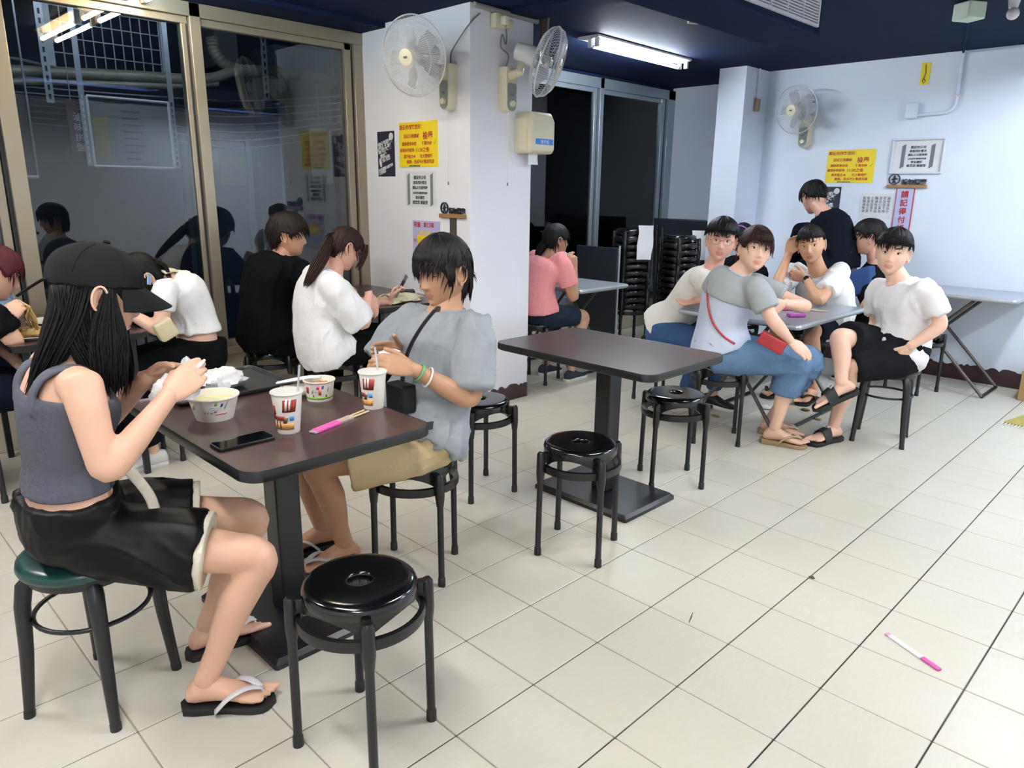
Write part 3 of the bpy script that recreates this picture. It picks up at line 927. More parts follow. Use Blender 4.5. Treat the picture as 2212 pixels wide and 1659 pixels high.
def dark_poster(label, x0, x1, z0, z1, y):
    t = sheet('dark_poster', label, 'poster', x0, x1, z0, z1, y, M_NAVYP, group='dark navy posters')
    w, h = x1-x0, z1-z0
    rot = Matrix.Rotation(0.28, 4, 'Y').inverted()
    for k, (v, s, sz) in enumerate(((0.62, '您們用餐', 0.22), (0.50, '請勿大聲', 0.2), (0.38, '喧嘩', 0.2), (0.30, '謝謝您', 0.2), (0.10, '環境需要大家維護', 0.11), (0.03, '敬請配合', 0.11))):
        text_obj('lettering', s, sz*w, M_GRAYP, (x0+w*(0.05+0.12*(k in (2, 3))), y-0.0035, z0+v*h), FACE_NY @ Matrix.Rotation(0.25, 4, 'Z'), t, bold=0.001)
    obj('moon_mark', tube_geo([(x1-0.035, y-0.003, z1-0.035), (x1-0.035, y-0.004, z1-0.035)], 0.024, 20), M_GRAYP, t)
    obj('leaf_mark', ellip_geo((x0+0.03, y-0.003, z0+0.09), ((0.014, 0, 0.005), (0, 0.0012, 0), (-0.008, 0, 0.03))), M_GRAYP, t)
    return t
dark_poster('narrow dark navy poster with slanted white characters on the column', -3.145, -2.952, 1.488, 1.782, 2.01)
dark_poster('dark navy poster behind the bending person on the right wall', -1.50, -1.305, 1.20, 1.472, 5.43)
def stripe_notice(label, x0, x1, z0, z1, y, framed):
    t = sheet('striped_notice', label, 'poster', x0, x1, z0, z1, y, M_GRAYP, group='black and white notices')
    w, h = x1-x0, z1-z0
    bx0, bx1, bz0, bz1 = (x0+w*0.16, x1-w*0.16, z0+h*0.14, z1-h*0.14) if framed else (x0+w*0.06, x1-w*0.10, z0+h*0.03, z1-h*0.08)
    bw, bh = bx1-bx0, bz1-bz0
    gs = []
    for k in range(26):
        z = bz0+bh*k/26
        for xx in (bx0, bx1-0.03*1.0):
            gs.append(obox_geo((xx+0.015, y-0.0034, z+bh/52), ((0.014, 0, 0.007), (0, 0.0003, 0), (-0.001, 0, 0.0018))))
    obj('stripe_border', join(*gs), M_INK, t, smooth=0)['kind'] = 'stuff'
    yy = y-0.0036
    it = []
    for v, s, k in ((0.84, '親愛的父母', 0.13), (0.68, '請看顧好寶貝', 0.12), (0.52, '應防止兒童奔跑', 0.115), (0.36, '以免發生碰撞的危險', 0.085), (0.20, '敬愛關照', 0.12), (0.04, '感恩您‧謝謝您', 0.13)):
        it.append(((bx0+bx1)/2, bz0+v*bh, k*bh*1.0, s, M_INK, 'CENTER'))
    lines(t, yy, it)
    if framed:
        fr = mat('white_frame_plastic', 'd3dae6', 0.35)
        e = 0.014
        for a in ((x0-e, x1+e, z0-e, z0), (x0-e, x1+e, z1, z1+e), (x0-e, x0, z0, z1), (x1, x1+e, z0, z1)):
            obj('frame_bar', box_geo(a[0], a[1], y-0.018, y-0.0005, a[2], a[3]), fr, t, bevel=0.003)
    return t
stripe_notice('white notice with black slanted stripe border under the yellow one on the column', -2.838, -2.513, 1.298, 1.520, 2.01, False)
stripe_notice('framed white notice with black characters on the right wall', -0.925, -0.570, 1.588, 1.828, 5.43, True)
t = sheet('lilac_flyer', 'lilac and yellow flyer on the column behind the person in grey', 'poster', -2.77, -2.482, 0.93, 1.205, 2.01, M_LILAC)
lines(t, 2.0065, [(-2.755, 1.165, 0.036, '限量', M_RED), (-2.65, 1.165, 0.036, '新口味', M_RED), (-2.70, 1.115, 0.03, '好吃好喝', M_YEL), (-2.76, 1.06, 0.03, '每日現做', M_RED)])
obj('yellow_patch', box_geo(-2.72, -2.52, 2.0055, 2.0069, 1.05, 1.11), M_YEL, t)
t = sheet('vertical_plaque', 'lilac vertical plaque with red characters and red edge on the right wall', 'sign', -0.862, -0.728, 1.10, 1.46, 5.43, mat('pale_lilac_board', 'b7c0e4', 0.4), th=0.004)
for k, ch in enumerate('請記得付帳'):
    text_obj('lettering', ch, 0.058, M_RED, (-0.795, 5.4205, 1.395-0.066*k), FACE_NY, t, 'CENTER', bold=0.0012)
for x in (-0.862, -0.732):
    obj('edge_strip', box_geo(x, x+0.005, 5.4205, 5.43, 1.10, 1.46), M_RED, t)
t = sheet('price_sheet', 'white sheet with columns of grey handwriting on the right wall', 'poster', -1.136, -0.882, 1.225, 1.420, 5.43, M_GRAYP)
for k in range(7):
    text_obj('lettering', '\n'.join('乾麵滷味湯品小菜加蛋不辣'[(k*3) % 8:(k*3) % 8+5]), 0.026, M_GREYBTN, (-1.105+0.032*k, 5.4265, 1.375), FACE_NY, t, 'CENTER')
def tee_sign(label, x0, x1, z, y, post_z, post_m):
    """little sign: round pictogram and cut-out characters standing on a wooden bar"""
    t = thing('pictogram_sign', label, 'sign', ((x0+x1)/2, y, z), 0, 'round pictogram signs on wooden bars')
    obj('wooden_bar', box_geo(x0, x1, y-0.02, y-0.0005, z-0.012, z+0.012), M_WOODB, t, bevel=0.002)
    if post_z:
        obj('post', box_geo((x0+x1)/2-0.03, (x0+x1)/2+0.03, y-0.008, y-0.0005, post_z, z-0.012), post_m, t)
    w = x1-x0
    R = w*0.145
    cx, cz = x0+w*0.17, z+0.012+R
    n = 40
    ring = [np.array([(cx+R*k*math.cos(2*PI*i/n), yy, cz+R*k*math.sin(2*PI*i/n)) for i in range(n)]) for k, yy in ((1, y-0.002), (1, y-0.012), (0.84, y-0.012), (0.84, y-0.002))]
    obj('ring', loft_geo(ring+[ring[0]], cap=False), M_INK, t, smooth=40, fixn=True)
    fig = join(ellip_geo((cx, y-0.007, cz+R*0.45), ((R*0.2, 0, 0), (0, 0.004, 0), (0, 0, R*0.2))),
               tube_geo([(cx, y-0.007, cz+R*0.3), (cx-R*0.05, y-0.007, cz-R*0.25)], R*0.2, 8, rnd=True),
               tube_geo([(cx-R*0.05, y-0.007, cz-R*0.2), (cx-R*0.3, y-0.007, cz-R*0.7)], R*0.11, 8), tube_geo([(cx-R*0.05, y-0.007, cz-R*0.2), (cx+R*0.3, y-0.007, cz-R*0.7)], R*0.11, 8),
               tube_geo([(cx, y-0.007, cz+R*0.2), (cx+R*0.5, y-0.007, cz+R*0.05)], R*0.1, 8), tube_geo([(cx, y-0.007, cz+R*0.2), (cx-R*0.5, y-0.007, cz-R*0.1)], R*0.1, 8))
    obj('figure', fig, M_INK, t)
    text_obj('lettering', '請勿攜寵', w*0.155, M_INK, (x0+w*0.36, y-0.010, z+0.018), FACE_NY, t, extrude=0.003, bold=0.0012)
    return t
tee_sign('round pictogram and black characters on a wooden bar on the column', -2.472, -2.225, 1.245, 2.01, 1.02, mat('dark_slate_wood', '4a4540', 0.6, var=0.2))
tee_sign('round pictogram and black characters on a wooden bar on the right wall', -0.942, -0.645, 1.478, 5.43, 0, None)
t = sheet('paper_charm', 'yellow paper charm with brown brush strokes high on the right wall', 'charm', -0.81, -0.745, 2.235, 2.395, 5.43, M_YEL)
obj('brush_mark', join(tube_geo([(-0.782, 5.4255, 2.38), (-0.775, 5.4255, 2.32), (-0.785, 5.4255, 2.28)], 0.003, 5), tube_geo([(-0.785, 5.4255, 2.28), (-0.77, 5.4255, 2.26), (-0.782, 5.4255, 2.245), (-0.793, 5.4255, 2.265), (-0.785, 5.4255, 2.285)], 0.003, 5)), mat('brown_brush_ink', '6b5418', 0.6), t)

# ---- conduit, switch box, ceiling box and lamp at the right
cp = thing('wall_conduit', 'white conduit bending from the ceiling down to a wall box', 'conduit', (-0.53, 5.41, 2.0))
arc = [(-0.531, 5.412, 2.449), (-0.528, 5.412, 2.10)]+[(-0.528-0.075*(1-math.cos(a)), 5.412, 2.095-0.075*math.sin(a)) for a in np.linspace(0.2, PI/2, 6)]+[(-0.79, 5.412, 2.014)]
obj('pipe', tube_geo(arc, 0.0115, 10), M_WALLB, cp, smooth=60)
obj('pipe_clip', box_geo(-0.545, -0.511, 5.395, 5.43, 2.13, 2.145), M_FIX, cp, bevel=0.002)
obj('box', box_geo(-0.873, -0.79, 5.385, 5.4295, 1.99, 2.105), M_WALLB, cp, bevel=0.006)
cb = thing('ceiling_box', 'pale green emergency box hanging from the ceiling', 'box', (-0.109,3.863,2.400))
q = np.array((-0.109,3.863,2.400))
obj('housing', obox_geo(q, ((0.05, -0.03, 0), (0.03, 0.05, 0), (0, 0, 0.045))), mat('pale_green_plastic', 'c3d2bf', 0.4), cb, bevel=0.008)
obj('conduit_drop', tube_geo([q+np.array((0, 0.04, 0.03)), (-0.531, 5.40, 2.438)], 0.009, 8), M_CEIL, cb)
lp = thing('spot_lamp', 'small round glass lamp at the ceiling by the top right corner', 'lamp', (0.073,3.981,2.400))
q = np.array((0.073,3.981,2.400))
obj('lamp_holder', tube_geo([q+np.array((0, 0, 0.049)), q+np.array((0, 0, 0.01))], [0.03, 0.022], 14), M_FIX, lp, smooth=50)
obj('bulb', ellip_geo(q+np.array((0.005, -0.01, -0.02)), ((0.032, 0, 0), (0, 0.032, 0), (0, 0, 0.032))), M_FIX, lp, smooth=180)
vt = thing('loose_bracket', 'small chipped bracket stuck to the dark ceiling', 'bracket', (-1.516,3.298,2.449))
q = np.array((-1.492,3.260,2.440))
obj('plate', obox_geo(q, ((0.02, 0.03, 0), (0.012, -0.008, 0), (0, 0, 0.008))), mat('chipped_plaster', 'a3978c', 0.7, var=0.2), vt)
sb = thing('wall_socket', 'old beige socket with a short conduit beside the pillar', 'socket', (-2.055, 5.22, 2.12))
obj('socket_box', box_geo(-2.0545, -2.02, 5.19, 5.25, 2.10, 2.20), mat('dirty_beige', 'a08f78', 0.6, var=0.2), sb, bevel=0.004)
obj('pipe', tube_geo([(-2.04, 5.22, 2.2), (-2.04, 5.22, 2.449)], 0.009, 8), M_WALLB, sb)

# ---- papers on the stacked stools
for lab, q0, m in (('creased white paper hanging on the left stool stack', ((-2.36, 4.13), 1.135, 0.85, 0.13), M_PAPERW), ('white paper taped to the folded tables beside the right stool stack', ((-2.36, 4.98), 1.07, 0.80, 0.22), M_PAPERW)):
    (x, y), z1, z0, w = q0
    gs = []
    for j in range(6):
        z = z1+(z0-z1)*j/5
        row = [(x-0.08+w*i/3*0.75+0.006*math.sin(j*1.7+i), y+w*i/3*0.62+0.008*math.sin(j+i*2.1), z) for i in range(4)]
        gs.append(np.array(row+[(a+0.0012, b-0.0016, c) for a, b, c in row[::-1]]))
    t = thing('paper_sheet', lab, 'paper', (x, y, z0))
    obj('sheet', loft_geo(gs), m, t, smooth=60)

# ================================================================ people: builders
def remesh(geos, voxel, smooth=4, keep=1.0):
    """fuse overlapping closed shapes into one continuous quad surface"""
    v, f = join(*geos)
    me = bpy.data.meshes.new('tmp')
    me.from_pydata(v.tolist(), [], f)
    o = bpy.data.objects.new('tmp', me)
    import bmesh
    bm = bmesh.new(); bm.from_mesh(me); bmesh.ops.recalc_face_normals(bm, faces=bm.faces); bm.to_mesh(me); bm.free()
    r = o.modifiers.new('r', 'REMESH'); r.mode = 'VOXEL'; r.voxel_size = voxel
    if smooth:
        s = o.modifiers.new('s', 'SMOOTH'); s.factor = 0.5; s.iterations = smooth
    oe = evaluated(o)
    m2 = oe.to_mesh()
    n = len(m2.vertices)
    co = np.empty(n*3); m2.vertices.foreach_get('co', co)
    nl = len(m2.loops)
    vi = np.empty(nl, np.int32); m2.loops.foreach_get('vertex_index', vi)
    fs = [tuple(q) for q in vi.reshape(-1, 4).tolist()] if nl == 4*len(m2.polygons) else [tuple(p.vertices) for p in m2.polygons]
    oe.to_mesh_clear()
    bpy.data.objects.remove(o); bpy.data.meshes.remove(me)
    return co.reshape(-1, 3), fs

_perm = np.random.default_rng(3).random((32, 32, 32))
def vnoise(p):
    p = np.asarray(p)
    i = np.floor(p).astype(int); t = p-i
    t = t*t*(3-2*t)
    out = 0
    for dx in (0, 1):
        for dy in (0, 1):
            for dz in (0, 1):
                w = (t[:, 0] if dx else 1-t[:, 0])*(t[:, 1] if dy else 1-t[:, 1])*(t[:, 2] if dz else 1-t[:, 2])
                out = out+w*_perm[(i[:, 0]+dx) % 32, (i[:, 1]+dy) % 32, (i[:, 2]+dz) % 32]
    return out

def vnormals(v, f):
    q = np.array([x[:4] if len(x) >= 4 else (x[0], x[1], x[2], x[2]) for x in f])
    fn = np.cross(v[q[:, 2]]-v[q[:, 0]], v[q[:, 3]]-v[q[:, 1]])
    n = np.zeros_like(v)
    for k in range(4):
        np.add.at(n, q[:, k], fn)
    return n/np.maximum(1e-12, np.linalg.norm(n, axis=1))[:, None]

def folds(g, amp, freq, axis, seed=0.0, fine=0.35):
    """cloth folds: ridges running along axis, displaced in the geometry"""
    v, f = g
    n = vnormals(v, f)
    a = nrm(axis)
    w = v+0.07*(np.stack([vnoise(v*7+seed+k*9.1) for k in range(3)], 1)-0.5)
    along = w@a
    p = w-np.outer(along, a)*0.80
    r = 1-np.abs(2*vnoise(p*freq+seed)-1)
    r2 = 1-np.abs(2*vnoise(p*freq*2.1+seed+5)-1)
    m = np.clip(vnoise(v*6+seed*3)*2.2-0.55, 0.15, 1)
    return v+n*(m*(amp*((r**2.6)-0.3)+amp*fine*((r2**2)-0.33)))[:, None], f

def catmull(xs, ys, x):
    xs = np.asarray(xs, float); ys = np.asarray(ys, float)
    m = np.gradient(ys, xs)
    x = np.clip(x, xs[0], xs[-1])
    i = np.clip(np.searchsorted(xs, x)-1, 0, len(xs)-2)
    h = xs[i+1]-xs[i]; t = (x-xs[i])/h
    return (2*t**3-3*t**2+1)*ys[i]+(t**3-2*t**2+t)*h*m[i]+(-2*t**3+3*t**2)*ys[i+1]+(t**3-t**2)*h*m[i+1]

HZ = [-0.118, -0.112, -0.10, -0.085, -0.06, -0.03, 0.0, 0.05, 0.09, 0.118]
HW = [0.052, 0.056, 0.060, 0.066, 0.070, 0.0735, 0.076, 0.079, 0.081, 0.082]
HF = [0.130, 0.130, 0.128, 0.115, 0.100, 0.092, 0.090, 0.097, 0.104, 0.106]
HB = [0.010, 0.015, 0.022, 0.052, 0.080, 0.092, 0.099, 0.108, 0.115, 0.118]

def head_points(off=None, feat=True, nz=60, na=64, jaw=1.0, full=0.0, nose=1.0):
    """head surface in its own frame (x right, y forward, z up), as a grid of rings"""
    th = np.linspace(-PI/2*0.985, PI/2*0.985, nz)
    u = np.arange(na)/na
    ph = 2*PI*u-0.55*np.sin(2*PI*u)
    TH, PH = np.meshgrid(th, ph, indexing='ij')
    z = 0.118*np.sin(TH); c = np.cos(TH)
    w = catmull(HZ, HW, z)*c
    w = w*(1+full*np.exp(-((z+0.05)/0.035)**2))
    w = np.where(z < -0.04, w*(1+(jaw-1)*np.clip((-0.04-z)/0.05, 0, 1)), w)
    yf = catmull(HZ, HF, z)*c; yb = catmull(HZ, HB, z)*c
    cp = np.cos(PH)
    x = w*np.sin(PH)
    y = np.where(cp > 0, yf*np.abs(cp)**0.92, -yb*np.abs(cp))
    if feat:
        fr = np.clip(cp*3, 0, 1)
        g = lambda x0, z0, sx, sz: np.exp(-((x-x0)/sx)**2-((z-z0)/sz)**2)
        d = 0
        pr = np.interp(z, [-0.045, -0.040, -0.034, -0.027, -0.018, 0.0, 0.016, 0.032], [0, 0.003, 0.015, 0.021, 0.018, 0.010, 0.004, 0.0])
        sg = np.interp(z, [-0.04, -0.025, 0.02], [0.015, 0.0125, 0.008])
        d = d+nose*pr*np.exp(-(x/sg)**2)
        for s in (-1, 1):
            d = d+0.006*g(s*0.013, -0.030, 0.0065, 0.007)
            d = d-0.0085*g(s*0.032, 0.012, 0.017, 0.011)
            d = d+0.004*g(s*0.030, 0.034, 0.022, 0.008)
            d = d+0.005*g(s*0.046, -0.022, 0.02, 0.018)
            d = d-0.002*g(s*0.026, -0.062, 0.006, 0.01)
        d = d+0.0052*g(0, -0.0535, 0.020, 0.0055)+0.0056*g(0, -0.0665, 0.017, 0.006)-0.0035*g(0, -0.060, 0.022, 0.0022)
        d = d-0.004*g(0, -0.077, 0.02, 0.006)+0.006*g(0, -0.098, 0.02, 0.014)
        y = y+d*fr
    if off is not None:
        n = np.stack([x/0.0058, y/0.009, z/0.0139], -1)
        n = n/np.maximum(1e-6, np.linalg.norm(n, axis=-1))[..., None]
        o = off(x, y, z, PH, n)
        x, y, z = x+n[..., 0]*o, y+n[..., 1]*o, z+n[..., 2]*o
    return np.stack([x, y, z], -1), PH

class Frame:
    def __init__(self, c, F, U, s=1.0):
        self.c = np.asarray(c, float); self.F = nrm(F)
        U = np.asarray(U, float); self.U = nrm(U-self.F*np.dot(U, self.F)); self.R = np.cross(self.F, self.U); self.s = s
    def __call__(self, p):
        p = np.asarray(p, float)*self.s
        return self.c+np.tensordot(p, np.stack([self.R, self.F, self.U]), 1)

class Acc:
    """collects pieces with a material index each"""
    def __init__(self): self.v, self.f, self.m, self.n = [], [], [], 0
    def add(self, g, mi=0, per=None):
        v, f = g
        self.v.append(np.asarray(v, float))
        self.f += [tuple(i+self.n for i in q) for q in f]
        self.m += list(per) if per is not None else [mi]*len(f)
        self.n += len(v)
    def geo(self): return np.vstack(self.v), self.f

def add_head(A, fr, eyes='open', gaze=(0.0, 0.0), jaw=1.0, full=0.0, brow=1.0, nose=1.0, ears=True, far=False):
    P, _ = head_points(None, True, 60 if not far else 46, 64 if not far else 48, jaw, full, nose)
    nz, na = P.shape[:2]
    f = ringfaces(nz, na)
    X = P.reshape(-1, 3)
    per = []
    for q in f:
        c = X[list(q)].mean(0)
        lip = c[1] > 0.05 and abs(c[0]) < 0.023 and -0.0735 < c[2] < -0.0485 and (abs(c[0])/0.023)**2+((c[2]+0.060)/0.0125)**2 < 1
        per.append(1 if lip else 0)
    A.add((fr(X), f), per=per)
    def surf_y(x, z):
        d = (P[..., 0]-x)**2+(P[..., 2]-z)**2+np.where(P[..., 1] < 0, 9, 0)
        return P[np.unravel_index(np.argmin(d), d.shape)][1]
    E = lambda c, r, mi, n=12, m=8: A.add((lambda g: (fr(g[0]), g[1]))(ellip_geo(c, np.diag(r), n, m)), mi)
    for s in (-1, 1):
        ye = surf_y(s*0.032, 0.011)
        if eyes == 'open':
            E((s*0.032, ye-0.0025, 0.011), (0.0138, 0.0055, 0.0066), 2)
            E((s*0.032+gaze[0]*0.006, ye+0.0006, 0.0112+gaze[1]*0.002), (0.0060, 0.0032, 0.0062), 3)
        A.add((lambda g: (fr(g[0]), g[1]))(tube_geo([(s*(0.032+d), ye+0.0012-abs(d)*0.12, 0.011+(0.0068-abs(d-0.002)*0.30 if eyes == 'open' else -0.001-0.12*(0.014-abs(d)))) for d in np.linspace(-0.0145, 0.0155, 7)], [0.0007, 0.0013, 0.0016, 0.0016, 0.0016, 0.0014, 0.0008], 5)), 3)
        if brow:
            pts = []
            for d in np.linspace(-0.016, 0.020, 6):
                zz = 0.0345+0.004*math.cos((d-0.004)*80)
                pts.append((s*(0.032+d), surf_y(s*(0.032+d), zz)+0.0005, zz))
            A.add((lambda g: (fr(g[0]), g[1]))(tube_geo(pts, [(0.0016*brow, 0.001), (0.0034*brow, 0.0014), (0.0034*brow, 0.0014), (0.003*brow, 0.0014), (0.0022*brow, 0.001), (0.0008, 0.0008)], 6, ref=(0, 0, 1))), 4)
        if ears:
            n, m = 16, 10
            g = ellip_geo((0, 0, 0), ((0.0095, 0, 0), (0, 0.018, 0.005), (0, -0.006, 0.033)), n, m)
            v = g[0]
            out = np.clip(v[:, 0]/0.0085, 0, 1)
            rad = np.sqrt((v[:, 1]/0.018)**2+(v[:, 2]/0.033)**2)
            v[:, 0] -= out*0.013*np.exp(-(rad/0.50)**2)
            v[:, 0] += 0.22*(-v[:, 1])*1.0
            v = v*np.array([s, 1, 1])+np.array([s*0.0765, -0.012, -0.004])
            A.add((fr(v), g[1]), 0)
            hx = [(s*(0.0865+0.0035*math.cos(q*0.5)), -0.014+0.0175*math.sin(q)-0.002*math.cos(q), -0.001+0.030*math.cos(q)) for q in np.linspace(0.9, -3.3, 14)]
            A.add((lambda g2: (fr(g2[0]), g2[1]))(tube_geo(hx, 0.0032, 7, rnd=True)), 0)
            A.add((lambda g2: (fr(g2[0]), g2[1]))(ellip_geo((s*0.083, -0.006, -0.034), np.diag((0.0045, 0.008, 0.009)), 10, 8)), 0)

def hairline(points):
    a = [p[0] for p in points]; zz = [p[1] for p in points]
    return lambda ph: np.interp(np.abs(np.degrees((ph+PI) % (2*PI)-PI)), a, zz)

def hair_cap(fr, hl, thick, top=1.0, streak=0.004, seed=1, part=None, na=96, nz=70, soft=0.006):
    """hair mass grown from the head surface; thick(ph,z) in metres"""
    rs = np.random.default_rng(seed)
    ns = rs.random(400)
    def off(x, y, z, PH, n):
        h = hl(PH)
        m = np.clip((z-h)/soft+0.5, 0, 1); m = m*m*(3-2*m)
        q = np.degrees(PH)/360*60
        i = np.floor(q).astype(int); t = q-i
        st = ns[i % 60]*(1-t)+ns[(i+1) % 60]*t
        q2 = np.degrees(PH)/360*170+z*40
        i2 = np.floor(q2).astype(int)
        st2 = ns[100+i2 % 170]
        th = thick(PH, z)+streak*(st-0.5)+streak*0.6*(st2-0.5)
        return th*m-0.010*(1-m)
    P, _ = head_points(off, False, nz, na)
    X = P.reshape(-1, 3)
    return fr(X), ringfaces(nz, na)

def strands(paths_fn, n, seed, r=0.004, seg=6, sides=4):
    """n tapered locks; paths_fn(rs) -> polyline"""
    rs = np.random.default_rng(seed)
    gs = []
    for k in range(n):
        P = np.asarray(paths_fn(rs), float)
        L = len(P)
        t = np.linspace(0, 1, L)
        rad = r*rs.uniform(0.6, 1.2)*(0.55+0.9*np.minimum(1, t*4))*np.clip(1.02-t**3, 0.06, 1)
        gs.append(tube_geo(P, [(a, a*0.55) for a in rad], sides))
    return join(*gs)

def scalp_locks(fr, hl, thick, n, length, seed, lift=0.25, fall=0.3, crown=(0, -0.035, 0.11), r=0.0042, zmin=None):
    """short locks lying over the hair mass, flowing away from the crown"""
    P, PH = head_points(lambda x, y, z, PH, nn: thick(PH, z)*0.85*np.ones_like(x), False, 50, 72)
    h = hl(PH)
    ok = np.argwhere(P[..., 2] > h+0.002)
    cr = np.array(crown)
    rs0 = np.random.default_rng(seed+50)
    def path(rs):
        i, j = ok[rs.integers(len(ok))]
        p = P[i, j].copy()
        nn = nrm(p/np.array([0.0058, 0.009, 0.0139]))
        d = p-cr
        d = d-nn*np.dot(d, nn)
        d = nrm(d+rs.normal(0, 0.012, 3)) if np.linalg.norm(d) > 0.01 else nrm(np.cross(nn, rs.normal(size=3)))
        L = length*rs.uniform(0.6, 1.25)
        pts = []
        tp = float(np.asarray(thick(np.array([0.0]), np.array([p[2]]))).ravel()[0])*0.92
        rad3 = np.array([0.078+tp, 0.101+tp, 0.119+tp])
        e0 = max(0.9, min(1.04, np.linalg.norm(p/rad3)))
        for t in np.linspace(0, 1, 6):
            q = p+d*L*t-np.array([0, 0, fall*L*t*t*0.4])
            if q[2] > -0.03:
                q = q*(e0/np.linalg.norm(q/rad3))
            q = q+nn*lift*L*0.10*t*t
            pts.append(q)
        return fr(np.array(pts))
    return strands(path, n, seed, r)

def bundle(path, width, thick, n, seed, r=0.004, jit=0.006, wdir=None, taper=1.0, frizz=0.003):
    """long hair: n locks following a guide path, spread over width x thick (lists along the path)"""
    path = np.asarray(path, float)
    K = len(path)
    T, S, B = frames(path, wdir)
    tt = np.linspace(0, K-1, 12)
    def path_fn(rs):
        a, b = rs.uniform(-1, 1), rs.uniform(-1, 1)
        end = rs.uniform(0.82, 1.0)
        ph = rs.uniform(0, 6.3)
        pts = []
        for t in tt*end:
            i = min(int(t), K-2); u = t-i
            p = path[i]*(1-u)+path[i+1]*u
            s = nrm(S[i]*(1-u)+S[i+1]*u); bb = nrm(B[i]*(1-u)+B[i+1]*u)
            w = width[i]*(1-u)+width[i+1]*u; th = thick[i]*(1-u)+thick[i+1]*u
            pts.append(p+s*a*w+bb*b*th*math.sqrt(max(0.0, 1-a*a*0.8))+rs.normal(0, 1, 3)*0.0+s*frizz*math.sin(t*1.7+ph)*t/K)
        return pts
    return strands(path_fn, n, seed, r)

def smooth_path(P, k=5):
    P = np.asarray(P, float)
    q = np.vstack([P[:1]*2-P[1:2], P, P[-1:]*2-P[-2:-1]])
    o = []
    for i in range(1, len(q)-2):
        for j in range(k):
            t = j/k
            o.append(0.5*((2*q[i])+(-q[i-1]+q[i+1])*t+(2*q[i-1]-5*q[i]+4*q[i+1]-q[i+2])*t*t+(-q[i-1]+3*q[i]-3*q[i+1]+q[i+2])*t**3))
    o.append(P[-1])
    return np.array(o)

# ---- hands
def rot_about(v, ax, a):
    ax = nrm(ax); v = np.asarray(v, float)
    return v*math.cos(a)+np.cross(ax, v)*math.sin(a)+ax*np.dot(ax, v)*(1-math.cos(a))

def hand_geo(w, d, t, side, curl=(25, 30, 35, 40), thumb=(20, 20), spread=4, s=1.0, thumb_out=0.6, voxel=0.0028):
    """w wrist, d towards the fingers, t towards the thumb side; curl: degrees per finger joint, index to little"""
    w = np.asarray(w, float); d = nrm(d); t = nrm(np.asarray(t, float)-d*np.dot(t, d))
    n = np.cross(t, d) if side == 'R' else np.cross(d, t)          # out of the palm
    gs = [tube_geo([w-d*0.02*s, w, w+d*0.025*s, w+d*0.055*s, w+d*0.085*s, w+d*0.092*s],
                   [(0.024*s, 0.019*s), (0.025*s, 0.018*s), (0.034*s, 0.0165*s), (0.040*s, 0.0145*s), (0.040*s, 0.012*s), (0.036*s, 0.009*s)], 16, ref=t)]
    gs.append(ellip_geo(w+d*0.038*s+t*0.020*s+n*0.006*s, (d*0.032*s, t*0.017*s, n*0.014*s), 12, 8))   # ball of the thumb
    L = (0.066, 0.074, 0.069, 0.053)
    ax = np.cross(d, n)                                            # positive turn bends towards the palm
    for i in range(4):
        b = w+d*(0.086-0.004*abs(i-1.2))*s+t*(0.0295-0.0195*i)*s
        f = rot_about(d, n, math.radians((1.5-i)*spread)*(1 if side == 'L' else -1)*-1)
        c = curl[i] if not isinstance(curl[i], (tuple, list)) else None
        cs = (c*0.8, c, c*0.7) if c is not None else curl[i]
        pts, rad = [b-f*0.012*s], [0.0092*s]
        p = b; k = 0
        for seg, q in zip((0.46, 0.30, 0.24), cs):
            f = rot_about(f, ax, math.radians(q))
            pts.append(p+f*0.003*s); rad.append((0.0092-0.0009*k-0.0008*(i == 3))*s)
            p = p+f*L[i]*seg*s
            pts.append(p-f*0.002*s); rad.append((0.0086-0.0010*k-0.0008*(i == 3))*s); k += 1
        gs.append(tube_geo(pts, rad, 10, rnd=True))
    b = w+d*0.022*s+t*0.024*s+n*0.003*s
    f = nrm(t*thumb_out+d*0.75+n*0.35)
    bend = nrm(np.cross(f, nrm(-t*0.8+n*0.5+d*0.2)))
    pts, rad = [b], [0.0125*s]
    p = b; k = 0
    for seg, q in zip((0.042, 0.031, 0.025), (0, thumb[0], thumb[1])):
        f = rot_about(f, bend, math.radians(q))
        p = p+f*seg*s
        pts.append(p); rad.append((0.0108-0.0013*k)*s); k += 1
    gs.append(tube_geo(pts, rad, 10, rnd=True))
    return remesh(gs, voxel*s, 3)

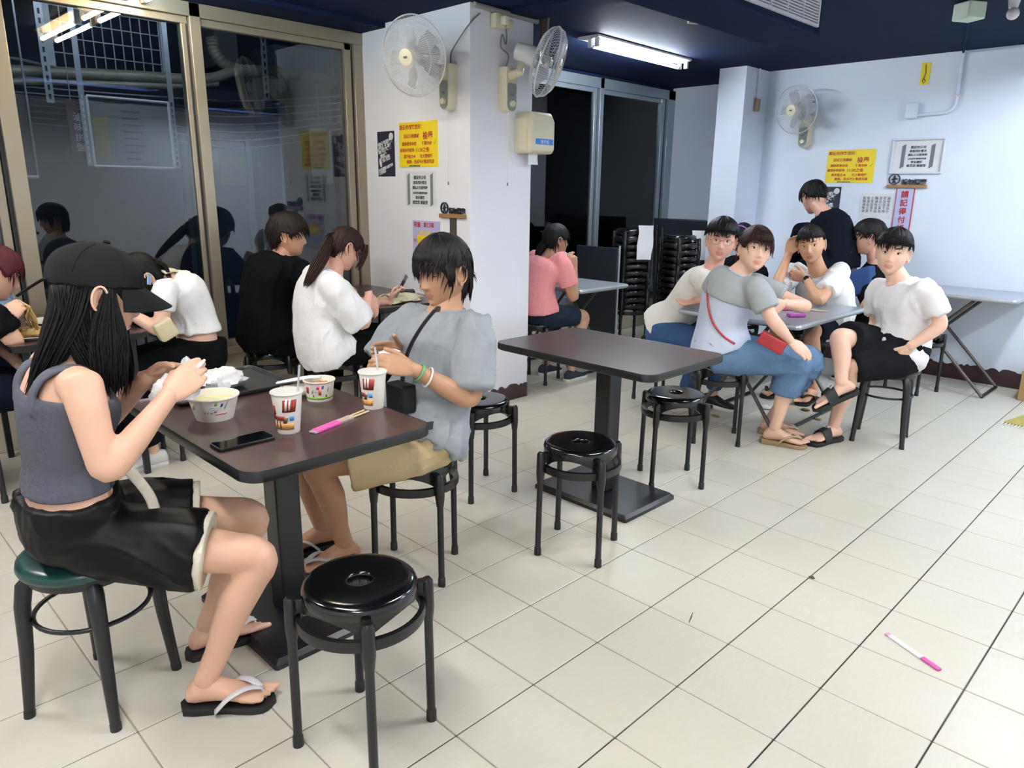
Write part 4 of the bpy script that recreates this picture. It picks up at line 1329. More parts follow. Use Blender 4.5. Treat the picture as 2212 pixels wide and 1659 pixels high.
def foot_geo(ankle, toe, gz, s=1.0, toes=True, voxel=0.0035, side=1, pitch=None):
    """bare foot; toe = horizontal direction (or any direction with pitch), gz = height the sole rests on; side +1 left foot"""
    a = np.asarray(ankle, float)
    f = nrm(toe)
    if pitch is None:
        up = np.array([0, 0, 1.0])
    else:
        up = nrm(np.asarray(pitch, float)-f*np.dot(pitch, f))
    lat = np.cross(up, f)                       # towards the person's left
    base = a.copy()
    base = base-up*np.dot(base-np.array([a[0], a[1], gz]), up) if pitch is None else a-up*0.075*s
    R = lambda d, w, h0, h1, o=0.0: np.array([base+f*d*s+lat*(o+w*math.cos(q))*s+up*((h0+h1)/2+(h1-h0)/2*math.sin(q))*s for q in np.arange(16)*2*PI/16])
    rings = [R(-0.062, 0.012, 0.015, 0.035), R(-0.055, 0.024, 0.004, 0.055), R(-0.035, 0.030, 0.0, 0.078), R(-0.005, 0.031, 0.002, 0.090), R(0.03, 0.033, 0.004, 0.080), R(0.07, 0.037, 0.003, 0.060), R(0.105, 0.043, 0.0, 0.044), R(0.135, 0.0455, 0.0, 0.033), R(0.158, 0.041, 0.0, 0.024), R(0.166, 0.034, 0.004, 0.018)]
    gs = [loft_geo(rings)]
    if toes:
        for k in range(5):
            o = (-0.032+0.0160*k)*(1 if side > 0 else -1)
            L = (0.034, 0.030, 0.026, 0.021, 0.015)[k]
            r = (0.0115, 0.0085, 0.0082, 0.0078, 0.0075)[k]
            b = base+f*(0.160-0.0085*k*0.6-0.004*k*(k > 2))*s+lat*o*s+up*(r+0.001)*s
            gs.append(tube_geo([b-f*0.02*s+up*0.006*s, b+up*0.003*s, b+f*L*s], [r*s, r*s, r*0.9*s], 10, rnd=True))
    return remesh(gs, voxel*s, 3)

def sole_outline(L, n=40):
    """right-ish symmetric slipper outline, heel at -0.075, toe at L-0.075"""
    P = []
    xs = np.linspace(0, 1, n//2)
    w = catmull([0, 0.03, 0.12, 0.3, 0.5, 0.7, 0.85, 0.95, 1.0], [0.0, 0.024, 0.036, 0.037, 0.038, 0.047, 0.048, 0.033, 0.0], xs)
    for x, ww in zip(xs, w): P.append((x*L-0.075, max(ww, 0.003)))
    for x, ww in zip(xs[::-1], w[::-1]): P.append((x*L-0.075, -max(ww, 0.003)))
    return np.array(P)

def sole_geo(ankle, toe, gz, L=0.265, h=(0.022, 0.018), s=1.0, up=(0, 0, 1.0)):
    f = nrm(toe); up = nrm(np.asarray(up, float)-f*np.dot(up, f)); lat = np.cross(up, f)
    b = np.array([ankle[0], ankle[1], gz]) if abs(up[2]) > 0.999 else np.asarray(ankle, float)
    o = sole_outline(L)
    rows = []
    for k, e in ((0, 0.94), (0.15, 1.0), (0.85, 1.0), (1.0, 0.96)):
        rows.append(np.array([b+f*(x)*s+lat*y*e*s+up*s*k*(h[0]+(h[1]-h[0])*(x+0.075)/L) for x, y in o]))
    return loft_geo(rows)

# ---- body
TW = [(-0.16, 0.105, 0.075, 0.085), (-0.08, 0.150, 0.100, 0.115), (0.0, 0.168, 0.110, 0.125), (0.18, 0.152, 0.105, 0.112), (0.38, 0.128, 0.098, 0.092), (0.58, 0.138, 0.108, 0.098), (0.76, 0.156, 0.112, 0.105), (0.88, 0.158, 0.092, 0.092), (0.95, 0.125, 0.068, 0.070), (1.0, 0.070, 0.055, 0.055)]
class Body:
    """joints: P pelvis, N neck base, S shoulders, E elbows, W wrists, H hips, K knees, A ankles (each of the last as (left, right))"""
    def __init__(self, P, N, S, E, W, H, K, A, M=None, s=1.0, k=1.0, bust=0.0, belly=0.0):
        a = lambda q: np.asarray(q, float)
        self.P, self.N = a(P), a(N)
        self.S, self.E, self.W, self.H, self.K, self.A = ([a(x) if x is not None else None for x in q] for q in (S, E, W, H, K, A))
        self.M = a(M) if M is not None else (self.P+self.N)/2
        self.s, self.k, self.bust, self.belly = s, k, bust, belly
    def axis(self, t):
        c = 2*self.M-0.5*(self.P+self.N)
        p = (1-t)**2*self.P+2*t*(1-t)*c+t*t*self.N
        d = nrm(2*(1-t)*(c-self.P)+2*t*(self.N-c))
        la = nrm(self.H[0]-self.H[1]); lb = nrm(self.S[0]-self.S[1])
        tt = min(1, max(0, t))
        L = la*(1-tt)+lb*tt
        L = nrm(L-d*np.dot(L, d))
        return p, d, L, np.cross(L, d)
    def ring(self, t, ease=0.0, n=28, wk=1.0, dk=1.0):
        row = [np.interp(t, [q[0] for q in TW], [q[i] for q in TW]) for i in (1, 2, 3)]
        p, d, L, F = self.axis(t)
        w, df, db = (row[0]*self.s*self.k*wk+ease, row[1]*self.s*self.k*dk+ease, row[2]*self.s*self.k*dk+ease)
        df += self.bust*math.exp(-((t-0.70)/0.11)**2)+self.belly*math.exp(-((t-0.22)/0.2)**2)
        q = np.arange(n)*2*PI/n
        ex = 0.86
        cx = np.sign(np.cos(q))*np.abs(np.cos(q))**ex; cy = np.sign(np.sin(q))*np.abs(np.sin(q))**ex
        return p+np.outer(cx*w, L)+np.outer(np.where(cy > 0, cy*df, cy*db), F)
    def torso(self, t0, t1, ease=0.0, n=12, wk=1.0, dk=1.0, flare=0.0):
        ts = np.linspace(t0, t1, n)
        return loft_geo([self.ring(t, (ease if t < 0.97 else ease*0.5)+flare*max(0, 1-(t-t0)/0.25), wk=wk, dk=dk) for t in ts])
    def arm(self, i, ease=0.0, t0=0.0, t1=2.0, inner=0.0, thick=1.0):
        """tube along shoulder-elbow-wrist from t0 to t1 (elbow at 1, wrist at 2)"""
        S, E, W = self.S[i], self.E[i], self.W[i]
        rr = ([-0.3, 0.0, 0.35, 0.8, 1.0, 1.2, 1.45, 1.8, 2.0], [0.050, 0.050, 0.044, 0.038, 0.036, 0.038, 0.036, 0.027, 0.0245])
        ts = np.unique(np.concatenate([np.linspace(t0, t1, 9), [q for q in (0.86, 0.93, 1.0, 1.07, 1.14) if t0 < q < t1]]))
        pts = []
        for t in ts:
            p = S+(E-S)*t if t <= 1 else E+(W-E)*(t-1)
            if 0.86 < t < 1.14:
                u = (t-0.86)/0.28; p = (1-u)**2*(S+(E-S)*0.86)+2*u*(1-u)*E+u*u*(E+(W-E)*0.14)
            pts.append(p)
        if inner:
            c = self.axis(0.86)[0]
            pts = [S+(c-S)*inner]+pts
            ts = np.concatenate([[-0.3], ts])
        return pts, [np.interp(t, *rr)*self.s*thick+ease for t in ts]
    def leg(self, i, ease=0.0, t0=0.0, t1=2.0, thick=1.0):
        H, K, A = self.H[i], self.K[i], self.A[i]
        rr = ([-0.1, 0.0, 0.3, 0.7, 0.92, 1.0, 1.12, 1.32, 1.6, 1.85, 2.0], [0.085, 0.088, 0.080, 0.064, 0.056, 0.055, 0.051, 0.055, 0.045, 0.035, 0.034])
        ts = np.unique(np.concatenate([np.linspace(t0, t1, 11), [q for q in (0.84, 0.9, 0.95, 1.0, 1.05, 1.1, 1.16) if t0 < q < t1]]))
        pts = []
        sh = nrm(A-K); th = nrm(K-H)
        back = nrm(np.cross(np.cross(th, sh), sh))            # towards the calf side
        for t in ts:
            p = H+(K-H)*t if t <= 1 else K+(A-K)*(t-1)
            if 0.84 < t < 1.16:
                u = (t-0.84)/0.32; p = (1-u)**2*(H+(K-H)*0.84)+2*u*(1-u)*(K*1.5-(H+(K-H)*0.84+K+(A-K)*0.16)*0.25)+u*u*(K+(A-K)*0.16)
            if 1.1 < t < 1.75 and np.linalg.norm(np.cross(th, sh)) > 0.2: p = p-back*0.012*self.s*math.sin((t-1.1)/0.65*PI)*(1 if np.dot(back, th) > 0 else -1)
            pts.append(p)
        return pts, [np.interp(t, *rr)*self.s*thick+ease for t in ts]
    def skin(self, head, voxel=0.008, arms=(2.0, 2.0), legs=(2.0, 2.0), bare=0.0, neck_r=0.052, leg_k=1.0, arm_k=1.0):
        gs = [self.torso(-0.1, 1.0, -0.014+bare)]
        hb = head.c-head.U*0.055*head.s-head.F*0.018*head.s
        gs.append(tube_geo([self.N-(self.N-self.P)*0.08, self.N, (self.N*0.45+hb*0.55), hb, hb+(hb-self.N)*0.25], [0.075*self.s, (neck_r+0.009)*self.s, neck_r*self.s, neck_r*self.s, 0.045*self.s], 18))
        for i in (0, 1):
            if self.W[i] is not None and arms[i]:
                p, r = self.arm(i, 0, 0.0, arms[i], inner=0.45, thick=arm_k); gs.append(tube_geo(p, r, 14, rnd=True))
            if self.A[i] is not None and legs[i]:
                p, r = self.leg(i, 0, 0.0, legs[i], leg_k); gs.append(tube_geo(p, r, 16, rnd=True))
        return remesh(gs, voxel, 5)
    def tee(self, hem=0.0, ease=0.016, sleeve=(0.72, 0.72), sl_ease=0.028, voxel=0.008, fold=0.006, flare=0.012, top=0.985, seed=0.0, freq=14, drop=None):
        gs = [self.torso(hem, top, ease, 14, flare=flare)]
        for i in (0, 1):
            if not sleeve[i]: continue
            p, r = self.arm(i, 0, 0.0, sleeve[i], inner=0.5)
            n = len(r)
            r = [x+sl_ease*(0.4+0.6*min(1, k/(n*0.5))) for k, x in enumerate(r)]
            gs.append(tube_geo(p, r, 18))
        g = remesh(gs, voxel, 4)
        return folds(g, fold, freq, self.N-self.P, seed) if fold else g
    def bottoms(self, legs=(0.75, 0.75), ease=0.012, waist=0.2, hem_flare=0.0, voxel=0.008, fold=0.012, seed=0.0, leg_k=1.0, freq=14, pelvis_k=1.0):
        gs = [self.torso(-0.16, waist, ease, 8, wk=pelvis_k, dk=pelvis_k)]
        for i in (0, 1):
            p, r = self.leg(i, 0, -0.0, legs[i], leg_k)
            n = len(r)
            r = [x+ease+hem_flare*(k/(n-1))**1.2 for k, x in enumerate(r)]
            p = [self.P*0.35+self.H[i]*0.65]+p; r = [r[0]]+r
            gs.append(tube_geo(p, r, 20))
        g = remesh(gs, voxel, 4)
        return folds(g, fold, freq, self.K[0]-self.H[0], seed) if fold else g

SKINS = {}
def skin_mats(tone):
    if tone not in SKINS:
        base = {'fair': 'd9ad93', 'tan': 'b58a6c', 'light': 'e0b7a0', 'mid': 'c99a7b', 'rosy': 'd6a490'}[tone]
        SKINS[tone] = [mat('skin_'+tone, base, 0.5, var=0.05, scale=40, sss=0.12, bump=0.03, bscale=300), mat('lips_'+tone, {'fair': 'c07a6e', 'tan': '9f6a58', 'light': 'c88a7c', 'mid': 'b27868', 'rosy': 'bd7d70'}[tone], 0.45, var=0.05),
                       mat('eye_white', 'd9d6d2', 0.25), mat('eye_dark', '1c1412', 0.2), mat('brow_hair', '231b19', 0.7)]
    return SKINS[tone]
def hair_mat(name, col):
    return mat('hair_'+name, col, 0.5, var=0.35, scale=18, stretch=(9, 9, 1.2), spec=0.22, bump=0.25, bscale=90)
def cloth(name, col, rough=0.85, var=0.06, bump=0.25, bscale=90, **k):
    return mat('cloth_'+name, col, rough, var=var, bump=bump, bscale=bscale, spec=k.pop('spec', 0.2), **k)

def person(label, loc, group=None):
    return thing('person', label, 'person', loc, 0, group)
def put(name, g, m, parent, smooth=180, midx=None):
    return obj(name, g, m, parent, smooth=smooth, midx=midx)

def hair_strip(path, w, th=0.002, ref=None):
    """flat ribbon along a path"""
    return tube_geo(path, [(w, th)]*len(path), 8, ref=ref)

# ================================================================ people
M_HAIRB = hair_mat('black', '0c0a0b')
M_HAIRBR = hair_mat('brown', '2a1712')
M_HAIRG = hair_mat('greying', '1a1718')
M_CAP = cloth('cap_black', '131315', 0.9, bump=0.15, bscale=400)
M_SOLE = mat('black_foam_sole', '141416', 0.6, var=0.1)
M_WSTRAP = mat('white_strap_leather', 'd9d9da', 0.45)

def nyloc(p, dz=0.0): return (float(p[0]), float(p[1]), float(p[2])+dz)

def flipflop(parent, ankle, toe, strap_m, s=1.0, sole_m=None, h=(0.024, 0.020), gz=0.0):
    f = nrm(toe); up = np.array([0, 0, 1.0]); lat = np.cross(up, f)
    so = put('slipper', sole_geo(ankle, toe, gz, 0.262, h, s), sole_m or M_SOLE, parent, 40)
    b = np.array([ankle[0], ankle[1], gz])
    z0 = 0.020
    post = b+f*0.150*s+lat*0.0+up*0.035*s
    for k in (-1, 1):
        P = smooth_path([b+f*0.150*s+up*0.056*s, b+f*0.115*s+lat*k*0.020*s+up*0.070*s, b+f*0.07*s+lat*k*0.042*s+up*0.058*s, b+f*0.03*s+lat*k*0.046*s+up*0.018*s], 4)
        put('strap', tube_geo(P, [(0.0035, 0.012*s)]*len(P), 8, ref=up), strap_m, so)
    put('toe_post', tube_geo([b+f*0.150*s+up*0.056*s, b+f*0.160*s+up*0.015*s], 0.004, 6), strap_m, so)
    return so

# ---------------------------------------------------------------- woman in the black cap
def cap_woman():
    t = person('person in a black cap and grey tank top eating at the foreground table', (-0.83, -0.61, 0.46))
    B = Body(P=(-0.805, -0.625, 0.545), N=(-0.80, -0.590, 0.985), M=(-0.80, -0.625, 0.77),
             S=((-0.955, -0.60, 0.945), (-0.645, -0.605, 0.945)), E=((-0.985, -0.50, 0.735), (-0.585, -0.595, 0.735)),
             W=((-0.875, -0.385, 0.885), (-0.605, -0.425, 0.895)),
             H=((-0.885, -0.60, 0.515), (-0.725, -0.60, 0.515)), K=((-0.711,-0.178,0.455), (-0.496,-0.264,0.435)),
             A=((-0.815, -0.315, 0.095), (-0.562, -0.425, 0.095)), s=0.93, bust=0.018)
    fr = Frame((-0.800,-0.504,1.134), (0.06, 0.96, -0.28), (0, 0.28, 0.96), 1.0)
    A = Acc()
    A.add(B.skin(fr, 0.0065, bare=0.010, neck_r=0.050, arm_k=1.06))
    add_head(A, fr, 'closed', brow=0.8, nose=0.85)
    A.add(hand_geo(B.W[1], np.array((-0.620,-0.324,0.959))-B.W[1], (-0.55, -0.25, 0.8), 'R', (20, 26, 30, 36), (30, 25), s=0.97, thumb_out=0.3))
    A.add(hand_geo(B.W[0], (0.45, 0.75, 0.15), (0.3, -0.3, 0.9), 'L', (30, 32, 36, 40), (20, 15), s=0.93))
    A.add(foot_geo(B.A[1], (0.6, 0.78, 0), 0.022, 0.93, side=-1))
    A.add(foot_geo(B.A[0], (0.08, 1, 0), 0.022, 0.93, side=1))
    put('body', A.geo(), skin_mats('fair'), t, midx=A.m)
    # tank top with wide straps
    gs = [B.torso(0.24, 0.80, 0.005, 12)]
    for sg in (-1, 1):
        pts = []
        for tt, ff, ll in ((0.72, 0.095, 0.085), (0.84, 0.085, 0.085), (0.955, 0.035, 0.092), (0.975, -0.02, 0.095), (0.93, -0.065, 0.090), (0.84, -0.088, 0.085), (0.72, -0.09, 0.08)):
            p, d, L, F = B.axis(tt)
            pts.append(p+L*ll*sg*0.95+F*ff*0.95)
        P = smooth_path(pts, 4)
        gs.append(tube_geo(P, [(0.026, 0.008)]*len(P), 10, ref=(1, 0, 0)))
    put('tank_top', folds(remesh(gs, 0.0055, 3), 0.0022, 20, (1, 0, 0.2), 2.0), cloth('slate_rib', '50525c', 0.8), t)
    # satin shorts with a cream hem band
    sh = put('shorts', folds(B_shorts(B), 0.014, 15, (0.4, 0.9, -0.5), 4.0), mat('cloth_black_satin', '050507', 0.5, var=0.2, scale=10, spec=0.2), t)
    for i in (0, 1):
        p, r = B.leg(i, 0, 0.50, 0.66)
        rr = [x+0.021+0.022*(k/(len(r)-1)) for k, x in enumerate(r)]
        p2, r2 = [p[k] for k in range(5, len(p))], [rr[k]+0.003 for k in range(5, len(p))]
        put('hem_band', remesh([tube_geo(p2, r2, 22)], 0.006, 2), cloth('cream', 'd8d2bf', 0.8), sh)
    P = smooth_path([(-0.680,-0.523,0.708), (-0.660,-0.502,0.670), (-0.645,-0.484,0.624), (-0.630,-0.478,0.568)], 5)
    put('drawstring_ribbon', tube_geo(P, [(0.004, 0.014)]*len(P), 8, ref=(1, 0, 0.3)), cloth('ribbon', 'cfc9b8', 0.7), sh)
    # slippers
    flipflop(t, B.A[1], (0.6, 0.78, 0), M_WSTRAP, 0.97)
    flipflop(t, B.A[0], (0.08, 1, 0), M_WSTRAP, 0.97)
    # hair
    hl = hairline([(0, 0.06), (40, 0.05), (62, 0.0), (76, 0.02), (98, 0.025), (112, -0.05), (180, -0.085)])
    hair = join(hair_cap(fr, hl, lambda ph, z: 0.008+0*z, seed=3),
                bundle(smooth_path([(-0.725,-0.493,1.173), (-0.715,-0.511,1.075), (-0.700,-0.523,0.985), (-0.690,-0.534,0.884)], 3), [0.012, 0.016, 0.026, 0.038, 0.044, 0.045, 0.044, 0.04, 0.038, 0.034], [0.012]*10, 260, 11, 0.0030, wdir=(0, 1, 0)),
                bundle(smooth_path([(-0.765,-0.557,1.188), (-0.750,-0.593,1.091), (-0.760,-0.646,0.982), (-0.790,-0.691,0.873)], 3), [0.05, 0.048, 0.045, 0.042, 0.038, 0.033, 0.028, 0.022, 0.018, 0.012], [0.028]*10, 300, 12, 0.0030, wdir=(0.5, 0.6, 0)),
                bundle(smooth_path([(-0.755,-0.552,1.168), (-0.740,-0.563,1.060), (-0.725,-0.549,0.984), (-0.710,-0.546,0.897)], 3), [0.06, 0.055, 0.05, 0.045, 0.042, 0.04, 0.036, 0.032, 0.03, 0.024], [0.025]*10, 260, 13, 0.0030, wdir=(0, 1, 0)),
                bundle(smooth_path([(-0.872,-0.456,1.109), (-0.885,-0.446,1.005), (-0.890,-0.443,0.913), (-0.890,-0.457,0.836)], 3), [0.035]*10, [0.012]*10, 120, 14, 0.003, wdir=(0, 1, 0)))
    put('hair', hair, M_HAIRB, t)
    # cap
    hlc = hairline([(0, 0.040), (60, 0.034), (95, 0.022), (140, 0.012), (180, 0.010)])
    cg = hair_cap(fr, hlc, lambda ph, z: 0.015+0.005*np.exp(-((z-0.075)/0.04)**2)+0.006*np.cos(ph-PI)*np.exp(-((z-0.06)/0.05)**2), streak=0.0, seed=2, soft=0.004)
    rows = []
    for sgn in (1, -1):
        for k in range(7):
            u = k/6
            row = []
            for a in np.linspace(-70, 70, 21):
                ar = math.radians(a)
                x, y = 0.091*math.sin(ar), 0.105*math.cos(ar)
                e = 0.080*max(0.0, math.cos(ar*1.22))**0.75
                row.append((x*(1+0.02*u), y-0.004+e*u, 0.045-4.6*x*x*(0.45+0.55*u)-0.034*u+sgn*0.0014))
            rows.append(row)
    top, bot = rows[:7], rows[7:]
    ring = [np.vstack([np.array(a), np.array(b)[::-1]]) for a, b in zip(top, bot)]
    brim = loft_geo(ring)
    cp = put('cap', cg, M_CAP, t, 60)
    put('brim', (fr(brim[0]), brim[1]), M_CAP, cp, 60)
    put('cap_button', (lambda g: (fr(g[0]), g[1]))(ellip_geo((0, 0.0, 0.139), np.diag((0.009, 0.009, 0.005)))), M_CAP, cp)
    put('strap', tube_geo(smooth_path([fr((0.02, -0.112, 0.022)), fr((0.0, -0.122, 0.016)), fr((-0.01, -0.150, -0.016)), fr((-0.015, -0.165, -0.035))], 4), [(0.003, 0.011)]*13, 8), M_CAP, cp)
    lg = (lambda g: (fr(g[0]), g[1]))(obox_geo((0.058, 0.097, 0.068), ((0.008, -0.006, 0), (0.0008, 0.0012, 0.0003), (0, -0.002, 0.012))))
    put('patch', lg, mat('blue_white_patch', '8fa6d8', 0.6, var=0.5, scale=140), cp, 0)
    for k in range(6):
        a = 2*PI*k/6+0.2
        pts = []
        for zz in np.linspace(0.045, 0.112, 9):
            cc = math.sqrt(max(0, 1-(zz/0.118)**2))
            w = catmull(HZ, HW, np.array([zz]))[0]*cc; yy = (catmull(HZ, HF, np.array([zz]))[0] if math.cos(a) > 0 else catmull(HZ, HB, np.array([zz]))[0])*cc
            th = 0.0158+0.005*math.exp(-((zz-0.075)/0.04)**2)+0.006*math.cos(a-PI)*math.exp(-((zz-0.06)/0.05)**2)
            n = nrm((w*math.sin(a)/0.0058, yy*math.cos(a)/0.009, zz/0.0139))
            pts.append(np.array((w*math.sin(a), yy*math.cos(a), zz))+n*th)
        put('seam', tube_geo(fr(np.array(pts)), 0.0011, 5), M_CAP, cp)
    return t
def B_shorts(B, legs=(0.62, 0.62)):
    gs = [B.torso(-0.16, 0.20, 0.012, 8)]
    for i in (0, 1):
        p, r = B.leg(i, 0, 0.0, legs[i])
        r = [x+0.018+0.030*(k/(len(r)-1)) for k, x in enumerate(r)]
        gs.append(tube_geo([B.P*0.35+B.H[i]*0.65]+p, [r[0]]+r, 22))
    return remesh(gs, 0.0065, 4)
cap_woman()

# ---------------------------------------------------------------- woman in the grey tee
def grey_woman():
    t = person('person in a grey tee and khaki shorts at the foreground table', (-0.79, 0.48, 0.46))
    B = Body(P=(-0.79, 0.49, 0.55), N=(-0.79, 0.640, 0.985), M=(-0.79, 0.60, 0.76),
             S=((-0.615, 0.625, 0.925), (-0.965, 0.61, 0.925)), E=((-0.555, 0.555, 0.700), (-1.02, 0.47, 0.735)),
             W=((-0.635,0.367,0.830), (-0.860,0.487,0.831)),
             H=((-0.705, 0.47, 0.52), (-0.875, 0.47, 0.52)), K=((-0.925, 0.150, 0.475), (-1.12, 0.17, 0.47)),
             A=((-0.985, 0.285, 0.10), (-1.17, 0.30, 0.10)), s=1.0, k=1.06, bust=0.01, belly=0.025)
    fr = Frame((-0.790,0.629,1.116), (0.02, -0.98, -0.18), (0, -0.18, 0.98), 1.0)
    A = Acc()
    A.add(B.skin(fr, 0.007, neck_r=0.055))
    add_head(A, fr, 'closed', brow=0.7, full=0.05)
    A.add(hand_geo(B.W[0], np.array((-0.700,0.244,0.874))-B.W[0], (-0.5, 0.1, 0.75), 'L', (18, 22, 26, 34), (10, 10), s=0.97))
    A.add(hand_geo(B.W[1], np.array((-0.860,0.343,0.869))-B.W[1], (0.25, 0.3, 0.9), 'R', (8, 10, 12, 16), (5, 5), s=0.97))
    A.add(foot_geo(B.A[0], (-0.2, -1, 0), 0.022, 0.97, side=1))
    A.add(foot_geo(B.A[1], (-0.2, -1, 0), 0.022, 0.97, side=-1))
    put('body', A.geo(), skin_mats('tan'), t, midx=A.m)
    tm = cloth('heather_grey', '8f9499', 0.9, var=0.14, bump=0.2, bscale=60)
    tee = put('tee_shirt', B.tee(-0.06, 0.022, (0.80, 0.80), 0.034, 0.0065, 0.022, 0.02, seed=1.3, freq=16), tm, t)
    p, d, L, F = B.axis(0.985)
    rg = [p+L*0.072*math.cos(q)+F*0.062*math.sin(q)+d*0.004 for q in np.arange(36)*2*PI/36]
    put('collar', tube_geo(rg, 0.0075, 8, closed=True), tm, tee)
    put('hem_tag', obox_geo((-0.600,0.401,0.634), ((0.004, 0.014, 0), (0.0012, 0, 0), (0, 0.002, 0.014))), M_INK, tee, 0)
    sh = put('shorts', B.bottoms((0.70, 0.70), 0.022, 0.18, 0.03, 0.0065, 0.014, 3.1), cloth('khaki', 'c4b08a', 0.85, bump=0.15), t)
    flipflop(t, B.A[0], (-0.2, -1, 0), mat('grey_strap', 'b5b2b4', 0.5), 1.0)
    flipflop(t, B.A[1], (-0.2, -1, 0), mat('grey_strap', 'b5b2b4', 0.5), 1.0)
    hl = hairline([(0, 0.052), (30, 0.050), (50, 0.035), (62, 0.0), (68, -0.035), (76, -0.035), (82, 0.025), (100, 0.028), (110, -0.02), (120, -0.085), (180, -0.095)])
    th = lambda ph, z: 0.016+0.010*np.clip(z/0.1, 0, 1)-0.008*np.clip(np.cos(ph), 0, 1)*np.clip(1.2-z/0.08, 0, 1)
    hair = join(hair_cap(fr, hl, th, streak=0.006, seed=5),
                scalp_locks(fr, hl, th, 700, 0.050, 21, 0.1, 0.3, r=0.0030))
    # fringe falling over the forehead, locks over the nape
    def fringe(rs):
        x = rs.uniform(-0.050, 0.062)
        y0 = 0.098*math.sqrt(max(0.05, 1-(x/0.082)**2))
        return fr(np.array([(x*0.55, y0*0.72, 0.112), (x*0.85, y0+0.004, 0.088), (x, y0+0.009, 0.068), (x+0.003, y0+0.006, 0.050+rs.uniform(-0.010, 0.012)+(0.012 if x < -0.02 else 0))]))
    def nape(rs):
        a = rs.uniform(118, 242); ar = math.radians(a)
        x, y = 0.088*math.sin(ar), 0.105*math.cos(ar)
        return fr(np.array([(x, y, 0.04), (x*1.06, y*1.06, -0.01), (x*1.03, y*0.98, -0.06), (x*0.92, y*0.82, -0.105+rs.uniform(-0.012, 0.012))]))
    def sideb(rs):
        s = rs.choice((-1, 1)); y = rs.uniform(0.022, 0.055)
        return fr(np.array([(s*0.084, y, 0.05), (s*0.088, y, 0.01), (s*0.082, y+0.002, -0.03+rs.uniform(-0.012, 0.012))]))
    hair = join(hair, strands(fringe, 150, 31, 0.0038), strands(nape, 160, 32, 0.0042), strands(sideb, 60, 33, 0.0035))
    put('hair', hair, M_HAIRG, t)
    # bracelets
    W, E = B.W[0], B.E[0]
    for k, (u, m, rr) in enumerate(((0.10, mat('jade_bangle', '4f9a63', 0.25), 0.0042), (0.24, mat('white_bangle', 'e6e0d6', 0.25), 0.0035))):
        c = W+(E-W)*u; ax = nrm(E-W+np.array((0, 0, 0.03*k)))
        T, S_, B_ = frames([c, c+ax])
        R = 0.030+0.003*k
        put('bracelet', tube_geo([c+S_[0]*R*math.cos(q)+B_[0]*R*math.sin(q) for q in np.arange(28)*2*PI/28], rr, 8, closed=True), m, t)
    put('earring', ellip_geo(fr((-0.080, -0.008, -0.04)), np.diag((0.003, 0.003, 0.005))), mat('silver', 'c8c8c8', 0.2, 0.9), t)
    # black sling strap and pouch
    P = smooth_path([(-0.693,0.530,1.007), (-0.674,0.490,1.007), (-0.702,0.445,0.940), (-0.744,0.425,0.855), (-0.760,0.410,0.747)], 5)
    st = put('sling_bag', remesh([obox_geo((-0.719,0.375,0.715), ((0.05, 0.0, 0), (0.0, 0.03, 0), (0, 0, 0.05)))], 0.006, 5), cloth('black_nylon', '14151b', 0.5), t)
    put('strap', tube_geo(P, [(0.004, 0.011)]*len(P), 8, ref=(0.0, -1, 0.2)), M_BLK, st)
    return t
grey_woman()

# ---------------------------------------------------------------- the other diners
def short_hair(fr, parent, m, hl, th, n=420, length=0.035, seed=1, lift=0.5, r=0.0032, extra=None):
    g = join(hair_cap(fr, hl, th, streak=0.005, seed=seed, na=72, nz=54), scalp_locks(fr, hl, th, n, length, seed, lift, 0.25, r=r), *(extra or []))
    return put('hair', g, m, parent)
HL_MAN = hairline([(0, 0.062), (35, 0.060), (55, 0.045), (70, 0.022), (78, -0.005), (84, 0.030), (102, 0.030), (112, -0.02), (140, -0.055), (180, -0.06)])
HL_FADE = hairline([(0, 0.060), (40, 0.058), (60, 0.052), (80, 0.050), (120, 0.045), (150, 0.02), (180, 0.0)])
HL_WOM = hairline([(0, 0.058), (30, 0.055), (52, 0.03), (66, 0.0), (76, 0.012), (84, 0.030), (100, 0.030), (112, -0.03), (140, -0.075), (180, -0.085)])

def sneaker(parent, ankle, toe, upper_m, s=1.0, sole_c=None):
    f = nrm(toe); up = np.array([0, 0, 1.0]); lat = np.cross(up, f)
    b = np.array([ankle[0], ankle[1], 0.0])
    R = lambda d, w, h0, h1: np.array([b+f*d*s+lat*w*math.cos(q)*s+up*((h0+h1)/2+(h1-h0)/2*math.sin(q))*s for q in np.arange(16)*2*PI/16])
    g = loft_geo([R(-0.07, 0.02, 0.015, 0.06), R(-0.06, 0.032, 0.008, 0.085), R(-0.02, 0.038, 0.008, 0.095), R(0.03, 0.039, 0.008, 0.088), R(0.08, 0.043, 0.008, 0.062), R(0.13, 0.047, 0.008, 0.048), R(0.165, 0.042, 0.008, 0.038), R(0.185, 0.026, 0.010, 0.028)])
    sh = put('shoe', remesh([g], 0.007, 3), upper_m, parent)
    put('sole', sole_geo(ankle, toe, 0.0, 0.272, (0.024, 0.022), s), sole_c or mat('white_rubber', 'd6d6d2', 0.6), sh, 40)
    return sh

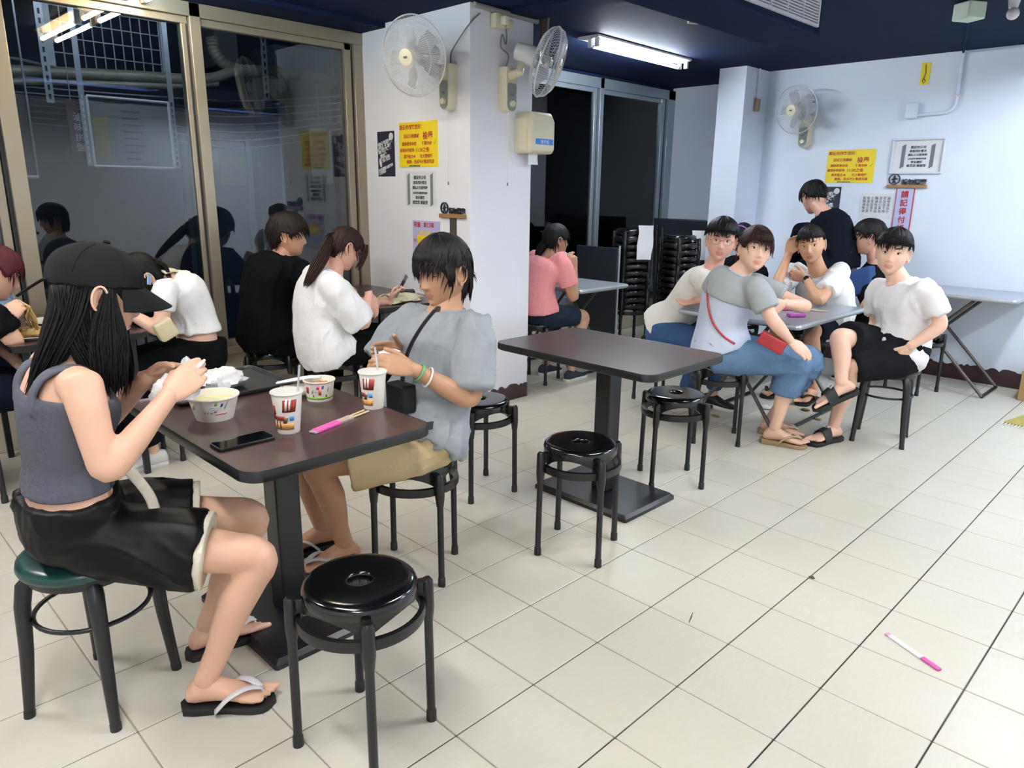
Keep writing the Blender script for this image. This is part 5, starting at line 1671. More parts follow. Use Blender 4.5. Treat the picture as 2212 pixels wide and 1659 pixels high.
def diner(label, loc, B, fr, tone, top_m, bot_m, tee=None, bottoms=None, hands=(None, None), feet=('skip', 'skip'), toes=((0, 1, 0), (0, 1, 0)),
          eyes='open', gaze=(0, 0), full=0.0, jaw=1.0, brow=1.0, vox=0.009, skin=None, collar=True, nose=1.0, legs=(2.0, 2.0)):
    t = person(label, loc)
    A = Acc()
    A.add(B.skin(fr, vox, legs=legs, **(skin or {})))
    add_head(A, fr, eyes, gaze, jaw, full, brow, nose, far=True)
    for i, h in enumerate(hands):
        if h: A.add(hand_geo(B.W[i], h[0], h[1], 'LR'[i], h[2] if len(h) > 2 else (25, 30, 35, 38), h[3] if len(h) > 3 else (20, 20), s=B.s*0.97, voxel=0.0038))
    for i, k in enumerate(feet):
        if k == 'bare': A.add(foot_geo(B.A[i], toes[i], 0.022, B.s*0.97, side=1 if i == 0 else -1, voxel=0.005))
    put('body', A.geo(), skin_mats(tone), t, midx=A.m)
    if top_m:
        kw = dict(voxel=vox, fold=0.018, freq=15); kw.update(tee or {})
        te = put('tee_shirt', B.tee(**kw), top_m, t)
        if collar:
            p, d, L, F = B.axis(0.985)
            put('collar', tube_geo([p+L*0.070*B.s*math.cos(q)+F*0.060*B.s*math.sin(q)+d*0.003 for q in np.arange(28)*2*PI/28], 0.007, 6, closed=True), top_m, te)
    if bot_m:
        kw = dict(voxel=vox); kw.update(bottoms or {})
        put('trousers' if kw.get('legs', (0.7, 0.7))[0] > 1.2 else 'shorts', B.bottoms(**kw), bot_m, t)
    return t

C_WHITE = cloth('white_cotton', 'e4e4e6', 0.85)
C_OFFW = cloth('offwhite_cotton', 'd9d6d0', 0.85)
C_BLACK = cloth('black_cotton', '0a0c0f', 0.95, spec=0.1)
C_NAVYD = cloth('dark_navy', '0e121d', 0.95, spec=0.1)
C_JEAN = cloth('mid_blue_denim', '34517a', 0.9, var=0.18, scale=9)
C_JEANL = cloth('light_blue_denim', '5b7796', 0.9, var=0.16, scale=9)
C_CHAR = cloth('charcoal_twill', '17191d', 0.95, spec=0.1)
C_PINK = cloth('salmon_pink', 'ec9a9c', 0.85, var=0.05)

# stooping person in the white crop top, left window table
B = Body(P=(-2.68, 0.45, 0.535), N=(-2.680,0.349,0.933), M=(-2.68, 0.45, 0.76), S=((-2.52, 0.27, 0.905), (-2.84, 0.25, 0.905)), E=((-2.500,0.227,0.706), (-2.90, 0.12, 0.74)),
         W=((-2.58, 0.09, 0.82), (-2.78, 0.02, 0.80)), H=((-2.60, 0.43, 0.51), (-2.76, 0.43, 0.51)), K=((-2.56, 0.04, 0.48), (-2.82, 0.02, 0.47)), A=((-2.55, 0.14, 0.09), (-2.80, 0.10, 0.09)), s=0.95, bust=0.01)
fr = Frame((-2.680,0.222,0.952), (0, -0.75, -0.66), (0, -0.66, 0.75), 1.0)
t = diner('person stooping in a white crop top at the left window table', (-2.667, 0.40, 0.46), B, fr, 'light', C_WHITE, C_BLACK,
          dict(hem=0.26, ease=0.018, sleeve=(0.5, 0.5), sl_ease=0.02), dict(legs=(1.9, 1.9), ease=0.035, fold=0.012, waist=0.17), (((0.1, -0.9, 0.3), (-0.8, -0.2, 0.5)), ((0.1, -0.9, 0.2), (0.8, -0.2, 0.5))), eyes='closed', skin=dict(bare=0.008))
for i in (0, 1): sneaker(t, B.A[i], (0, -1, 0), mat('white_leather', 'd2d0cc', 0.5), 0.95)
short_hair(fr, t, M_HAIRB, HL_WOM, lambda ph, z: 0.016+0*z, 300, 0.06, 41, 0.1, extra=[
    bundle(smooth_path([fr((-0.07, 0.02, 0.04)), fr((-0.088, 0.06, -0.04)), fr((-0.085, 0.10, -0.13)), fr((-0.08, 0.12, -0.20))], 3), [0.05]*10, [0.014]*10, 150, 42, 0.0035, wdir=fr.F),
    bundle(smooth_path([fr((0.07, 0.02, 0.04)), fr((0.088, 0.06, -0.04)), fr((0.085, 0.10, -0.13)), fr((0.08, 0.12, -0.20))], 3), [0.05]*10, [0.014]*10, 100, 43, 0.0035, wdir=fr.F),
    bundle(smooth_path([fr((0, -0.10, 0.03)), fr((0, -0.115, -0.03)), fr((-0.02, -0.08, -0.10))], 4), [0.06]*9, [0.014]*9, 120, 44, 0.0035, wdir=fr.R)])
P = smooth_path([(-2.620,0.310,0.984), (-2.660,0.384,0.985), (-2.700,0.489,0.920), (-2.740,0.567,0.825), (-2.780,0.586,0.689)], 5)
put('bag_strap', tube_geo(P, [(0.004, 0.020)]*len(P), 8, ref=(0.2, 0.5, 0.8)), cloth('cream_canvas', 'd3ccae', 0.8), t)

# person at the left edge
B = Body(P=(-2.70, -0.66, 0.535), N=(-2.71, -0.50, 0.955), S=((-2.87, -0.50, 0.915), (-2.55, -0.50, 0.915)), E=((-2.90, -0.40, 0.70), (-2.50, -0.38, 0.72)),
         W=((-2.62, -0.36, 0.60), (-2.530,-0.403,0.826)), H=((-2.78, -0.64, 0.51), (-2.62, -0.64, 0.51)), K=((-2.78, -0.24, 0.47), (-2.60, -0.24, 0.47)), A=((-2.78, -0.32, 0.09), (-2.60, -0.32, 0.09)), s=0.94)
fr = Frame((-2.740,-0.382,1.011), (0.08, 0.90, -0.40), (0, 0.40, 0.9), 1.0)
t = diner('person lifting noodles at the left edge of the picture', (-2.68, -0.63, 0.46), B, fr, 'fair', C_BLACK, C_NAVYD,
          dict(sleeve=(0.7, 0.7)), dict(legs=(1.9, 1.9), ease=0.02), (((0.5, 0.6, -0.4), (0.8, -0.4, 0.3)), (np.array((-2.530,-0.321,0.924))-B.W[1], (-0.5, -0.3, 0.75), (40, 48, 52, 55), (35, 30))), eyes='closed')
for i in (0, 1): sneaker(t, B.A[i], (0, 1, 0), M_SOLE, 0.95)
M_HAIRR = hair_mat('red', '4a1720')
short_hair(fr, t, M_HAIRR, HL_WOM, lambda ph, z: 0.018+0*z, 300, 0.06, 45, 0.1, extra=[bundle(smooth_path([fr((0.02, -0.09, 0.0)), fr((0.03, -0.13, -0.10)), fr((0.02, -0.13, -0.2))], 4), [0.05]*9, [0.025]*9, 120, 46, 0.0035, wdir=fr.R)])

# man in black by the big window
B = Body(P=(-2.87, 0.975, 0.54), N=(-2.860,1.081,1.000), M=(-2.87, 0.98, 0.79), S=((-3.06, 1.10, 0.945), (-2.66, 1.08, 0.945)), E=((-3.08, 1.22, 0.72), (-2.60, 1.20, 0.72)),
         W=((-2.96, 1.42, 0.77), (-2.76, 1.42, 0.77)), H=((-2.96, 0.98, 0.51), (-2.78, 0.98, 0.51)), K=((-2.98, 1.40, 0.48), (-2.76, 1.40, 0.48)), A=((-2.98, 1.30, 0.09), (-2.76, 1.30, 0.09)), s=1.04, k=1.05)
fr = Frame((-2.850,1.133,1.119), (0.55, 0.82, -0.08), (0, 0.08, 1), 1.0)
t = diner('person in black sitting with the back to us by the window', (-2.87, 0.98, 0.46), B, fr, 'mid', C_BLACK, C_BLACK, dict(ease=0.026, hem=-0.10), dict(legs=(1.9, 1.9), ease=0.02), (((0, 0.8, 0.1), (0.7, 0.2, 0.5)), ((0, 0.8, 0.1), (-0.7, 0.2, 0.5))))
for i in (0, 1): sneaker(t, B.A[i], (0, 1, 0), M_SOLE, 1.0)
hl = hairline([(0, 0.045), (35, 0.045), (52, 0.03), (66, 0.012), (78, -0.012), (86, 0.020), (102, 0.022), (112, -0.03), (140, -0.065), (180, -0.075)])
short_hair(fr, t, hair_mat('darkbrown', '1d1614'), hl, lambda ph, z: 0.022+0.012*np.clip(z/0.1, 0, 1), 520, 0.05, 47, 0.5)

# ponytailed woman in white with the phone
B = Body(P=(-2.370,1.072,0.523), N=(-2.370,1.132,0.939), M=(-2.370,1.033,0.751), S=((-2.53, 1.11, 0.915), (-2.20, 1.02, 0.905)), E=((-2.52, 1.30, 0.74), (-2.140,1.174,0.666)),
         W=((-2.360,1.510,0.748), (-2.170,1.236,0.837)), H=((-2.45, 1.14, 0.51), (-2.29, 1.13, 0.51)), K=((-2.48, 1.50, 0.54), (-2.28, 1.50, 0.52)), A=((-2.46, 1.42, 0.09), (-2.27, 1.40, 0.09)), s=0.97)
fr = Frame((-2.360,1.211,1.075), (0.12, 0.86, -0.50), (0, 0.5, 0.86), 0.97)
t = diner('person in a loose white shirt looking at a phone', (-2.37, 1.13, 0.46), B, fr, 'rosy', C_WHITE, C_BLACK, dict(ease=0.034, hem=-0.08, sleeve=(0.92, 0.92), sl_ease=0.05, fold=0.016), dict(legs=(1.9, 1.9), ease=0.015),
          (((0.10, 0.40, 0.85), (0.55, -0.6, 0.35), (40, 44, 46, 46), (20, 10)), ((0.12, 0.2, -0.95), (0.1, 0.9, 0.2), (15, 18, 22, 28))), eyes='closed')
for i in (0, 1): sneaker(t, B.A[i], (0, 1, 0), M_SOLE, 0.95)
h = short_hair(fr, t, M_HAIRBR, HL_WOM, lambda ph, z: 0.013+0*z, 420, 0.06, 48, 0.05, extra=[
    bundle(smooth_path([fr((0.01, -0.108, 0.03)), (-2.320,1.057,1.060), (-2.280,0.959,0.964), (-2.260,0.894,0.892)], 3), [0.014, 0.022, 0.03, 0.034, 0.034, 0.032, 0.028, 0.024, 0.018, 0.012], [0.016, 0.022, 0.026, 0.026, 0.024, 0.02, 0.018, 0.016, 0.012, 0.01], 240, 49, 0.0032, wdir=(0.3, 0.6, 0)),
    bundle(smooth_path([fr((0.05, 0.085, 0.075)), fr((0.066, 0.098, 0.02)), fr((0.062, 0.098, -0.05)), fr((0.055, 0.09, -0.085))], 3), [0.016]*10, [0.006]*10, 50, 50, 0.0026, wdir=fr.F)])
put('hair_clip', tube_geo([fr((0.03, -0.115, 0.05)), fr((0.0, -0.125, 0.035)), fr((-0.03, -0.115, 0.02))], 0.007, 8), M_INK, h)

# woman in pink
B = Body(P=(-2.445, 2.90, 0.54), N=(-2.420,2.966,0.897), M=(-2.44, 2.90, 0.76), S=((-2.60, 3.03, 0.915), (-2.27, 2.97, 0.915)), E=((-2.62, 3.20, 0.74), (-2.200,3.039,0.626)),
         W=((-2.50, 3.26, 0.85), (-2.240,3.078,0.857)), H=((-2.53, 2.92, 0.51), (-2.36, 2.90, 0.51)), K=((-2.55, 3.28, 0.47), (-2.29, 3.27, 0.475)), A=((-2.52, 3.10, 0.09), (-2.255, 3.10, 0.09)), s=0.97, k=1.04)
fr = Frame((-2.420,3.068,1.049), (0.30, 0.95, -0.04), (0, 0.04, 1), 0.97)
t = diner('person in a salmon pink shirt with a lowered mask beyond the column', (-2.445, 2.92, 0.46), B, fr, 'tan', C_PINK, cloth('indigo_denim', '1c2838', 0.9), dict(ease=0.016, hem=0.0, sleeve=(0.55, 0.62)), dict(legs=(0.8, 0.8), ease=0.012),
          (((0.1, 0.4, 0.9), (0.8, 0.1, 0.0)), ((-0.12, -0.2, 0.9), (-0.4, -0.8, 0.1), (40, 50, 55, 55), (30, 30))), gaze=(0, 0))
for i in (0, 1): sneaker(t, B.A[i], ((0, 1, 0), (-0.1, 1, 0))[i], mat('navy_canvas', '2a2c3d', 0.8), 0.95)
short_hair(fr, t, M_HAIRB, HL_WOM, lambda ph, z: 0.012+0*z, 380, 0.06, 51, 0.05, extra=[
    bundle(smooth_path([fr((0, -0.105, -0.01)), fr((-0.01, -0.135, -0.07)), fr((-0.01, -0.145, -0.15)), fr((0, -0.14, -0.22))], 3), [0.02, 0.026, 0.03, 0.03, 0.028, 0.026, 0.022, 0.02, 0.016, 0.01], [0.02]*10, 180, 52, 0.0035, wdir=fr.R)])
mk = (lambda g: (fr(g[0]), g[1]))(ellip_geo((0, 0.062, -0.105), ((0.052, 0, 0), (0, 0.045, -0.01), (0, 0.008, 0.030))))
put('face_mask', mk, cloth('violet_mask', '9aa6e0', 0.8), t)

# person with glasses leaning over the steel table
B = Body(P=(-1.47, 3.12, 0.54), N=(-1.116,3.090,0.943), M=(-1.315,3.110,0.690), S=((-1.143,3.260,0.889), (-1.115,2.940,0.902)), E=((-0.95, 3.22, 0.735), (-0.966,2.940,0.799)),
         W=((-1.00, 3.02, 0.735), (-1.109,2.930,0.761)), H=((-1.45, 3.20, 0.51), (-1.45, 3.03, 0.51)), K=((-1.05, 3.25, 0.50), (-1.06, 3.0, 0.50)), A=((-1.15, 3.28, 0.09), (-1.309,3.181,0.090)), s=1.0, k=0.94)
fr = Frame((-1.061,3.060,1.119), (0.52, -0.85, -0.02), (0.10, 0.02, 1), 1.02)
t = diner('person with glasses in an off-white tee leaning over the steel table', (-1.47, 3.12, 0.46), B, fr, 'rosy', C_OFFW, C_JEAN, dict(ease=0.022, hem=-0.02, sleeve=(0.75, 0.72), sl_ease=0.030, fold=0.018), dict(legs=(1.9, 1.9), ease=0.014, fold=0.01),
          (((-0.3, -0.8, 0), (0.7, -0.5, 0.3)), (np.array((-1.226,2.920,0.731))-B.W[1], (-0.2, 0.9, 0.3), (15, 18, 20, 22))), full=0.10, brow=0.9)
for i in (0, 1): sneaker(t, B.A[i], (1, 0, 0), M_SOLE, 1.0)
short_hair(fr, t, M_HAIRB, HL_FADE, lambda ph, z: 0.020+0.014*np.clip(z/0.1, 0, 1), 480, 0.035, 53, 0.9)
gl = mat('thin_grey_frame', '6b5f5c', 0.3, 0.5)
g0 = None
for s in (-1, 1):
    rim = fr(np.array([(s*0.034+0.024*math.cos(q), 0.1015-abs(0.034+0.024*math.cos(q)*s)*0.16, 0.008+0.019*math.sin(q)) for q in np.arange(28)*2*PI/28]))
    o = put('glasses_rim' if g0 else 'glasses', tube_geo(rim, 0.0011, 6, closed=True), gl, g0 or t)
    g0 = g0 or o
    put('temple', tube_geo([fr((s*0.057, 0.090, 0.012)), fr((s*0.080, 0.055, 0.012)), fr((s*0.082, -0.01, 0.008))], 0.0011, 6), gl, g0)
put('bridge', tube_geo([fr((-0.011, 0.100, 0.012)), fr((0, 0.103, 0.014)), fr((0.011, 0.100, 0.012))], 0.0011, 6), gl, g0)

# woman with the red sling purse
B = Body(P=(-0.80, 2.70, 0.545), N=(-0.740,2.723,0.983), M=(-0.810,2.697,0.738), S=((-0.849,2.864,0.937), (-0.563,2.595,0.919)), E=((-0.44, 2.97, 0.80), (-0.463,2.594,0.768)),
         W=((-0.466,2.729,0.841), (-0.388,2.681,0.649)), H=((-0.80, 2.79, 0.515), (-0.75, 2.62, 0.515)), K=((-0.40, 3.00, 0.50), (-0.436,2.902,0.500)), A=((-0.60, 3.02, 0.10), (-0.505, 2.862, 0.10)), s=1.0, k=1.10, bust=0.02, belly=0.02)
fr = Frame((-0.674,2.742,1.106), (0.72, -0.69, 0.06), (0.10, 0.10, 1), 1.02)
C_STRIPE = cloth('pale_blue_stripe', 'bfc8dc', 0.85, var=0.05)
t = diner('person in a pale blue top with grey sleeves wearing a red sling purse', (-0.795, 2.70, 0.46), B, fr, 'light', C_STRIPE, C_JEANL, dict(ease=0.026, hem=-0.03, sleeve=(0, 0), top=0.80, fold=0.008), dict(legs=(1.5, 1.5), ease=0.022, hem_flare=0.010, fold=0.016, freq=17, waist=0.2),
          ((np.array((-0.495,2.653,0.802))-B.W[0], (0.3, 0.2, 0.9), (35, 38, 40, 40)), (np.array((-0.299,2.724,0.582))-B.W[1], (0.2, 0.75, 0.3), (16, 18, 20, 22))), ('bare', 'bare'), ((0.9, 0.3, 0), (0.94, 0.33, 0)), full=0.06, brow=0.7)
yk = B.tee(0.72, 0.034, (0.68, 0.68), 0.028, 0.008, 0.005, 0.0, seed=7.0)
te = [c for c in t.children if c.name.startswith('tee')][0]
put('grey_yoke', yk, cloth('soft_grey', '9ea4a6', 0.85), te)
for i in (0, 1): flipflop(t, B.A[i], ((0.9, 0.3, 0), (0.94, 0.33, 0))[i], mat('beige_strap', 'b9a98f', 0.6), 1.0, mat('cork_sole', '9c8465', 0.8, var=0.15), (0.030, 0.018))
def fringe9(rs):
    x = rs.uniform(-0.058, 0.058); y0 = 0.098*math.sqrt(max(0.05, 1-(x/0.082)**2))
    return fr(np.array([(x*0.6, y0*0.72, 0.112), (x*0.9, y0+0.008, 0.085), (x, y0+0.014, 0.06), (x*1.02, y0+0.008, 0.038+rs.uniform(-0.008, 0.008))]))
h = short_hair(fr, t, M_HAIRBR, HL_WOM, lambda ph, z: 0.018+0*z, 400, 0.06, 54, 0.05, extra=[strands(fringe9, 120, 55, 0.0036),
    bundle(smooth_path([fr((-0.05, -0.08, 0.0)), fr((-0.06, -0.09, -0.06)), fr((-0.05, -0.07, -0.11))], 4), [0.03]*9, [0.02]*9, 90, 56, 0.0036, wdir=fr.F)])
def on_torso(tt, deg, ease=0.034):
    r_ = B.ring(tt, ease, 72)
    return r_[int(round((deg % 360)/5)) % 72]
P = smooth_path([on_torso(0.93, -60), on_torso(0.80, -100), on_torso(0.62, -135), on_torso(0.44, -165), on_torso(0.28, -190), on_torso(0.14, -215, 0.045)], 6)
sp = put('sling_purse', remesh([obox_geo((-0.466,2.629,0.639), ((0.062, 0.022, -0.030), (-0.008, 0.022, 0), (0.014, 0.005, 0.034)))], 0.006, 4), mat('red_leather', '9e2a2e', 0.4, var=0.1), t)
put('strap', tube_geo(P, [(0.003, 0.006)]*len(P), 8), mat('red_leather', '9e2a2e', 0.4), sp)

# man with the watch, elbows on the table
B = Body(P=(-0.88, 4.27, 0.54), N=(-0.851,4.060,0.877), M=(-0.804,4.200,0.609), S=((-0.688,4.040,0.909), (-1.033,4.080,0.877)), E=((-0.650,3.627,0.735), (-0.989,3.679,0.735)),
         W=((-0.841,3.840,0.862), (-1.024,3.940,1.005)), H=((-0.79, 4.25, 0.51), (-0.97, 4.25, 0.51)), K=((-0.76, 3.84, 0.50), (-1.0, 3.84, 0.50)), A=((-0.74, 3.92, 0.10), (-1.0, 3.92, 0.10)), s=1.05, k=1.06)
fr = Frame((-0.891,3.980,1.066), (0.25, -0.96, -0.10), (-0.18, 0.0, 1), 1.03)
t = diner('person in a lettered white tee with a steel watch, head propped on hand', (-0.88, 4.28, 0.46), B, fr, 'mid', C_WHITE, C_NAVYD, dict(ease=0.024, hem=0.0, sleeve=(0.7, 0.7), sl_ease=0.026), dict(legs=(0.9, 0.9)),
          (((-0.95, -0.1, 0.1), (-0.1, -0.2, 0.9), (40, 45, 50, 50), (25, 20)), ((0.15, 0.1, 0.9), (0.8, 0.5, 0.1), (30, 34, 38, 40), (20, 15))), ('bare', 'bare'), ((0, -1, 0), (0, -1, 0)), gaze=(-0.5, 0), brow=0.9, jaw=1.05)
for i in (0, 1): flipflop(t, B.A[i], (0, -1, 0), M_SOLE, 1.0)
short_hair(fr, t, M_HAIRG, HL_FADE, lambda ph, z: 0.008+0.014*np.clip(z/0.1, 0, 1), 420, 0.028, 57, 0.9)
W, E = B.W[0], B.E[0]
ax = nrm(E-W); T_, S_, B_ = frames([W, W+ax])
wt = put('wrist_watch', tube_geo([W+ax*0.022+S_[0]*0.031*math.cos(q)+B_[0]*0.028*math.sin(q) for q in np.arange(24)*2*PI/24], [(0.003, 0.009)]*24, 8, closed=True), M_STEEL, t)
q = W+ax*0.022+nrm(np.array((0.25, -0.9, 0.3)))*0.032
put('dial', tube_geo([q, q+nrm(np.array((0.25, -0.9, 0.3)))*0.008], 0.017, 16), mat('dark_dial', '20262e', 0.2), wt, 40)
pp, dd, LL, FF = B.axis(0.60)
cc = pp+FF*(0.145)+LL*0.02
rot = Matrix((tuple(LL)+(0,), tuple(dd)+(0,), tuple(FF)+(0,), (0, 0, 0, 1))).transposed()
text_obj('chest_lettering', 'HENRY', 0.065, M_INK, tuple(cc-LL*0.10), rot, t, extrude=0.004)

# young man with crossed legs
B = Body(P=(-0.10, 3.42, 0.545), N=(-0.134,3.440,0.940), M=(-0.078,3.460,0.721), S=((0.030,3.360,0.906), (-0.269,3.520,0.877)), E=((0.142,3.360,0.731), (-0.251,3.520,0.664)),
         W=((0.027,3.260,0.609), (-0.25, 3.40, 0.60)), H=((-0.03, 3.36, 0.52), (-0.19, 3.45, 0.53)), K=((-0.242,3.168,0.460), (-0.296,3.100,0.633)), A=((-0.285, 3.165, 0.10), (-0.222,3.020,0.397)), s=1.02)
fr = Frame((-0.182,3.420,1.086), (0.22, -0.97, 0.0), (0.08, 0, 1), 1.02)
t = diner('person in a plain white tee sitting cross-legged in black slides', (-0.11, 3.42, 0.46), B, fr, 'light', C_WHITE, C_CHAR, dict(ease=0.026, hem=-0.10, sleeve=(0.72, 0.72), sl_ease=0.026, fold=0.018), dict(legs=(0.92, 0.80), ease=0.028, hem_flare=0.012, fold=0.014),
          (((-0.45, 0.15, -0.88), (-0.5, -0.6, 0.3), (12, 12, 12, 12)), None), ('bare', 'skip'), ((-0.30, -0.95, 0), (0, 1, 0)), brow=1.1, full=0.03)
# raised foot hangs with its toes forward and down
ra = B.A[1]; rt = nrm((-0.60, -0.62, -0.42)); ru = nrm((-0.3, -0.35, 0.9))
A2 = Acc(); A2.add(foot_geo(ra, rt, 0, 0.97, side=-1, voxel=0.005, pitch=ru))
bd = [c for c in t.children if c.name.startswith('body')][0]
bm_v, bm_f = A2.geo()
me = bd.data
n0 = len(me.vertices); 
import bmesh
bm = bmesh.new(); bm.from_mesh(me)
vs_ = [bm.verts.new(Vector(p)) for p in bm_v.tolist()]
for q in bm_f:
    fc = bm.faces.new([vs_[i] for i in q]); fc.smooth = True
bm.to_mesh(me); bm.free()
def slide(ankle, toe, up, gz=None):
    f = nrm(toe); up = nrm(np.asarray(up, float)-f*np.dot(up, f)); lat = np.cross(up, f)
    b = np.array([ankle[0], ankle[1], 0.0]) if gz is not None else np.asarray(ankle, float)-up*0.095
    so = put('slide_sandal', sole_geo(b, f, 0.0, 0.275, (0.028, 0.022), 1.0, up) if gz is None else sole_geo(ankle, f, 0.0, 0.275, (0.028, 0.022)), M_SOLE, t, 40)
    rows = []
    for d, w, h in ((0.055, 0.047, 0.085), (0.085, 0.050, 0.078), (0.115, 0.052, 0.066)):
        o_ = [b+f*d+lat*w*math.cos(a)+up*(0.018+h*math.sin(a)) for a in np.linspace(0, PI, 13)]
        i_ = [b+f*d+lat*(w-0.005)*math.cos(a)+up*(0.018+(h-0.005)*math.sin(a)) for a in np.linspace(PI, 0, 13)]
        rows.append(np.array(o_+i_))
    st = put('strap', loft_geo(rows), M_SOLE, so, 60)
    Nn = nrm(up*0.9+f*0.35); Xd = nrm(np.cross(up, f)); Yd = np.cross(Nn, Xd)
    m_ = Matrix((tuple(Xd)+(0,), tuple(Yd)+(0,), tuple(Nn)+(0,), (0, 0, 0, 1))).transposed()
    text_obj('lettering', 'FILA', 0.032, M_GRAYP, tuple(b+f*0.075+up*0.098-Xd*0.036), m_, so, extrude=0.0015, bold=0.0008)
slide(B.A[0], (-0.30, -0.95, 0), (0, 0, 1), 0.0)
slide(ra, rt, ru)
def fringe13(rs):
    x = rs.uniform(-0.062, 0.062); y0 = 0.098*math.sqrt(max(0.05, 1-(x/0.084)**2))
    return fr(np.array([(x*0.6, y0*0.6, 0.125), (x*0.9, y0+0.004, 0.10), (x, y0+0.014, 0.075), (x*1.02, y0+0.010, 0.056+rs.uniform(-0.006, 0.006))]))
short_hair(fr, t, M_HAIRB, HL_FADE, lambda ph, z: 0.016+0.016*np.clip(z/0.1, 0, 1), 460, 0.04, 58, 0.4, extra=[strands(fringe13, 130, 59, 0.0036)])

# bending man in black at the right wall
B = Body(P=(-1.06, 4.58, 0.88), N=(-1.135,4.740,1.262), M=(-0.999,4.620,0.932), S=((-1.370,4.860,1.114), (-0.932,4.620,1.142)), E=((-1.416,5.000,0.764), (-0.855,4.700,0.834)), W=((-1.45, 5.10, 0.95), (-1.10, 4.98, 0.90)),
         H=((-1.14, 4.62, 0.86), (-0.99, 4.52, 0.86)), K=((-1.16, 4.64, 0.47), (-1.0, 4.52, 0.47)), A=((-1.16, 4.62, 0.09), (-1.0, 4.50, 0.09)), s=1.03, k=1.05)
fr = Frame((-1.274,4.820,1.378), (-0.72, 0.52, -0.46), (-0.3, 0.25, 0.9), 1.0)
t = diner('person in black standing bent over, back turned, by the right wall', (-1.08, 4.56, 0.0), B, fr, 'rosy', C_NAVYD, C_BLACK, dict(ease=0.026, hem=-0.12, sleeve=(0.85, 0.85), sl_ease=0.035), dict(legs=(1.95, 1.95), ease=0.02),
          (((-0.2, 0.8, -0.4), (0.6, 0.2, 0.5)), ((-0.2, 0.8, -0.4), (-0.6, 0.2, 0.5))))
for i in (0, 1): sneaker(t, B.A[i], (-0.6, 0.8, 0), M_SOLE, 1.0)
short_hair(fr, t, M_HAIRB, hairline([(0, 0.05), (60, 0.03), (80, 0.02), (100, 0.03), (112, -0.01), (140, -0.03), (180, -0.035)]), lambda ph, z: 0.018+0.010*np.clip(z/0.1, 0, 1), 420, 0.04, 60, 0.9)

# seated person in black behind
B = Body(P=(-0.38, 4.79, 0.54), N=(-0.706,4.720,0.927), M=(-0.638,4.770,0.640), S=((-0.682,4.580,0.823), (-0.708,4.880,0.852)), E=((-0.606,4.460,0.623), (-0.75, 4.98, 0.75)), W=((-0.596,4.360,0.716), (-0.88, 4.8, 0.76)),
         H=((-0.42, 4.71, 0.51), (-0.42, 4.87, 0.51)), K=((-0.80, 4.68, 0.48), (-0.80, 4.88, 0.48)), A=((-0.72, 4.68, 0.09), (-0.72, 4.88, 0.09)), s=1.0)
fr = Frame((-0.761,4.680,1.098), (-0.92, -0.32, -0.14), (-0.1, 0, 1), 1.0)
t = diner('seated person in black with a blue bag behind the cross-legged person', (-0.36, 4.79, 0.46), B, fr, 'rosy', C_BLACK, C_BLACK, dict(ease=0.024, hem=-0.05, sleeve=(0.8, 0.8)), dict(legs=(1.9, 1.9), ease=0.02),
          (((0.1, -0.2, -0.9), (-0.8, 0, 0.1), (20, 24, 28, 30)), None))
for i in (0, 1): sneaker(t, B.A[i], (-1, 0, 0), M_SOLE, 1.0)
short_hair(fr, t, M_HAIRB, HL_MAN, lambda ph, z: 0.018+0.010*np.clip(z/0.1, 0, 1), 420, 0.04, 61, 0.5)
put('blue_bag', remesh([obox_geo((-0.709,4.500,0.800), ((0.07, 0.02, 0.03), (0.01, 0.04, 0), (-0.02, 0, 0.09)))], 0.008, 5), cloth('blue_nylon', '27406e', 0.6), t)

# diner hidden behind the boy, purple headband
B = Body(P=(-1.62, 4.42, 0.54), N=(-1.546,4.340,0.907), S=((-1.416,4.320,0.811), (-1.662,4.340,0.788)), E=((-1.40, 4.2, 0.75), (-1.75, 4.2, 0.75)), W=((-1.45, 4.0, 0.76), (-1.68, 4.0, 0.76)),
         H=((-1.53, 4.40, 0.51), (-1.71, 4.40, 0.51)), K=((-1.5, 4.0, 0.48), (-1.72, 4.0, 0.48)), A=((-1.5, 4.1, 0.09), (-1.72, 4.1, 0.09)), s=0.97)
fr = Frame((-1.582,4.320,1.056), (0.05, -0.95, -0.3), (0, -0.3, 0.95), 1.0)
t = diner('person with a purple headband mostly hidden behind the person with glasses', (-1.62, 4.42, 0.46), B, fr, 'mid', C_BLACK, C_BLACK, dict(ease=0.02), dict(legs=(1.9, 1.9)), (((0, -0.9, 0), (-0.8, 0, 0.2)), ((0, -0.9, 0), (0.8, 0, 0.2))), eyes='closed')
for i in (0, 1): sneaker(t, B.A[i], (0, -1, 0), M_SOLE, 1.0)
short_hair(fr, t, M_HAIRB, HL_WOM, lambda ph, z: 0.014+0*z, 300, 0.05, 62, 0.1)
put('headband', tube_geo([fr((0.096*math.sin(q), 0.012+0.09*math.cos(q)*0.3, 0.135*math.cos(q)*0.95)) for q in np.linspace(-1.7, 1.7, 20)], [(0.010, 0.004)]*20, 8, ref=fr.F), cloth('purple_band', '6d4a86', 0.7), t)

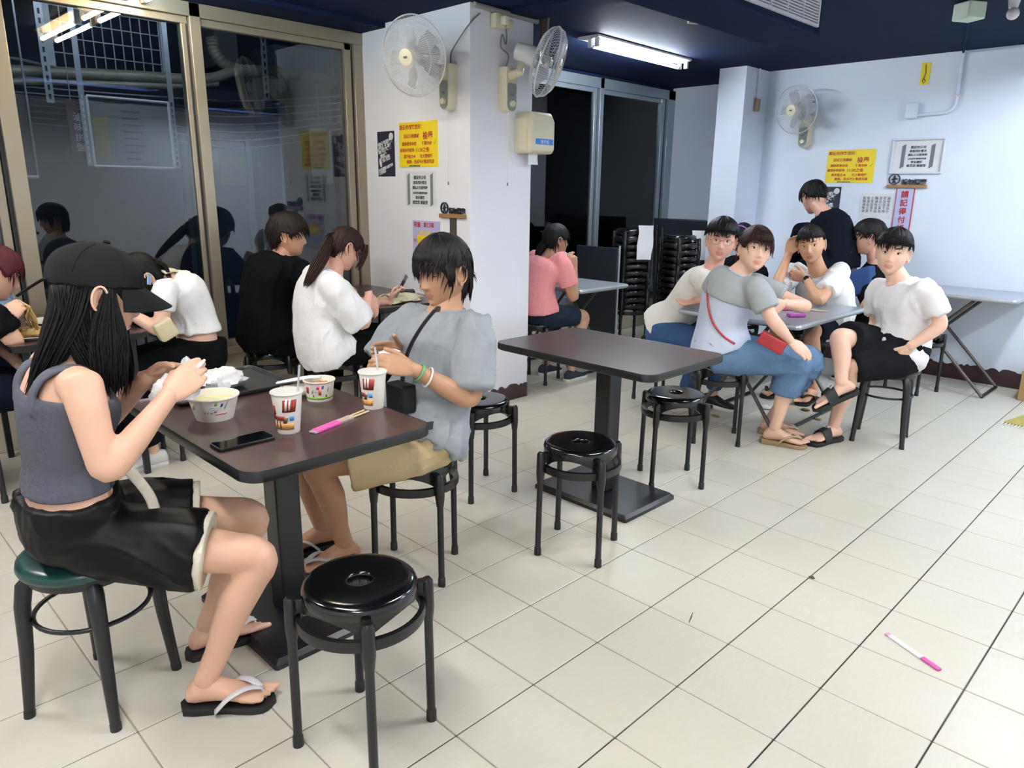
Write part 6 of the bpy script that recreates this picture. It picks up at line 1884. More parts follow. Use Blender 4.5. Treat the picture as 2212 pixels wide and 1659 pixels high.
# ================================================================ tableware and small things
M_PAPERC = mat('paper_cup_white', 'e6e2d8', 0.45, var=0.02)
M_CLEARF = mat('lid_film', 'e9e7e0', 0.2, var=0.02)
M_REDP = mat('cup_red_print', '8f2f22', 0.5, var=0.2, scale=60)
M_ORP = mat('cup_orange_print', 'cf9a56', 0.5, var=0.2, scale=80)
M_BLUP = mat('cup_blue_print', '4f93d8', 0.5)
M_BRNP = mat('cup_brown_print', '5a4632', 0.5, var=0.3, scale=120)
M_GRNP = mat('cup_green_print', '86b53c', 0.5)
M_PNKP = mat('cup_pink_print', 'd2477f', 0.5)
M_GRYP = mat('cup_grey_print', '8d9199', 0.5)
ZT = 0.72
def patch(c, rf, a0, a1, z0, z1, skew=0.0, lift=0.0016, n=8):
    """print lying on the wall of a cup: rf(z) radius, angles in degrees"""
    rows = []
    for k, z in enumerate((z0, (z0+z1)/2, z1)):
        row = []
        for i in range(n+1):
            a = math.radians(a0+(a1-a0)*i/n+skew*k/2)
            r = rf(z)+lift
            row.append((c[0]+r*math.cos(a), c[1]+r*math.sin(a), c[2]+z))
        inn = [(c[0]+(x-c[0])*0.975, c[1]+(y-c[1])*0.975, q) for x, y, q in row[::-1]]
        rows.append(np.array(row+inn))
    return loft_geo(rows)
def cup_body(c, r0, r1, h, rim=0.0025):
    return lathe_geo([(r0*0.9, 0.003), (r0, 0.0), (r0+0.0008, 0.002), (r1, h-0.004), (r1+rim, h-0.003), (r1+rim+0.0012, h), (r1+rim, h+0.0025), (r1-0.001, h+0.002), (r1-0.002, h-0.006), (r0-0.001, 0.006), (0.002, 0.006)], c, 48)
def paper_cup(label, x, y, ang, straw_top):
    c = (x, y, ZT)
    t = thing('paper_cup', label, 'cup', c, 0, 'paper cups with straws')
    r0, r1, h = 0.031, 0.0435, 0.120
    rf = lambda z: r0+(r1-r0)*z/h
    obj('cup_wall', cup_body(c, r0, r1, h), M_PAPERC, t, smooth=40)
    obj('sealed_lid', lathe_geo([(0.002, h+0.0012), (r1+0.001, h+0.0015), (r1+0.002, h+0.003), (r1-0.003, h+0.0034), (0.002, h+0.0025)], c, 40), M_CLEARF, t, smooth=40)
    P = lambda nm, a0, a1, z0, z1, m, sk=0.0: obj(nm, patch(c, rf, ang+a0, ang+a1, z0, z1, sk), m, t, smooth=180)
    P('printed_block', -8, 46, 0.068, 0.105, M_REDP, 6); P('printed_gap', 2, 8, 0.072, 0.101, M_PAPERC, 4).location = (0, 0, 0)
    for a in (4, 17): obj('printed_gap', patch(c, rf, ang+a, ang+a+7, 0.074, 0.108, 4, 0.0022), M_PAPERC, t, smooth=180)
    P('printed_letters', -58, -42, 0.060, 0.086, M_REDP); P('printed_scene', -48, -2, 0.042, 0.056, M_REDP, 3); P('printed_scene', -66, -46, 0.044, 0.07, M_BRNP, -4)
    P('printed_scene', -10, 8, 0.034, 0.052, M_BRNP, 8); P('printed_square', 20, 40, 0.042, 0.056, M_BLUP)
    P('printed_band', -70, 40, 0.014, 0.034, M_ORP, 2); P('printed_scene', -48, -40, 0.022, 0.046, M_BRNP, 4); P('printed_scene', -24, -18, 0.018, 0.044, M_BRNP, -4)
    s0 = np.array((x+0.012, y+0.020, ZT+h-0.07))
    s1 = np.array(straw_top)
    obj('straw', tube_geo([s0, s0+(s1-s0)*0.99, s1], [0.0033, 0.0033, 0.0033], 10), mat('clear_straw', 'c9ced6', 0.2, alpha=0.75), t, smooth=60)
    return t
paper_cup('white paper cup with straw and red print in the middle of the loaded table', -0.632, -0.092, -42, (-0.583,-0.072,0.922))
paper_cup('white paper cup with straw by the hands of the person in grey', -0.668, 0.228, -78, (-0.674,0.245,0.916))

def bowl(label, x, y, r0, r1, h, fill, prints, ang):
    c = (x, y, ZT)
    t = thing('paper_bowl', label, 'bowl', c, 0, 'paper bowls on the loaded table')
    rf = lambda z: r0+(r1-r0)*z/h
    g = lathe_geo([(r0*0.9, 0.003), (r0, 0.0), (r0+0.0008, 0.002), (r1, h-0.004), (r1+0.003, h-0.003), (r1+0.0042, h), (r1+0.003, h+0.003), (r1-0.001, h+0.002), (r1-0.002, h-0.006), (r0-0.001, 0.006), (0.002, 0.006)], c, 56)
    obj('bowl_wall', g, M_PAPERC, t, smooth=40)
    zf, mf = fill
    obj('food', lathe_geo([(0.002, zf+0.003), (rf(zf)*0.5, zf+0.002), (rf(zf)-0.002, zf), (rf(zf)-0.002, zf-0.006), (0.002, zf-0.006)], c, 40), mf, t, smooth=60)
    for (a0, a1, z0, z1, m, sk) in prints:
        obj('printed_mark', patch(c, rf, ang+a0, ang+a1, z0, z1, sk), m, t, smooth=180)
    return t
t = bowl('wide white paper bowl of pale soup beside the eating person in the cap', -0.905, -0.192, 0.054, 0.0725, 0.072, (0.055, mat('pale_soup', 'd9cf9c', 0.25, var=0.2, scale=40)),
     [(6, 12, 0.055, 0.066, M_GRNP, 3), (20, 25, 0.050, 0.060, mat('indigo_print', '3a3f86', 0.5), 3), (30, 33, 0.042, 0.066, M_GRYP, 8), (-22, -18, 0.030, 0.036, M_GRYP, 2), (-14, -10, 0.030, 0.037, M_GRYP, 2), (-6, 0, 0.030, 0.036, M_GRYP, 2), (4, 10, 0.033, 0.040, M_GRYP, 3),
      (-10, 20, 0.048, 0.050, mat('pale_blue_print', 'a9bccb', 0.5), 4), (-6, 14, 0.040, 0.0415, M_GRYP, 3), (6, 38, 0.024, 0.0285, mat('pale_red_print', 'c77f86', 0.5), 4), (-60, -50, 0.04, 0.06, mat('pale_yellow_print', 'd8d5a0', 0.5), 4)], -28)
c = np.array((-0.905, -0.192, ZT))
obj('egg_shred', ellip_geo(c+np.array((0.03, -0.02, 0.056)), ((0.016, 0.006, 0), (-0.003, 0.008, 0), (0, 0, 0.003))), mat('egg_yellow', 'd9b94a', 0.4, var=0.2), t)
t = bowl('small paper bowl with green base band holding orange food', -0.868, 0.150, 0.041, 0.0495, 0.068, (0.052, mat('creamy_broth', 'd8c49a', 0.3, var=0.3, scale=60)),
     [(-90, 90, 0.010, 0.017, M_GRNP, 0), (-8, 2, 0.046, 0.056, M_PNKP, 3), (12, 20, 0.047, 0.058, mat('violet_print', '6a4a9a', 0.5), 3), (0, 11, 0.026, 0.046, mat('coral_print', 'd66a4a', 0.5), 0), (-58, -44, 0.03, 0.052, mat('crimson_print', 'a83a44', 0.5), 4), (36, 40, 0.036, 0.05, M_GRYP, 4), (-30, -26, 0.03, 0.042, M_GRYP, 6), (-24, -20, 0.018, 0.026, M_BRNP, 0), (30, 35, 0.018, 0.026, M_BRNP, 0), (-20, -4, 0.036, 0.038, mat('mint_print', '9fd0c0', 0.5), 3)], -35)
c = np.array((-0.868, 0.150, ZT))
for k in range(6):
    obj('carrot_shred', ellip_geo(c+np.array((0.012*math.cos(k*1.9), 0.014+0.010*math.sin(k*2.3), 0.055)), ((0.011*math.cos(k), 0.011*math.sin(k), 0.002), (-0.003*math.sin(k), 0.003*math.cos(k), 0), (0, 0, 0.004)), 8, 6), mat('carrot_orange', 'd3742a', 0.4, var=0.2), t)

def crumple(c, rx, ry, rz, seed, amp=0.28, n=26, m=16, freq=4.0):
    g = ellip_geo((0, 0, 0), np.diag((1, 1, 1)), n, m)
    v = g[0]
    d = vnoise(v*freq*0.5+seed)*0.6+np.abs(vnoise(v*freq+seed+3)-0.5)*1.2
    v = v*(1+amp*(d-0.6))[:, None]
    v = v*np.array((rx, ry, rz))
    v[:, 2] = np.maximum(v[:, 2], -rz*0.45)
    return v+np.asarray(c, float), g[1]
M_BAGW = mat('thin_white_plastic', 'dcdcdc', 0.35, var=0.08, scale=30, bump=0.5, bscale=60)
tag(obj('plastic_bag', crumple((-1.195, -0.045, ZT+0.036), 0.075, 0.085, 0.045, 1.0, 0.5), M_BAGW, smooth=30), 'crumpled white plastic bag on the black tray', 'bag')
# tray
tr = thing('serving_tray', 'black serving tray lying across the back of the loaded table', 'tray', (-1.24, 0.0, ZT), 0)
x0, x1, y0, y1 = -1.42, -1.065, -0.24, 0.175
ins = lambda d: np.array(rrect(x0+d, x1-d, y0+d, y1-d, 0.03, 5))
n = len(ins(0))
obj('tray_floor', prism_geo(ins(0.012), ZT+0.001, ZT+0.005), mat('black_tray_plastic', '1a1c1f', 0.45, var=0.1), tr, smooth=30)
obj('tray_rim', loft_geo([np.c_[ins(0.014), np.full(n, ZT+0.004)], np.c_[ins(0.004), np.full(n, ZT+0.017)], np.c_[ins(0.0), np.full(n, ZT+0.018)], np.c_[ins(-0.001), np.full(n, ZT+0.015)], np.c_[ins(0.010), np.full(n, ZT+0.001)]], cap=False), mat('black_tray_plastic', '1a1c1f', 0.45), tr, smooth=60)
# wrapped roll with a plastic spoon on it
rl = thing('wrapped_roll', 'paper-wrapped roll lying against the small green-banded bowl', 'food', (-0.97, 0.12, ZT), 0)
obj('wrapper', remesh([tube_geo([(-0.985, 0.045, ZT+0.018), (-0.965, 0.075, ZT+0.022), (-0.935, 0.125, ZT+0.024), (-0.925, 0.15, ZT+0.022)], [0.008, 0.020, 0.022, 0.018], 14, rnd=True)], 0.004, 2), mat('wax_paper', 'd9d4c4', 0.5, var=0.1, bump=0.4, bscale=40), rl)
obj('filling', ellip_geo((-0.968, 0.068, ZT+0.036), ((0.008, 0, 0), (0, 0.009, 0), (0, 0, 0.006))), mat('brown_filling', '7a6132', 0.6, var=0.4, scale=90), rl)
obj('napkin', remesh([tube_geo([(-0.99, 0.06, ZT+0.048), (-0.94, 0.10, ZT+0.062), (-0.905, 0.14, ZT+0.072), (-0.88, 0.165, ZT+0.072)], [(0.004, 0.012), (0.006, 0.022), (0.005, 0.020), (0.003, 0.010)], 12)], 0.003, 2), M_PAPERW, rl)
# mobile phone on the table
ph = thing('mobile_phone', 'black mobile phone lying face up at the table edge', 'phone', (-0.625, -0.23, ZT), 0)
obj('phone_body', (lambda g: g)(prism_geo(rrect(-0.662, -0.588, -0.316, -0.154, 0.012, 5), ZT+0.0005, ZT+0.0095)), mat('phone_case', '0a0a0c', 0.35), ph, smooth=30, bevel=0.0015)
obj('screen', prism_geo(rrect(-0.658, -0.592, -0.312, -0.158, 0.010, 5), ZT+0.0095, ZT+0.0100), mat('phone_glass', '07090d', 0.05, spec=0.8), ph, smooth=30)
# chopsticks half in a pink wrapper
cs = thing('chopsticks', 'pair of wooden chopsticks half in a pink paper sleeve on the loaded table', 'chopsticks', (-0.60, 0.07, ZT), 0)
a, b = np.array((-0.567, -0.048, ZT+0.004)), np.array((-0.638, 0.182, ZT+0.004))
dv = nrm(b-a); sd = np.array((-dv[1], dv[0], 0))
for k, o in enumerate((-0.006, 0.007)):
    obj('chopstick', tube_geo([a+dv*0.03+sd*o*0.6, b+sd*o*(1.0+0.8*k)], 0.0032, 8), mat('pale_bamboo', 'd6bf92', 0.5, var=0.08), cs)
obj('sleeve', obox_geo(a+dv*0.055, (dv*0.052, sd*0.0135, np.array((0, 0, 0.0052)))), mat('pink_sleeve', 'e05aa8', 0.45, var=0.35, scale=120), cs, bevel=0.003)
obj('clear_film', obox_geo(a+dv*0.135, (dv*0.03, sd*0.012, np.array((0, 0, 0.0045)))), mat('clear_film', 'e6dcdc', 0.15, alpha=0.35), cs)
obj('lettering_tab', obox_geo(a+dv*0.0, (dv*0.006, sd*0.013, np.array((0, 0, 0.002)))), mat('clear_film_tab', 'c9c2c6', 0.2, alpha=0.8), cs)

# food held by the two women
w = np.array((-0.765, -0.345, 0.865))
tag(obj('food_wrapper', join(crumple(w, 0.055, 0.060, 0.048, 2.2, 0.55), crumple(w+np.array((-0.03, 0.045, 0.045)), 0.020, 0.022, 0.035, 3.1, 0.5, 14, 10), crumple(w+np.array((0.02, -0.05, 0.0)), 0.02, 0.03, 0.04, 4.1, 0.5, 14, 10)), M_BAGW, smooth=30), 'crumpled white food wrapper held by the person in the cap', 'wrapper')
tag(obj('spoon_tip', tube_geo([(-0.625,-0.350,0.946), (-0.625,-0.332,0.958), (-0.625,-0.320,0.968)], [0.003, 0.006, 0.004], 8, rnd=True), M_PAPERW, smooth=60), 'white plastic spoon tip pinched by the person in the cap', 'spoon')
tag(obj('folded_tissue', crumple(np.array((-0.740,0.349,0.872)), 0.030, 0.040, 0.012, 6.0, 0.4, 18, 10), M_PAPERW, smooth=30), 'small folded white tissue in the hands of the person in grey', 'tissue')

# left window table: plates, food, bottle, bottle pack
M_PLATE = mat('white_melamine', 'd8d8d4', 0.3)
def plate(label, x, y, r, z=0.73):
    return tag(obj('plate', lathe_geo([(0.005, 0.0), (r*0.6, 0.0), (r*0.65, 0.004), (r, 0.018), (r, 0.021), (r*0.63, 0.008), (0.005, 0.006)], (x, y, z), 36), M_PLATE, smooth=40), label, 'plate', 'plates on the left window table')
plate('white plate behind the lifted noodles on the left window table', -2.93, -0.135, 0.115)
plate('white plate heaped with noodles at the left window table edge', -2.58, -0.30, 0.105)
M_NOOD = mat('sauced_noodles', 'a58a55', 0.4, var=0.45, scale=70)
nd = thing('noodle_serving', 'brown sauced noodles lifted from the plate at the far left', 'noodles', (-2.58, -0.30, 0.74), 0)
obj('heap', crumple((-2.58, -0.30, 0.757), 0.062, 0.070, 0.028, 7.0, 0.7, 24, 14, 6.0), M_NOOD, nd, smooth=40)
def nood(rs):
    p0 = np.array((-2.530,-0.312,0.882))+rs.normal(0, 0.004, 3); p1 = np.array((-2.575, -0.285, 0.765))+rs.normal(0, 0.012, 3)
    o = rs.normal(0, 0.010, 3)
    return [p0, p0*0.7+p1*0.3+o, p0*0.35+p1*0.65+o*0.7, p1]
obj('lifted_strand', strands(nood, 26, 5, 0.004), M_NOOD, nd, smooth=180)['kind'] = 'stuff'
tag(obj('chopstick', tube_geo([(-2.530,-0.343,0.914), (-2.530,-0.302,0.877)], 0.0032, 8), mat('pale_bamboo', 'd6bf92', 0.5), smooth=60), 'chopstick end gripped by the person at the left edge', 'chopstick')
M_PET = glass_mat('clear_pet', (0.86, 0.92, 0.96), 0.02, 1.35)
M_BLUEC = mat('blue_bottle_cap', '1f8fd6', 0.4)
def bottle(label, x, y, z=0.73, h=0.215, r=0.031):
    t = thing('water_bottle', label, 'bottle', (x, y, z), 0, 'plastic water bottles')
    obj('bottle_wall', lathe_geo([(0.004, 0.004), (r-0.003, 0.0), (r, 0.006), (r, h*0.30), (r-0.002, h*0.32), (r, h*0.34), (r, h*0.66), (r*0.9, h*0.74), (0.013, h*0.90), (0.012, h)], (x, y, z), 28), M_PET, t, smooth=50)
    obj('label_band', lathe_geo([(r+0.0004, h*0.38), (r+0.0006, h*0.39), (r+0.0006, h*0.62), (r+0.0004, h*0.63)], (x, y, z), 28, cap=False), mat('blue_label_film', '4f9be0', 0.3, var=0.4, scale=40), t, smooth=60)
    obj('cap', lathe_geo([(0.002, h+0.012), (0.014, h+0.012), (0.0148, h+0.010), (0.0148, h-0.006), (0.002, h-0.006)], (x, y, z), 20), M_BLUEC, t, smooth=40)
    return t
bottle('clear water bottle with blue cap standing behind the black cap brim', -2.95, 0.02, h=0.235)
pk = thing('bottle_pack', 'shrink-wrapped pack of blue-labelled water bottles at the left edge', 'bottles', (-3.05, -0.33, 0.73), 0)
for i in range(2):
    for j in range(2):
        x, y, r, h = -3.10+0.07*i, -0.37+0.07*j, 0.031, 0.2
        obj('bottle', lathe_geo([(0.004, 0.004), (r-0.002, 0.0), (r, 0.006), (r, h*0.66), (0.013, h*0.92), (0.012, h+0.01)], (x, y, 0.73), 18), M_PET, pk, smooth=50)
        obj('bottle_label', lathe_geo([(r+0.0006, h*0.34), (r+0.0006, h*0.62)], (x, y, 0.73), 18, cap=False), mat('blue_label_film', '4f9be0', 0.3), pk, smooth=60)
obj('shrink_wrap', crumple((-3.065, -0.335, 0.80), 0.10, 0.10, 0.15, 9.0, 0.2), mat('shrink_film', 'b9cfe8', 0.15, alpha=0.35), pk, smooth=30)

# couple's table: tote bag, pouch, phone in hand
tb = thing('tote_bag', 'cream canvas tote lying on the window table beside the column', 'bag', (-2.42, 1.62, 0.73), 0)
obj('canvas', crumple((-2.42, 1.63, 0.752), 0.10, 0.16, 0.035, 12.0, 0.6, 28, 16), cloth('cream_canvas', 'd3ccae', 0.8), tb, smooth=60)
obj('handle', tube_geo(smooth_path([(-2.37, 1.52, 0.77), (-2.34, 1.45, 0.80), (-2.36, 1.40, 0.76), (-2.40, 1.44, 0.74)], 5), [(0.003, 0.010)]*16, 8), cloth('cream_canvas', 'd3ccae', 0.8), tb)
tag(obj('pouch', remesh([obox_geo((-2.460,1.703,0.770), ((0.03, 0.05, 0), (0.045, -0.03, 0), (0, 0, 0.022)))], 0.006, 4), cloth('black_nylon', '14151b', 0.5), smooth=180), 'small black pouch lying on the tote bag', 'pouch')
hd_ = nrm((0.10, 0.40, 0.85)); ht_ = nrm(np.array((0.55, -0.6, 0.35))-hd_*np.dot(hd_, (0.55, -0.6, 0.35))); hn_ = np.cross(hd_, ht_)
p = np.array((-2.360,1.510,0.748))+hd_*0.115+hn_*0.024
u = nrm(hd_+np.array((0.0, 0.15, 0))); s = nrm(np.cross(u, hn_)); nn = np.cross(s, u)
pp_ = thing('mobile_phone', 'dark mobile phone held up by the person in a loose white shirt', 'phone', tuple(p), 0)
obj('phone_body', obox_geo(p, (s*0.036, u*0.075, nn*0.004)), mat('phone_case_grey', '8f939a', 0.35), pp_, bevel=0.003)
obj('screen', obox_geo(p+nn*0.0045*(1 if np.dot(nn, np.array((1.25, -1.07, 1.4))-p) > 0 else -1), (s*0.033, u*0.071, nn*0.0005)), mat('phone_glass_grey', '2c3440', 0.08, spec=0.8), pp_)
tag(obj('shoulder_bag', remesh([obox_geo((-2.460,0.234,0.721), ((0.03, 0.0, 0), (0, 0.042, 0.02), (0, -0.02, 0.045)))], 0.008, 14), cloth('cream_leather', 'cbbf9e', 0.6), smooth=180), 'cream shoulder bag tucked under the arm of the stooping person', 'bag')

# woman in pink: cup bag; steel table: tissues and chopsticks
tag(obj('drink_bag', crumple(np.array((-2.380,3.194,0.866)), 0.045, 0.045, 0.075, 14.0, 0.35), M_BAGW, smooth=30), 'white plastic bag with dark print before the person in pink', 'bag')
for k, (lab, q, m) in enumerate((('pink tissue packet farther from the red purse on the steel table', (-0.905, 3.66), 'ea5fae'), ('pink tissue packet in the middle of the steel table', (-0.76, 3.40), 'ee5c98'), ('magenta tissue packet near the corner of the steel table', (-0.60, 3.20), 'c056b8'))):
    t = thing('tissue_packet', lab, 'tissue packet', (q[0], q[1], 0.70), 0, 'tissue packets on the steel table')
    obj('packet', obox_geo((q[0], q[1], 0.7095), ((0.030, 0.042, 0), (-0.020, 0.015, 0), (0, 0, 0.009))), mat('packet_film_%d' % k, m, 0.35, var=0.15, scale=60), t, bevel=0.004)
    obj('flap', obox_geo((q[0], q[1], 0.719), ((0.012, 0.018, 0), (-0.004, 0.003, 0), (0, 0, 0.0008))), M_PAPERW, t)
tag(obj('crumpled_tissue', crumple((-0.66, 3.40, 0.712), 0.03, 0.035, 0.02, 17.0, 0.5, 16, 10), M_PAPERW, smooth=30), 'crumpled white tissue beside the pink packets on the steel table', 'tissue')
for k in (0, 1):
    tag(obj('chopstick', tube_geo([(-0.76+0.012*k, 3.47, 0.704), (-0.555+0.012*k, 3.50+0.015*k, 0.704)], 0.0032, 8), mat('pale_bamboo', 'd6bf92', 0.5), smooth=60), 'loose wooden chopstick on the steel table', 'chopstick', 'loose chopsticks on the steel table')

# ---- on the floor
cw = thing('chopstick_wrapper', 'white and magenta chopstick wrapper lying on the tiled floor', 'wrapper', (0.73, 1.29, 0), 0)
a, b = np.array((0.639,1.328,0.004)), np.array((0.823,1.243,0.004)); dv = nrm(b-a); sd = np.array((-dv[1], dv[0], 0)); L = np.linalg.norm(b-a)
for nm, u0, u1, m in (('pink_end', 0.0, 0.07, 'dba0c0'), ('white_sleeve', 0.07, 0.68, 'e9e6ea'), ('magenta_end', 0.68, 1.0, 'c9509f')):
    obj(nm, obox_geo(a+dv*L*(u0+u1)/2, (dv*L*(u1-u0)/2, sd*0.0085, np.array((0, 0, 0.0035)))), mat('wrap_'+nm, m, 0.4, var=0.12, scale=90), cw, bevel=0.002)
for lab, q, rr, col in (('crumpled tissue on the floor under the group table', (-0.864,3.499,0.012), (0.04, 0.03, 0.016), 'd8d8d8'), ('brown food scrap on the floor under the group table', (-0.663,3.659,0.008), (0.03, 0.02, 0.008), '6d5632'), ('dry yellow leaf on the floor under the person with the purse', (-1.011,3.088,0.006), (0.03, 0.02, 0.006), '8a7440'), ('tan food scrap near the slide sandals', (-0.517,3.523,0.006), (0.025, 0.015, 0.007), 'b29a6c'),
                        ('grey dust ball in the floor joint', (0.311,1.508,0.004), (0.012, 0.010, 0.005), '4a4844')):
    tag(obj('floor_scrap', crumple(q, *rr, 20.0+rr[0]*100, 0.6, 14, 10), mat('scrap_'+col, col, 0.8, var=0.3, scale=80), smooth=30), lab, 'litter', 'litter on the floor')
tag(obj('twig', tube_geo([(0.124,0.973,0.002), (0.139,0.934,0.003), (0.148,0.909,0.002)], [0.0008, 0.002, 0.0008], 5), M_INK, smooth=60), 'tiny black twig on a floor tile', 'twig')
rg = thing('floor_rug', 'ochre rug corner with a white fringe at the right edge', 'rug', (0.62, 4.55, 0), 0)
obj('rug_field', (lambda o: (np.vstack([np.c_[o, np.full(len(o), 0.0)], np.c_[o, np.full(len(o), 0.012)]]), ringfaces(2, len(o))))(np.array([(0.335, 4.345), (0.95, 4.25), (1.0, 4.95), (0.52, 4.98), (0.40, 4.66)])), cloth('ochre_weave', 'a89a58', 0.95, var=0.2), rg, smooth=0)
gs = []
for k in range(34):
    u = k/33
    p = np.array((0.335+0.615*u, 4.345-0.095*u, 0.006)); gs.append(tube_geo([p, p+np.array((-0.006+0.003*math.sin(k), -0.05, -0.002))], 0.0045, 5))
obj('fringe', join(*gs), mat('white_fringe', 'd8d4c8', 0.9), rg, smooth=60)['kind'] = 'stuff'
bx = thing('cardboard_box', 'cardboard box edge standing by the right wall', 'box', (0.42, 5.2, 0), 0)
obj('carton', box_geo(0.265, 0.60, 5.06, 5.38, 0.0, 0.22), mat('corrugated_card', 'a07f55', 0.8, var=0.1), bx, bevel=0.003)
obj('tape', box_geo(0.263, 0.2655, 5.19, 5.25, 0.0, 0.22), mat('brown_tape', 'b49a6c', 0.3), bx)

# ================================================================ things in the alley, behind the glass
M_GALV = mat('galvanised_steel', 'a5aab0', 0.45, 0.4, var=0.15, scale=14)
M_DUCT = mat('dirty_foil_duct', '8f8b7e', 0.5, 0.25, var=0.3, scale=9, bump=0.6, bscale=18)
XA = -4.55
al = thing('alley_fill_lamp', 'added unseen fluorescent lamp outside above the big window', 'lamp', (-3.55, 0.6, 2.9))  # unseen lamp added to brighten the alley things
obj('lamp_tube', tube_geo([(-3.72, -0.2, 2.60), (-3.72, 1.4, 2.60)], 0.018, 12), mat('alley_fill_tube', (0.85, 0.93, 1.0), 0.4, var=0.0, emit=30.0), al)
obj('lamp_backing', box_geo(-3.75, -3.461, -0.25, 1.45, 2.63, 2.65), M_GALV, al)
obj('lamp_bracket', box_geo(-3.50, -3.461, 0.6, 0.7, 2.46, 2.63), M_GALV, al)
al2 = thing('alley_fill_lamp', 'added unseen fluorescent lamp outside above the far window', 'lamp', (-3.55, 4.9, 2.65))  # second unseen lamp, added to light the wall beyond the far window
obj('lamp_tube', tube_geo([(-3.72, 4.2, 2.60), (-3.72, 5.6, 2.60)], 0.018, 12), mat('alley_fill_tube_dim', (0.8, 0.92, 1.0), 0.4, var=0.0, emit=9.0), al2)
obj('lamp_backing', box_geo(-3.75, -3.461, 4.15, 5.65, 2.63, 2.65), M_GALV, al2)
obj('lamp_bracket', box_geo(-3.50, -3.461, 4.8, 4.9, 2.46, 2.63), M_GALV, al2)
pl_ = (-4.600,7.109,2.069)
tag(obj('drain_pipe', tube_geo([(-4.6, pl_[1], -0.2), (-4.6, pl_[1], 3.0)], 0.13, 16), mat('grey_green_pipe', '6e7d80', 0.6, var=0.15), smooth=60), 'thick grey green pipe standing outside the far window', 'pipe')
pl_ = (-4.500,6.489,2.032)
tag(obj('drain_pipe', tube_geo([(-4.5, pl_[1], -0.2), (-4.5, pl_[1], 3.0)], 0.018, 10), M_GALV, smooth=60), 'thin steel pipe standing outside the far window', 'pipe')
# welded mesh grille
gr = thing('mesh_grille', 'white welded mesh grille outside the big window', 'grille', (-4.550,0.764,2.378))
tl, br = np.array((-4.550,0.458,2.716)), np.array((-4.550,1.143,2.170))
y0, y1, z0, z1 = tl[1], br[1], br[2]-0.02, tl[2]+0.1
ny, nz = 11, 7
for k in range(ny+1):
    y = y0+(y1-y0)*k/ny
    obj('bar', tube_geo([(XA, y, z0-0.02), (XA, y, z1)], 0.0045, 6), M_GALV, gr)
for k in range(nz+1):
    z = z0+(z1-z0)*k/nz
    obj('cross_bar', tube_geo([(XA+0.006, y0, z), (XA+0.006, y1, z)], 0.0045, 6), M_GALV, gr)
obj('edge_angle', box_geo(XA-0.02, XA+0.02, y1, y1+0.05, z0-0.05, z1), M_GALV, gr)
obj('edge_angle', box_geo(XA-0.02, XA+0.02, y0-0.05, y0, z0-0.05, z1), M_GALV, gr)
# slotted angle irons
def slotted(label, px0, px1, w=0.045):
    a, b = np.array(px0), np.array(px1)
    t = thing('slotted_angle', label, 'bracket', tuple(b), 0, 'slotted steel angles in the alley')
    obj('strip', box_geo(a[0]-0.003, a[0]+0.003, b[1]-w/2, b[1]+w/2, b[2], 2.66), M_GALV, t)
    n = int((a[2]-b[2])/0.055)
    for k in range(n):
        z = b[2]+0.02+k*0.055
        obj('slot', box_geo(a[0]+0.0031, a[0]+0.0042, b[1]-0.007, b[1]+0.007, z, z+0.032), M_INK, t)
    return t
slotted('slotted steel angle hanging left of the mesh grille', (-4.300,0.371,2.501), (-4.300,0.338,1.905))
slotted('slotted steel angle hanging in the middle of the right pane', (-4.300,1.807,2.539), (-4.300,1.810,2.051))
# ducts
def duct(label, pts, r, m=M_DUCT, ribs=False):
    P = smooth_path(pts, 14 if ribs else 6)
    rad = [r*(1+0.10*math.sin(i*2.1)) for i in range(len(P))] if ribs else r
    return tag(obj('duct', tube_geo(P, rad, 14), m, smooth=60), label, 'duct', 'ducts and pipes in the alley')
duct('thick lagged pipe across the left pane', [(-4.420,-0.029,2.065), (-4.420,0.419,2.099), (-4.420,0.931,2.132), (-4.420,1.383,2.162), (-4.420,1.674,2.265)], 0.04)
duct('second lagged pipe just below the thick one', [(-4.420,-0.038,2.002), (-4.420,0.519,2.048), (-4.420,1.178,2.097), (-4.420,1.486,2.147)], 0.025)
duct('corrugated hose curving across the right pane', [(-4.450,1.487,2.467), (-4.450,1.504,2.360), (-4.450,1.616,2.267), (-4.450,1.838,2.270), (-4.450,2.154,2.281), (-4.450,2.494,2.260)], 0.045, ribs=True)
duct('thin dark pipe sagging under the lagged pipes', [(-4.400,0.026,2.153), (-4.400,0.218,2.155), (-4.400,0.470,2.125), (-4.400,0.922,2.112), (-4.400,1.310,2.190)], 0.010, M_CABLE)
ca0, ca6 = [np.array(q) for q in ((-4.700,0.060,2.025), (-4.700,1.015,2.041), (-4.700,1.789,2.070), (-4.700,2.714,2.190))], [np.array(q) for q in ((-4.700,0.029,1.810), (-4.700,0.985,1.770), (-4.700,1.758,1.708), (-4.700,2.696,1.862))]
for k in range(7):
    cable('alley_cable', 'one of the sagging grey cables crossing the alley', [p_*(1-k/6)+q_*k/6 for p_, q_ in zip(ca0, ca6)], 0.006, M_GALV, group='sagging cables in the alley')
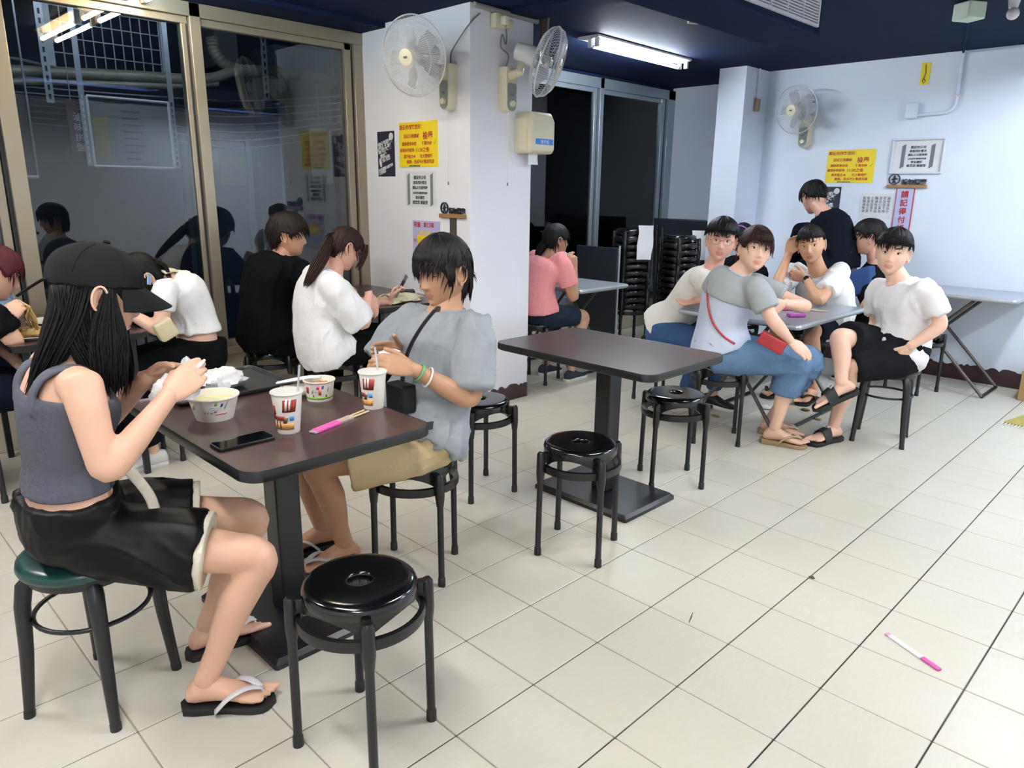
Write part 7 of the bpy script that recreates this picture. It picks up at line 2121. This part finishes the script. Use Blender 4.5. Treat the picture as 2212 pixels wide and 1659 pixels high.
# hanging sign with a white tube frame
sg = thing('hanging_sign', 'grey sign board in a white tube frame hanging outside the left pane', 'sign', (-4.200,0.734,1.512))
c1, c2 = np.array((-4.200,0.515,1.955)), np.array((-4.200,1.022,1.524))
ya, yb, zb, za = c1[1], c2[1], c2[2], c1[2]
obj('board', box_geo(-4.215, -4.20, ya, yb, zb, za), mat('grey_sign_face', '6f7070', 0.5, var=0.15, scale=4), sg)
M_WT = mat('white_tube_frame', 'd8dadb', 0.4)
for a, b in (((ya, za), (yb, za)), ((ya, zb), (yb, zb)), ((ya, zb), (ya, za)), ((yb, zb), (yb, za))):
    obj('frame_tube', tube_geo([(-4.19, a[0], a[1]), (-4.19, b[0], b[1])], 0.009, 8), M_WT, sg)
for yy in (ya-0.03, yb+0.02):
    st = obj('hanger_strip', box_geo(-4.20, -4.195, yy-0.012, yy+0.022, zb, 2.66), M_GALV, sg)
    for k in range(11):
        z = zb+0.02+k*(za-zb)/11
        obj('slot', box_geo(-4.1949, -4.194, yy, yy+0.010, z, z+0.024), M_INK if yy > ya else M_WT, sg)
obj('yellow_panel', box_geo(-4.199, -4.197, ya+0.02, ya+0.11, zb+0.05, za-0.12), mat('ochre_panel', '8b7a45', 0.6, var=0.3), sg)
for k, s_ in enumerate('營業時間公休日平價美味'):
    if k < 8:
        obj('sign_line', box_geo(-4.199, -4.1975, ya+0.20, ya+0.20+0.10+0.02*(k % 3), zb+0.05+k*0.043, zb+0.058+k*0.043), M_INK, sg)
sd_ = thing('hanging_sign', 'narrow dark red sign with white characters beside the framed board', 'sign', (-4.250,0.414,1.576))
a, b = np.array((-4.250,0.406,1.926)), np.array((-4.250,0.470,1.592))
obj('board', box_geo(-4.26, -4.245, a[1], b[1], b[2], a[2]), mat('dark_red_sign', '4a2430', 0.5), sd_)
obj('hanger', tube_geo([(-4.25, (a[1]+b[1])/2, a[2]), (-4.25, (a[1]+b[1])/2, 2.66)], 0.004, 6), M_GALV, sd_)
for k, ch in enumerate('滷味拼盤'):
    text_obj('lettering', ch, 0.055, M_GRAYP, (-4.244, a[1]+0.03, a[2]-0.12-0.062*k), FACE_PX, sd_)
# second framed sign at the far left, red post and white board at the right
s2 = thing('hanging_sign', 'tube-framed dark board at the left edge of the window', 'sign', (-4.200,0.078,1.439))
a, b = np.array((-4.200,-0.128,1.938)), np.array((-4.200,0.183,1.447))
obj('board', box_geo(-4.215, -4.20, a[1], b[1], b[2], a[2]), mat('dim_board', '3b3a40', 0.6, var=0.3, scale=5), s2)
obj('frame_tube', tube_geo([(-4.19, a[1], b[2]), (-4.19, b[1], b[2])], 0.012, 8), M_WT, s2)
obj('frame_tube', tube_geo([(-4.19, b[1], b[2]), (-4.19, b[1], 2.66)], 0.006, 8), M_GALV, s2)
q0, q1 = np.array((-4.900,2.775,2.666)), np.array((-4.900,2.839,0.564))
tag(obj('red_post', box_geo(-4.95, -4.87, q0[1], q0[1]+0.16, -0.2, 3.2), mat('faded_red_paint', '6e2f3c', 0.6, var=0.15), smooth=0), 'faded red post standing in the alley', 'post')
q0, q1 = np.array((-4.500,2.274,1.889)), np.array((-4.500,2.455,1.444))
wb = thing('blank_board', 'blank white board hanging in the alley near the red post', 'sign', tuple(q1))  # plain pale board set behind the right pane
obj('board', box_geo(-4.51, -4.49, q0[1], q1[1]+0.02, q1[2], q0[2]), mat('white_board_face', 'c9c6b8', 0.6, var=0.06), wb, bevel=0.004)
obj('hanger', tube_geo([(-4.5, (q0[1]+q1[1])/2, q0[2]), (-4.5, (q0[1]+q1[1])/2, 2.66)], 0.004, 6), M_GALV, wb)
q0, q1 = np.array((-5.200,1.818,2.886)), np.array((-5.200,2.018,2.379))
tag(obj('alley_unit', box_geo(-5.4, -5.15, q0[1], q1[1], q1[2], q0[2]+0.6), mat('grey_unit', '7d8084', 0.6, var=0.1), smooth=0, bevel=0.01), 'grey outdoor unit above the corrugated hose', 'outdoor unit')
q0, q1 = np.array((-5.300,2.423,2.646)), np.array((-5.300,3.068,1.786))
tag(obj('alley_wall_side', box_geo(-5.75, -5.3, q0[1], q1[1]+1.5, -0.2, q0[2]), mat('blue_grey_panel', '6d7788', 0.7, var=0.1), smooth=0), kind='structure')
dr = thing('reflected_door', 'blue grey steel door across the alley', 'door', (-5.72, 2.1, -0.2), 0)  # door reflected in the pane, built as a solid beyond it
q0, q1 = np.array((-5.700,1.720,1.814)), np.array((-5.700,2.277,0.714))
obj('leaf', box_geo(-5.749, -5.71, q0[1], q1[1], -0.2, q0[2]), mat('slate_blue_door', '49566c', 0.5, var=0.08), dr, bevel=0.004)
for yy in (q0[1]-0.05, q1[1]):
    obj('jamb', box_geo(-5.749, -5.69, yy, yy+0.05, -0.2, q0[2]+0.05), mat('grey_jamb', '5f6a7b', 0.5), dr)
obj('notice', box_geo(-5.709, -5.706, q0[1]+0.30, q0[1]+0.62, 1.42, 1.68), mat('tan_reflection', '7d6a48', 0.6, var=0.2, scale=30), dr)  # tan patch paints in a yellowish reflection of the room
bpy.data.scenes.remove(SCRATCH)
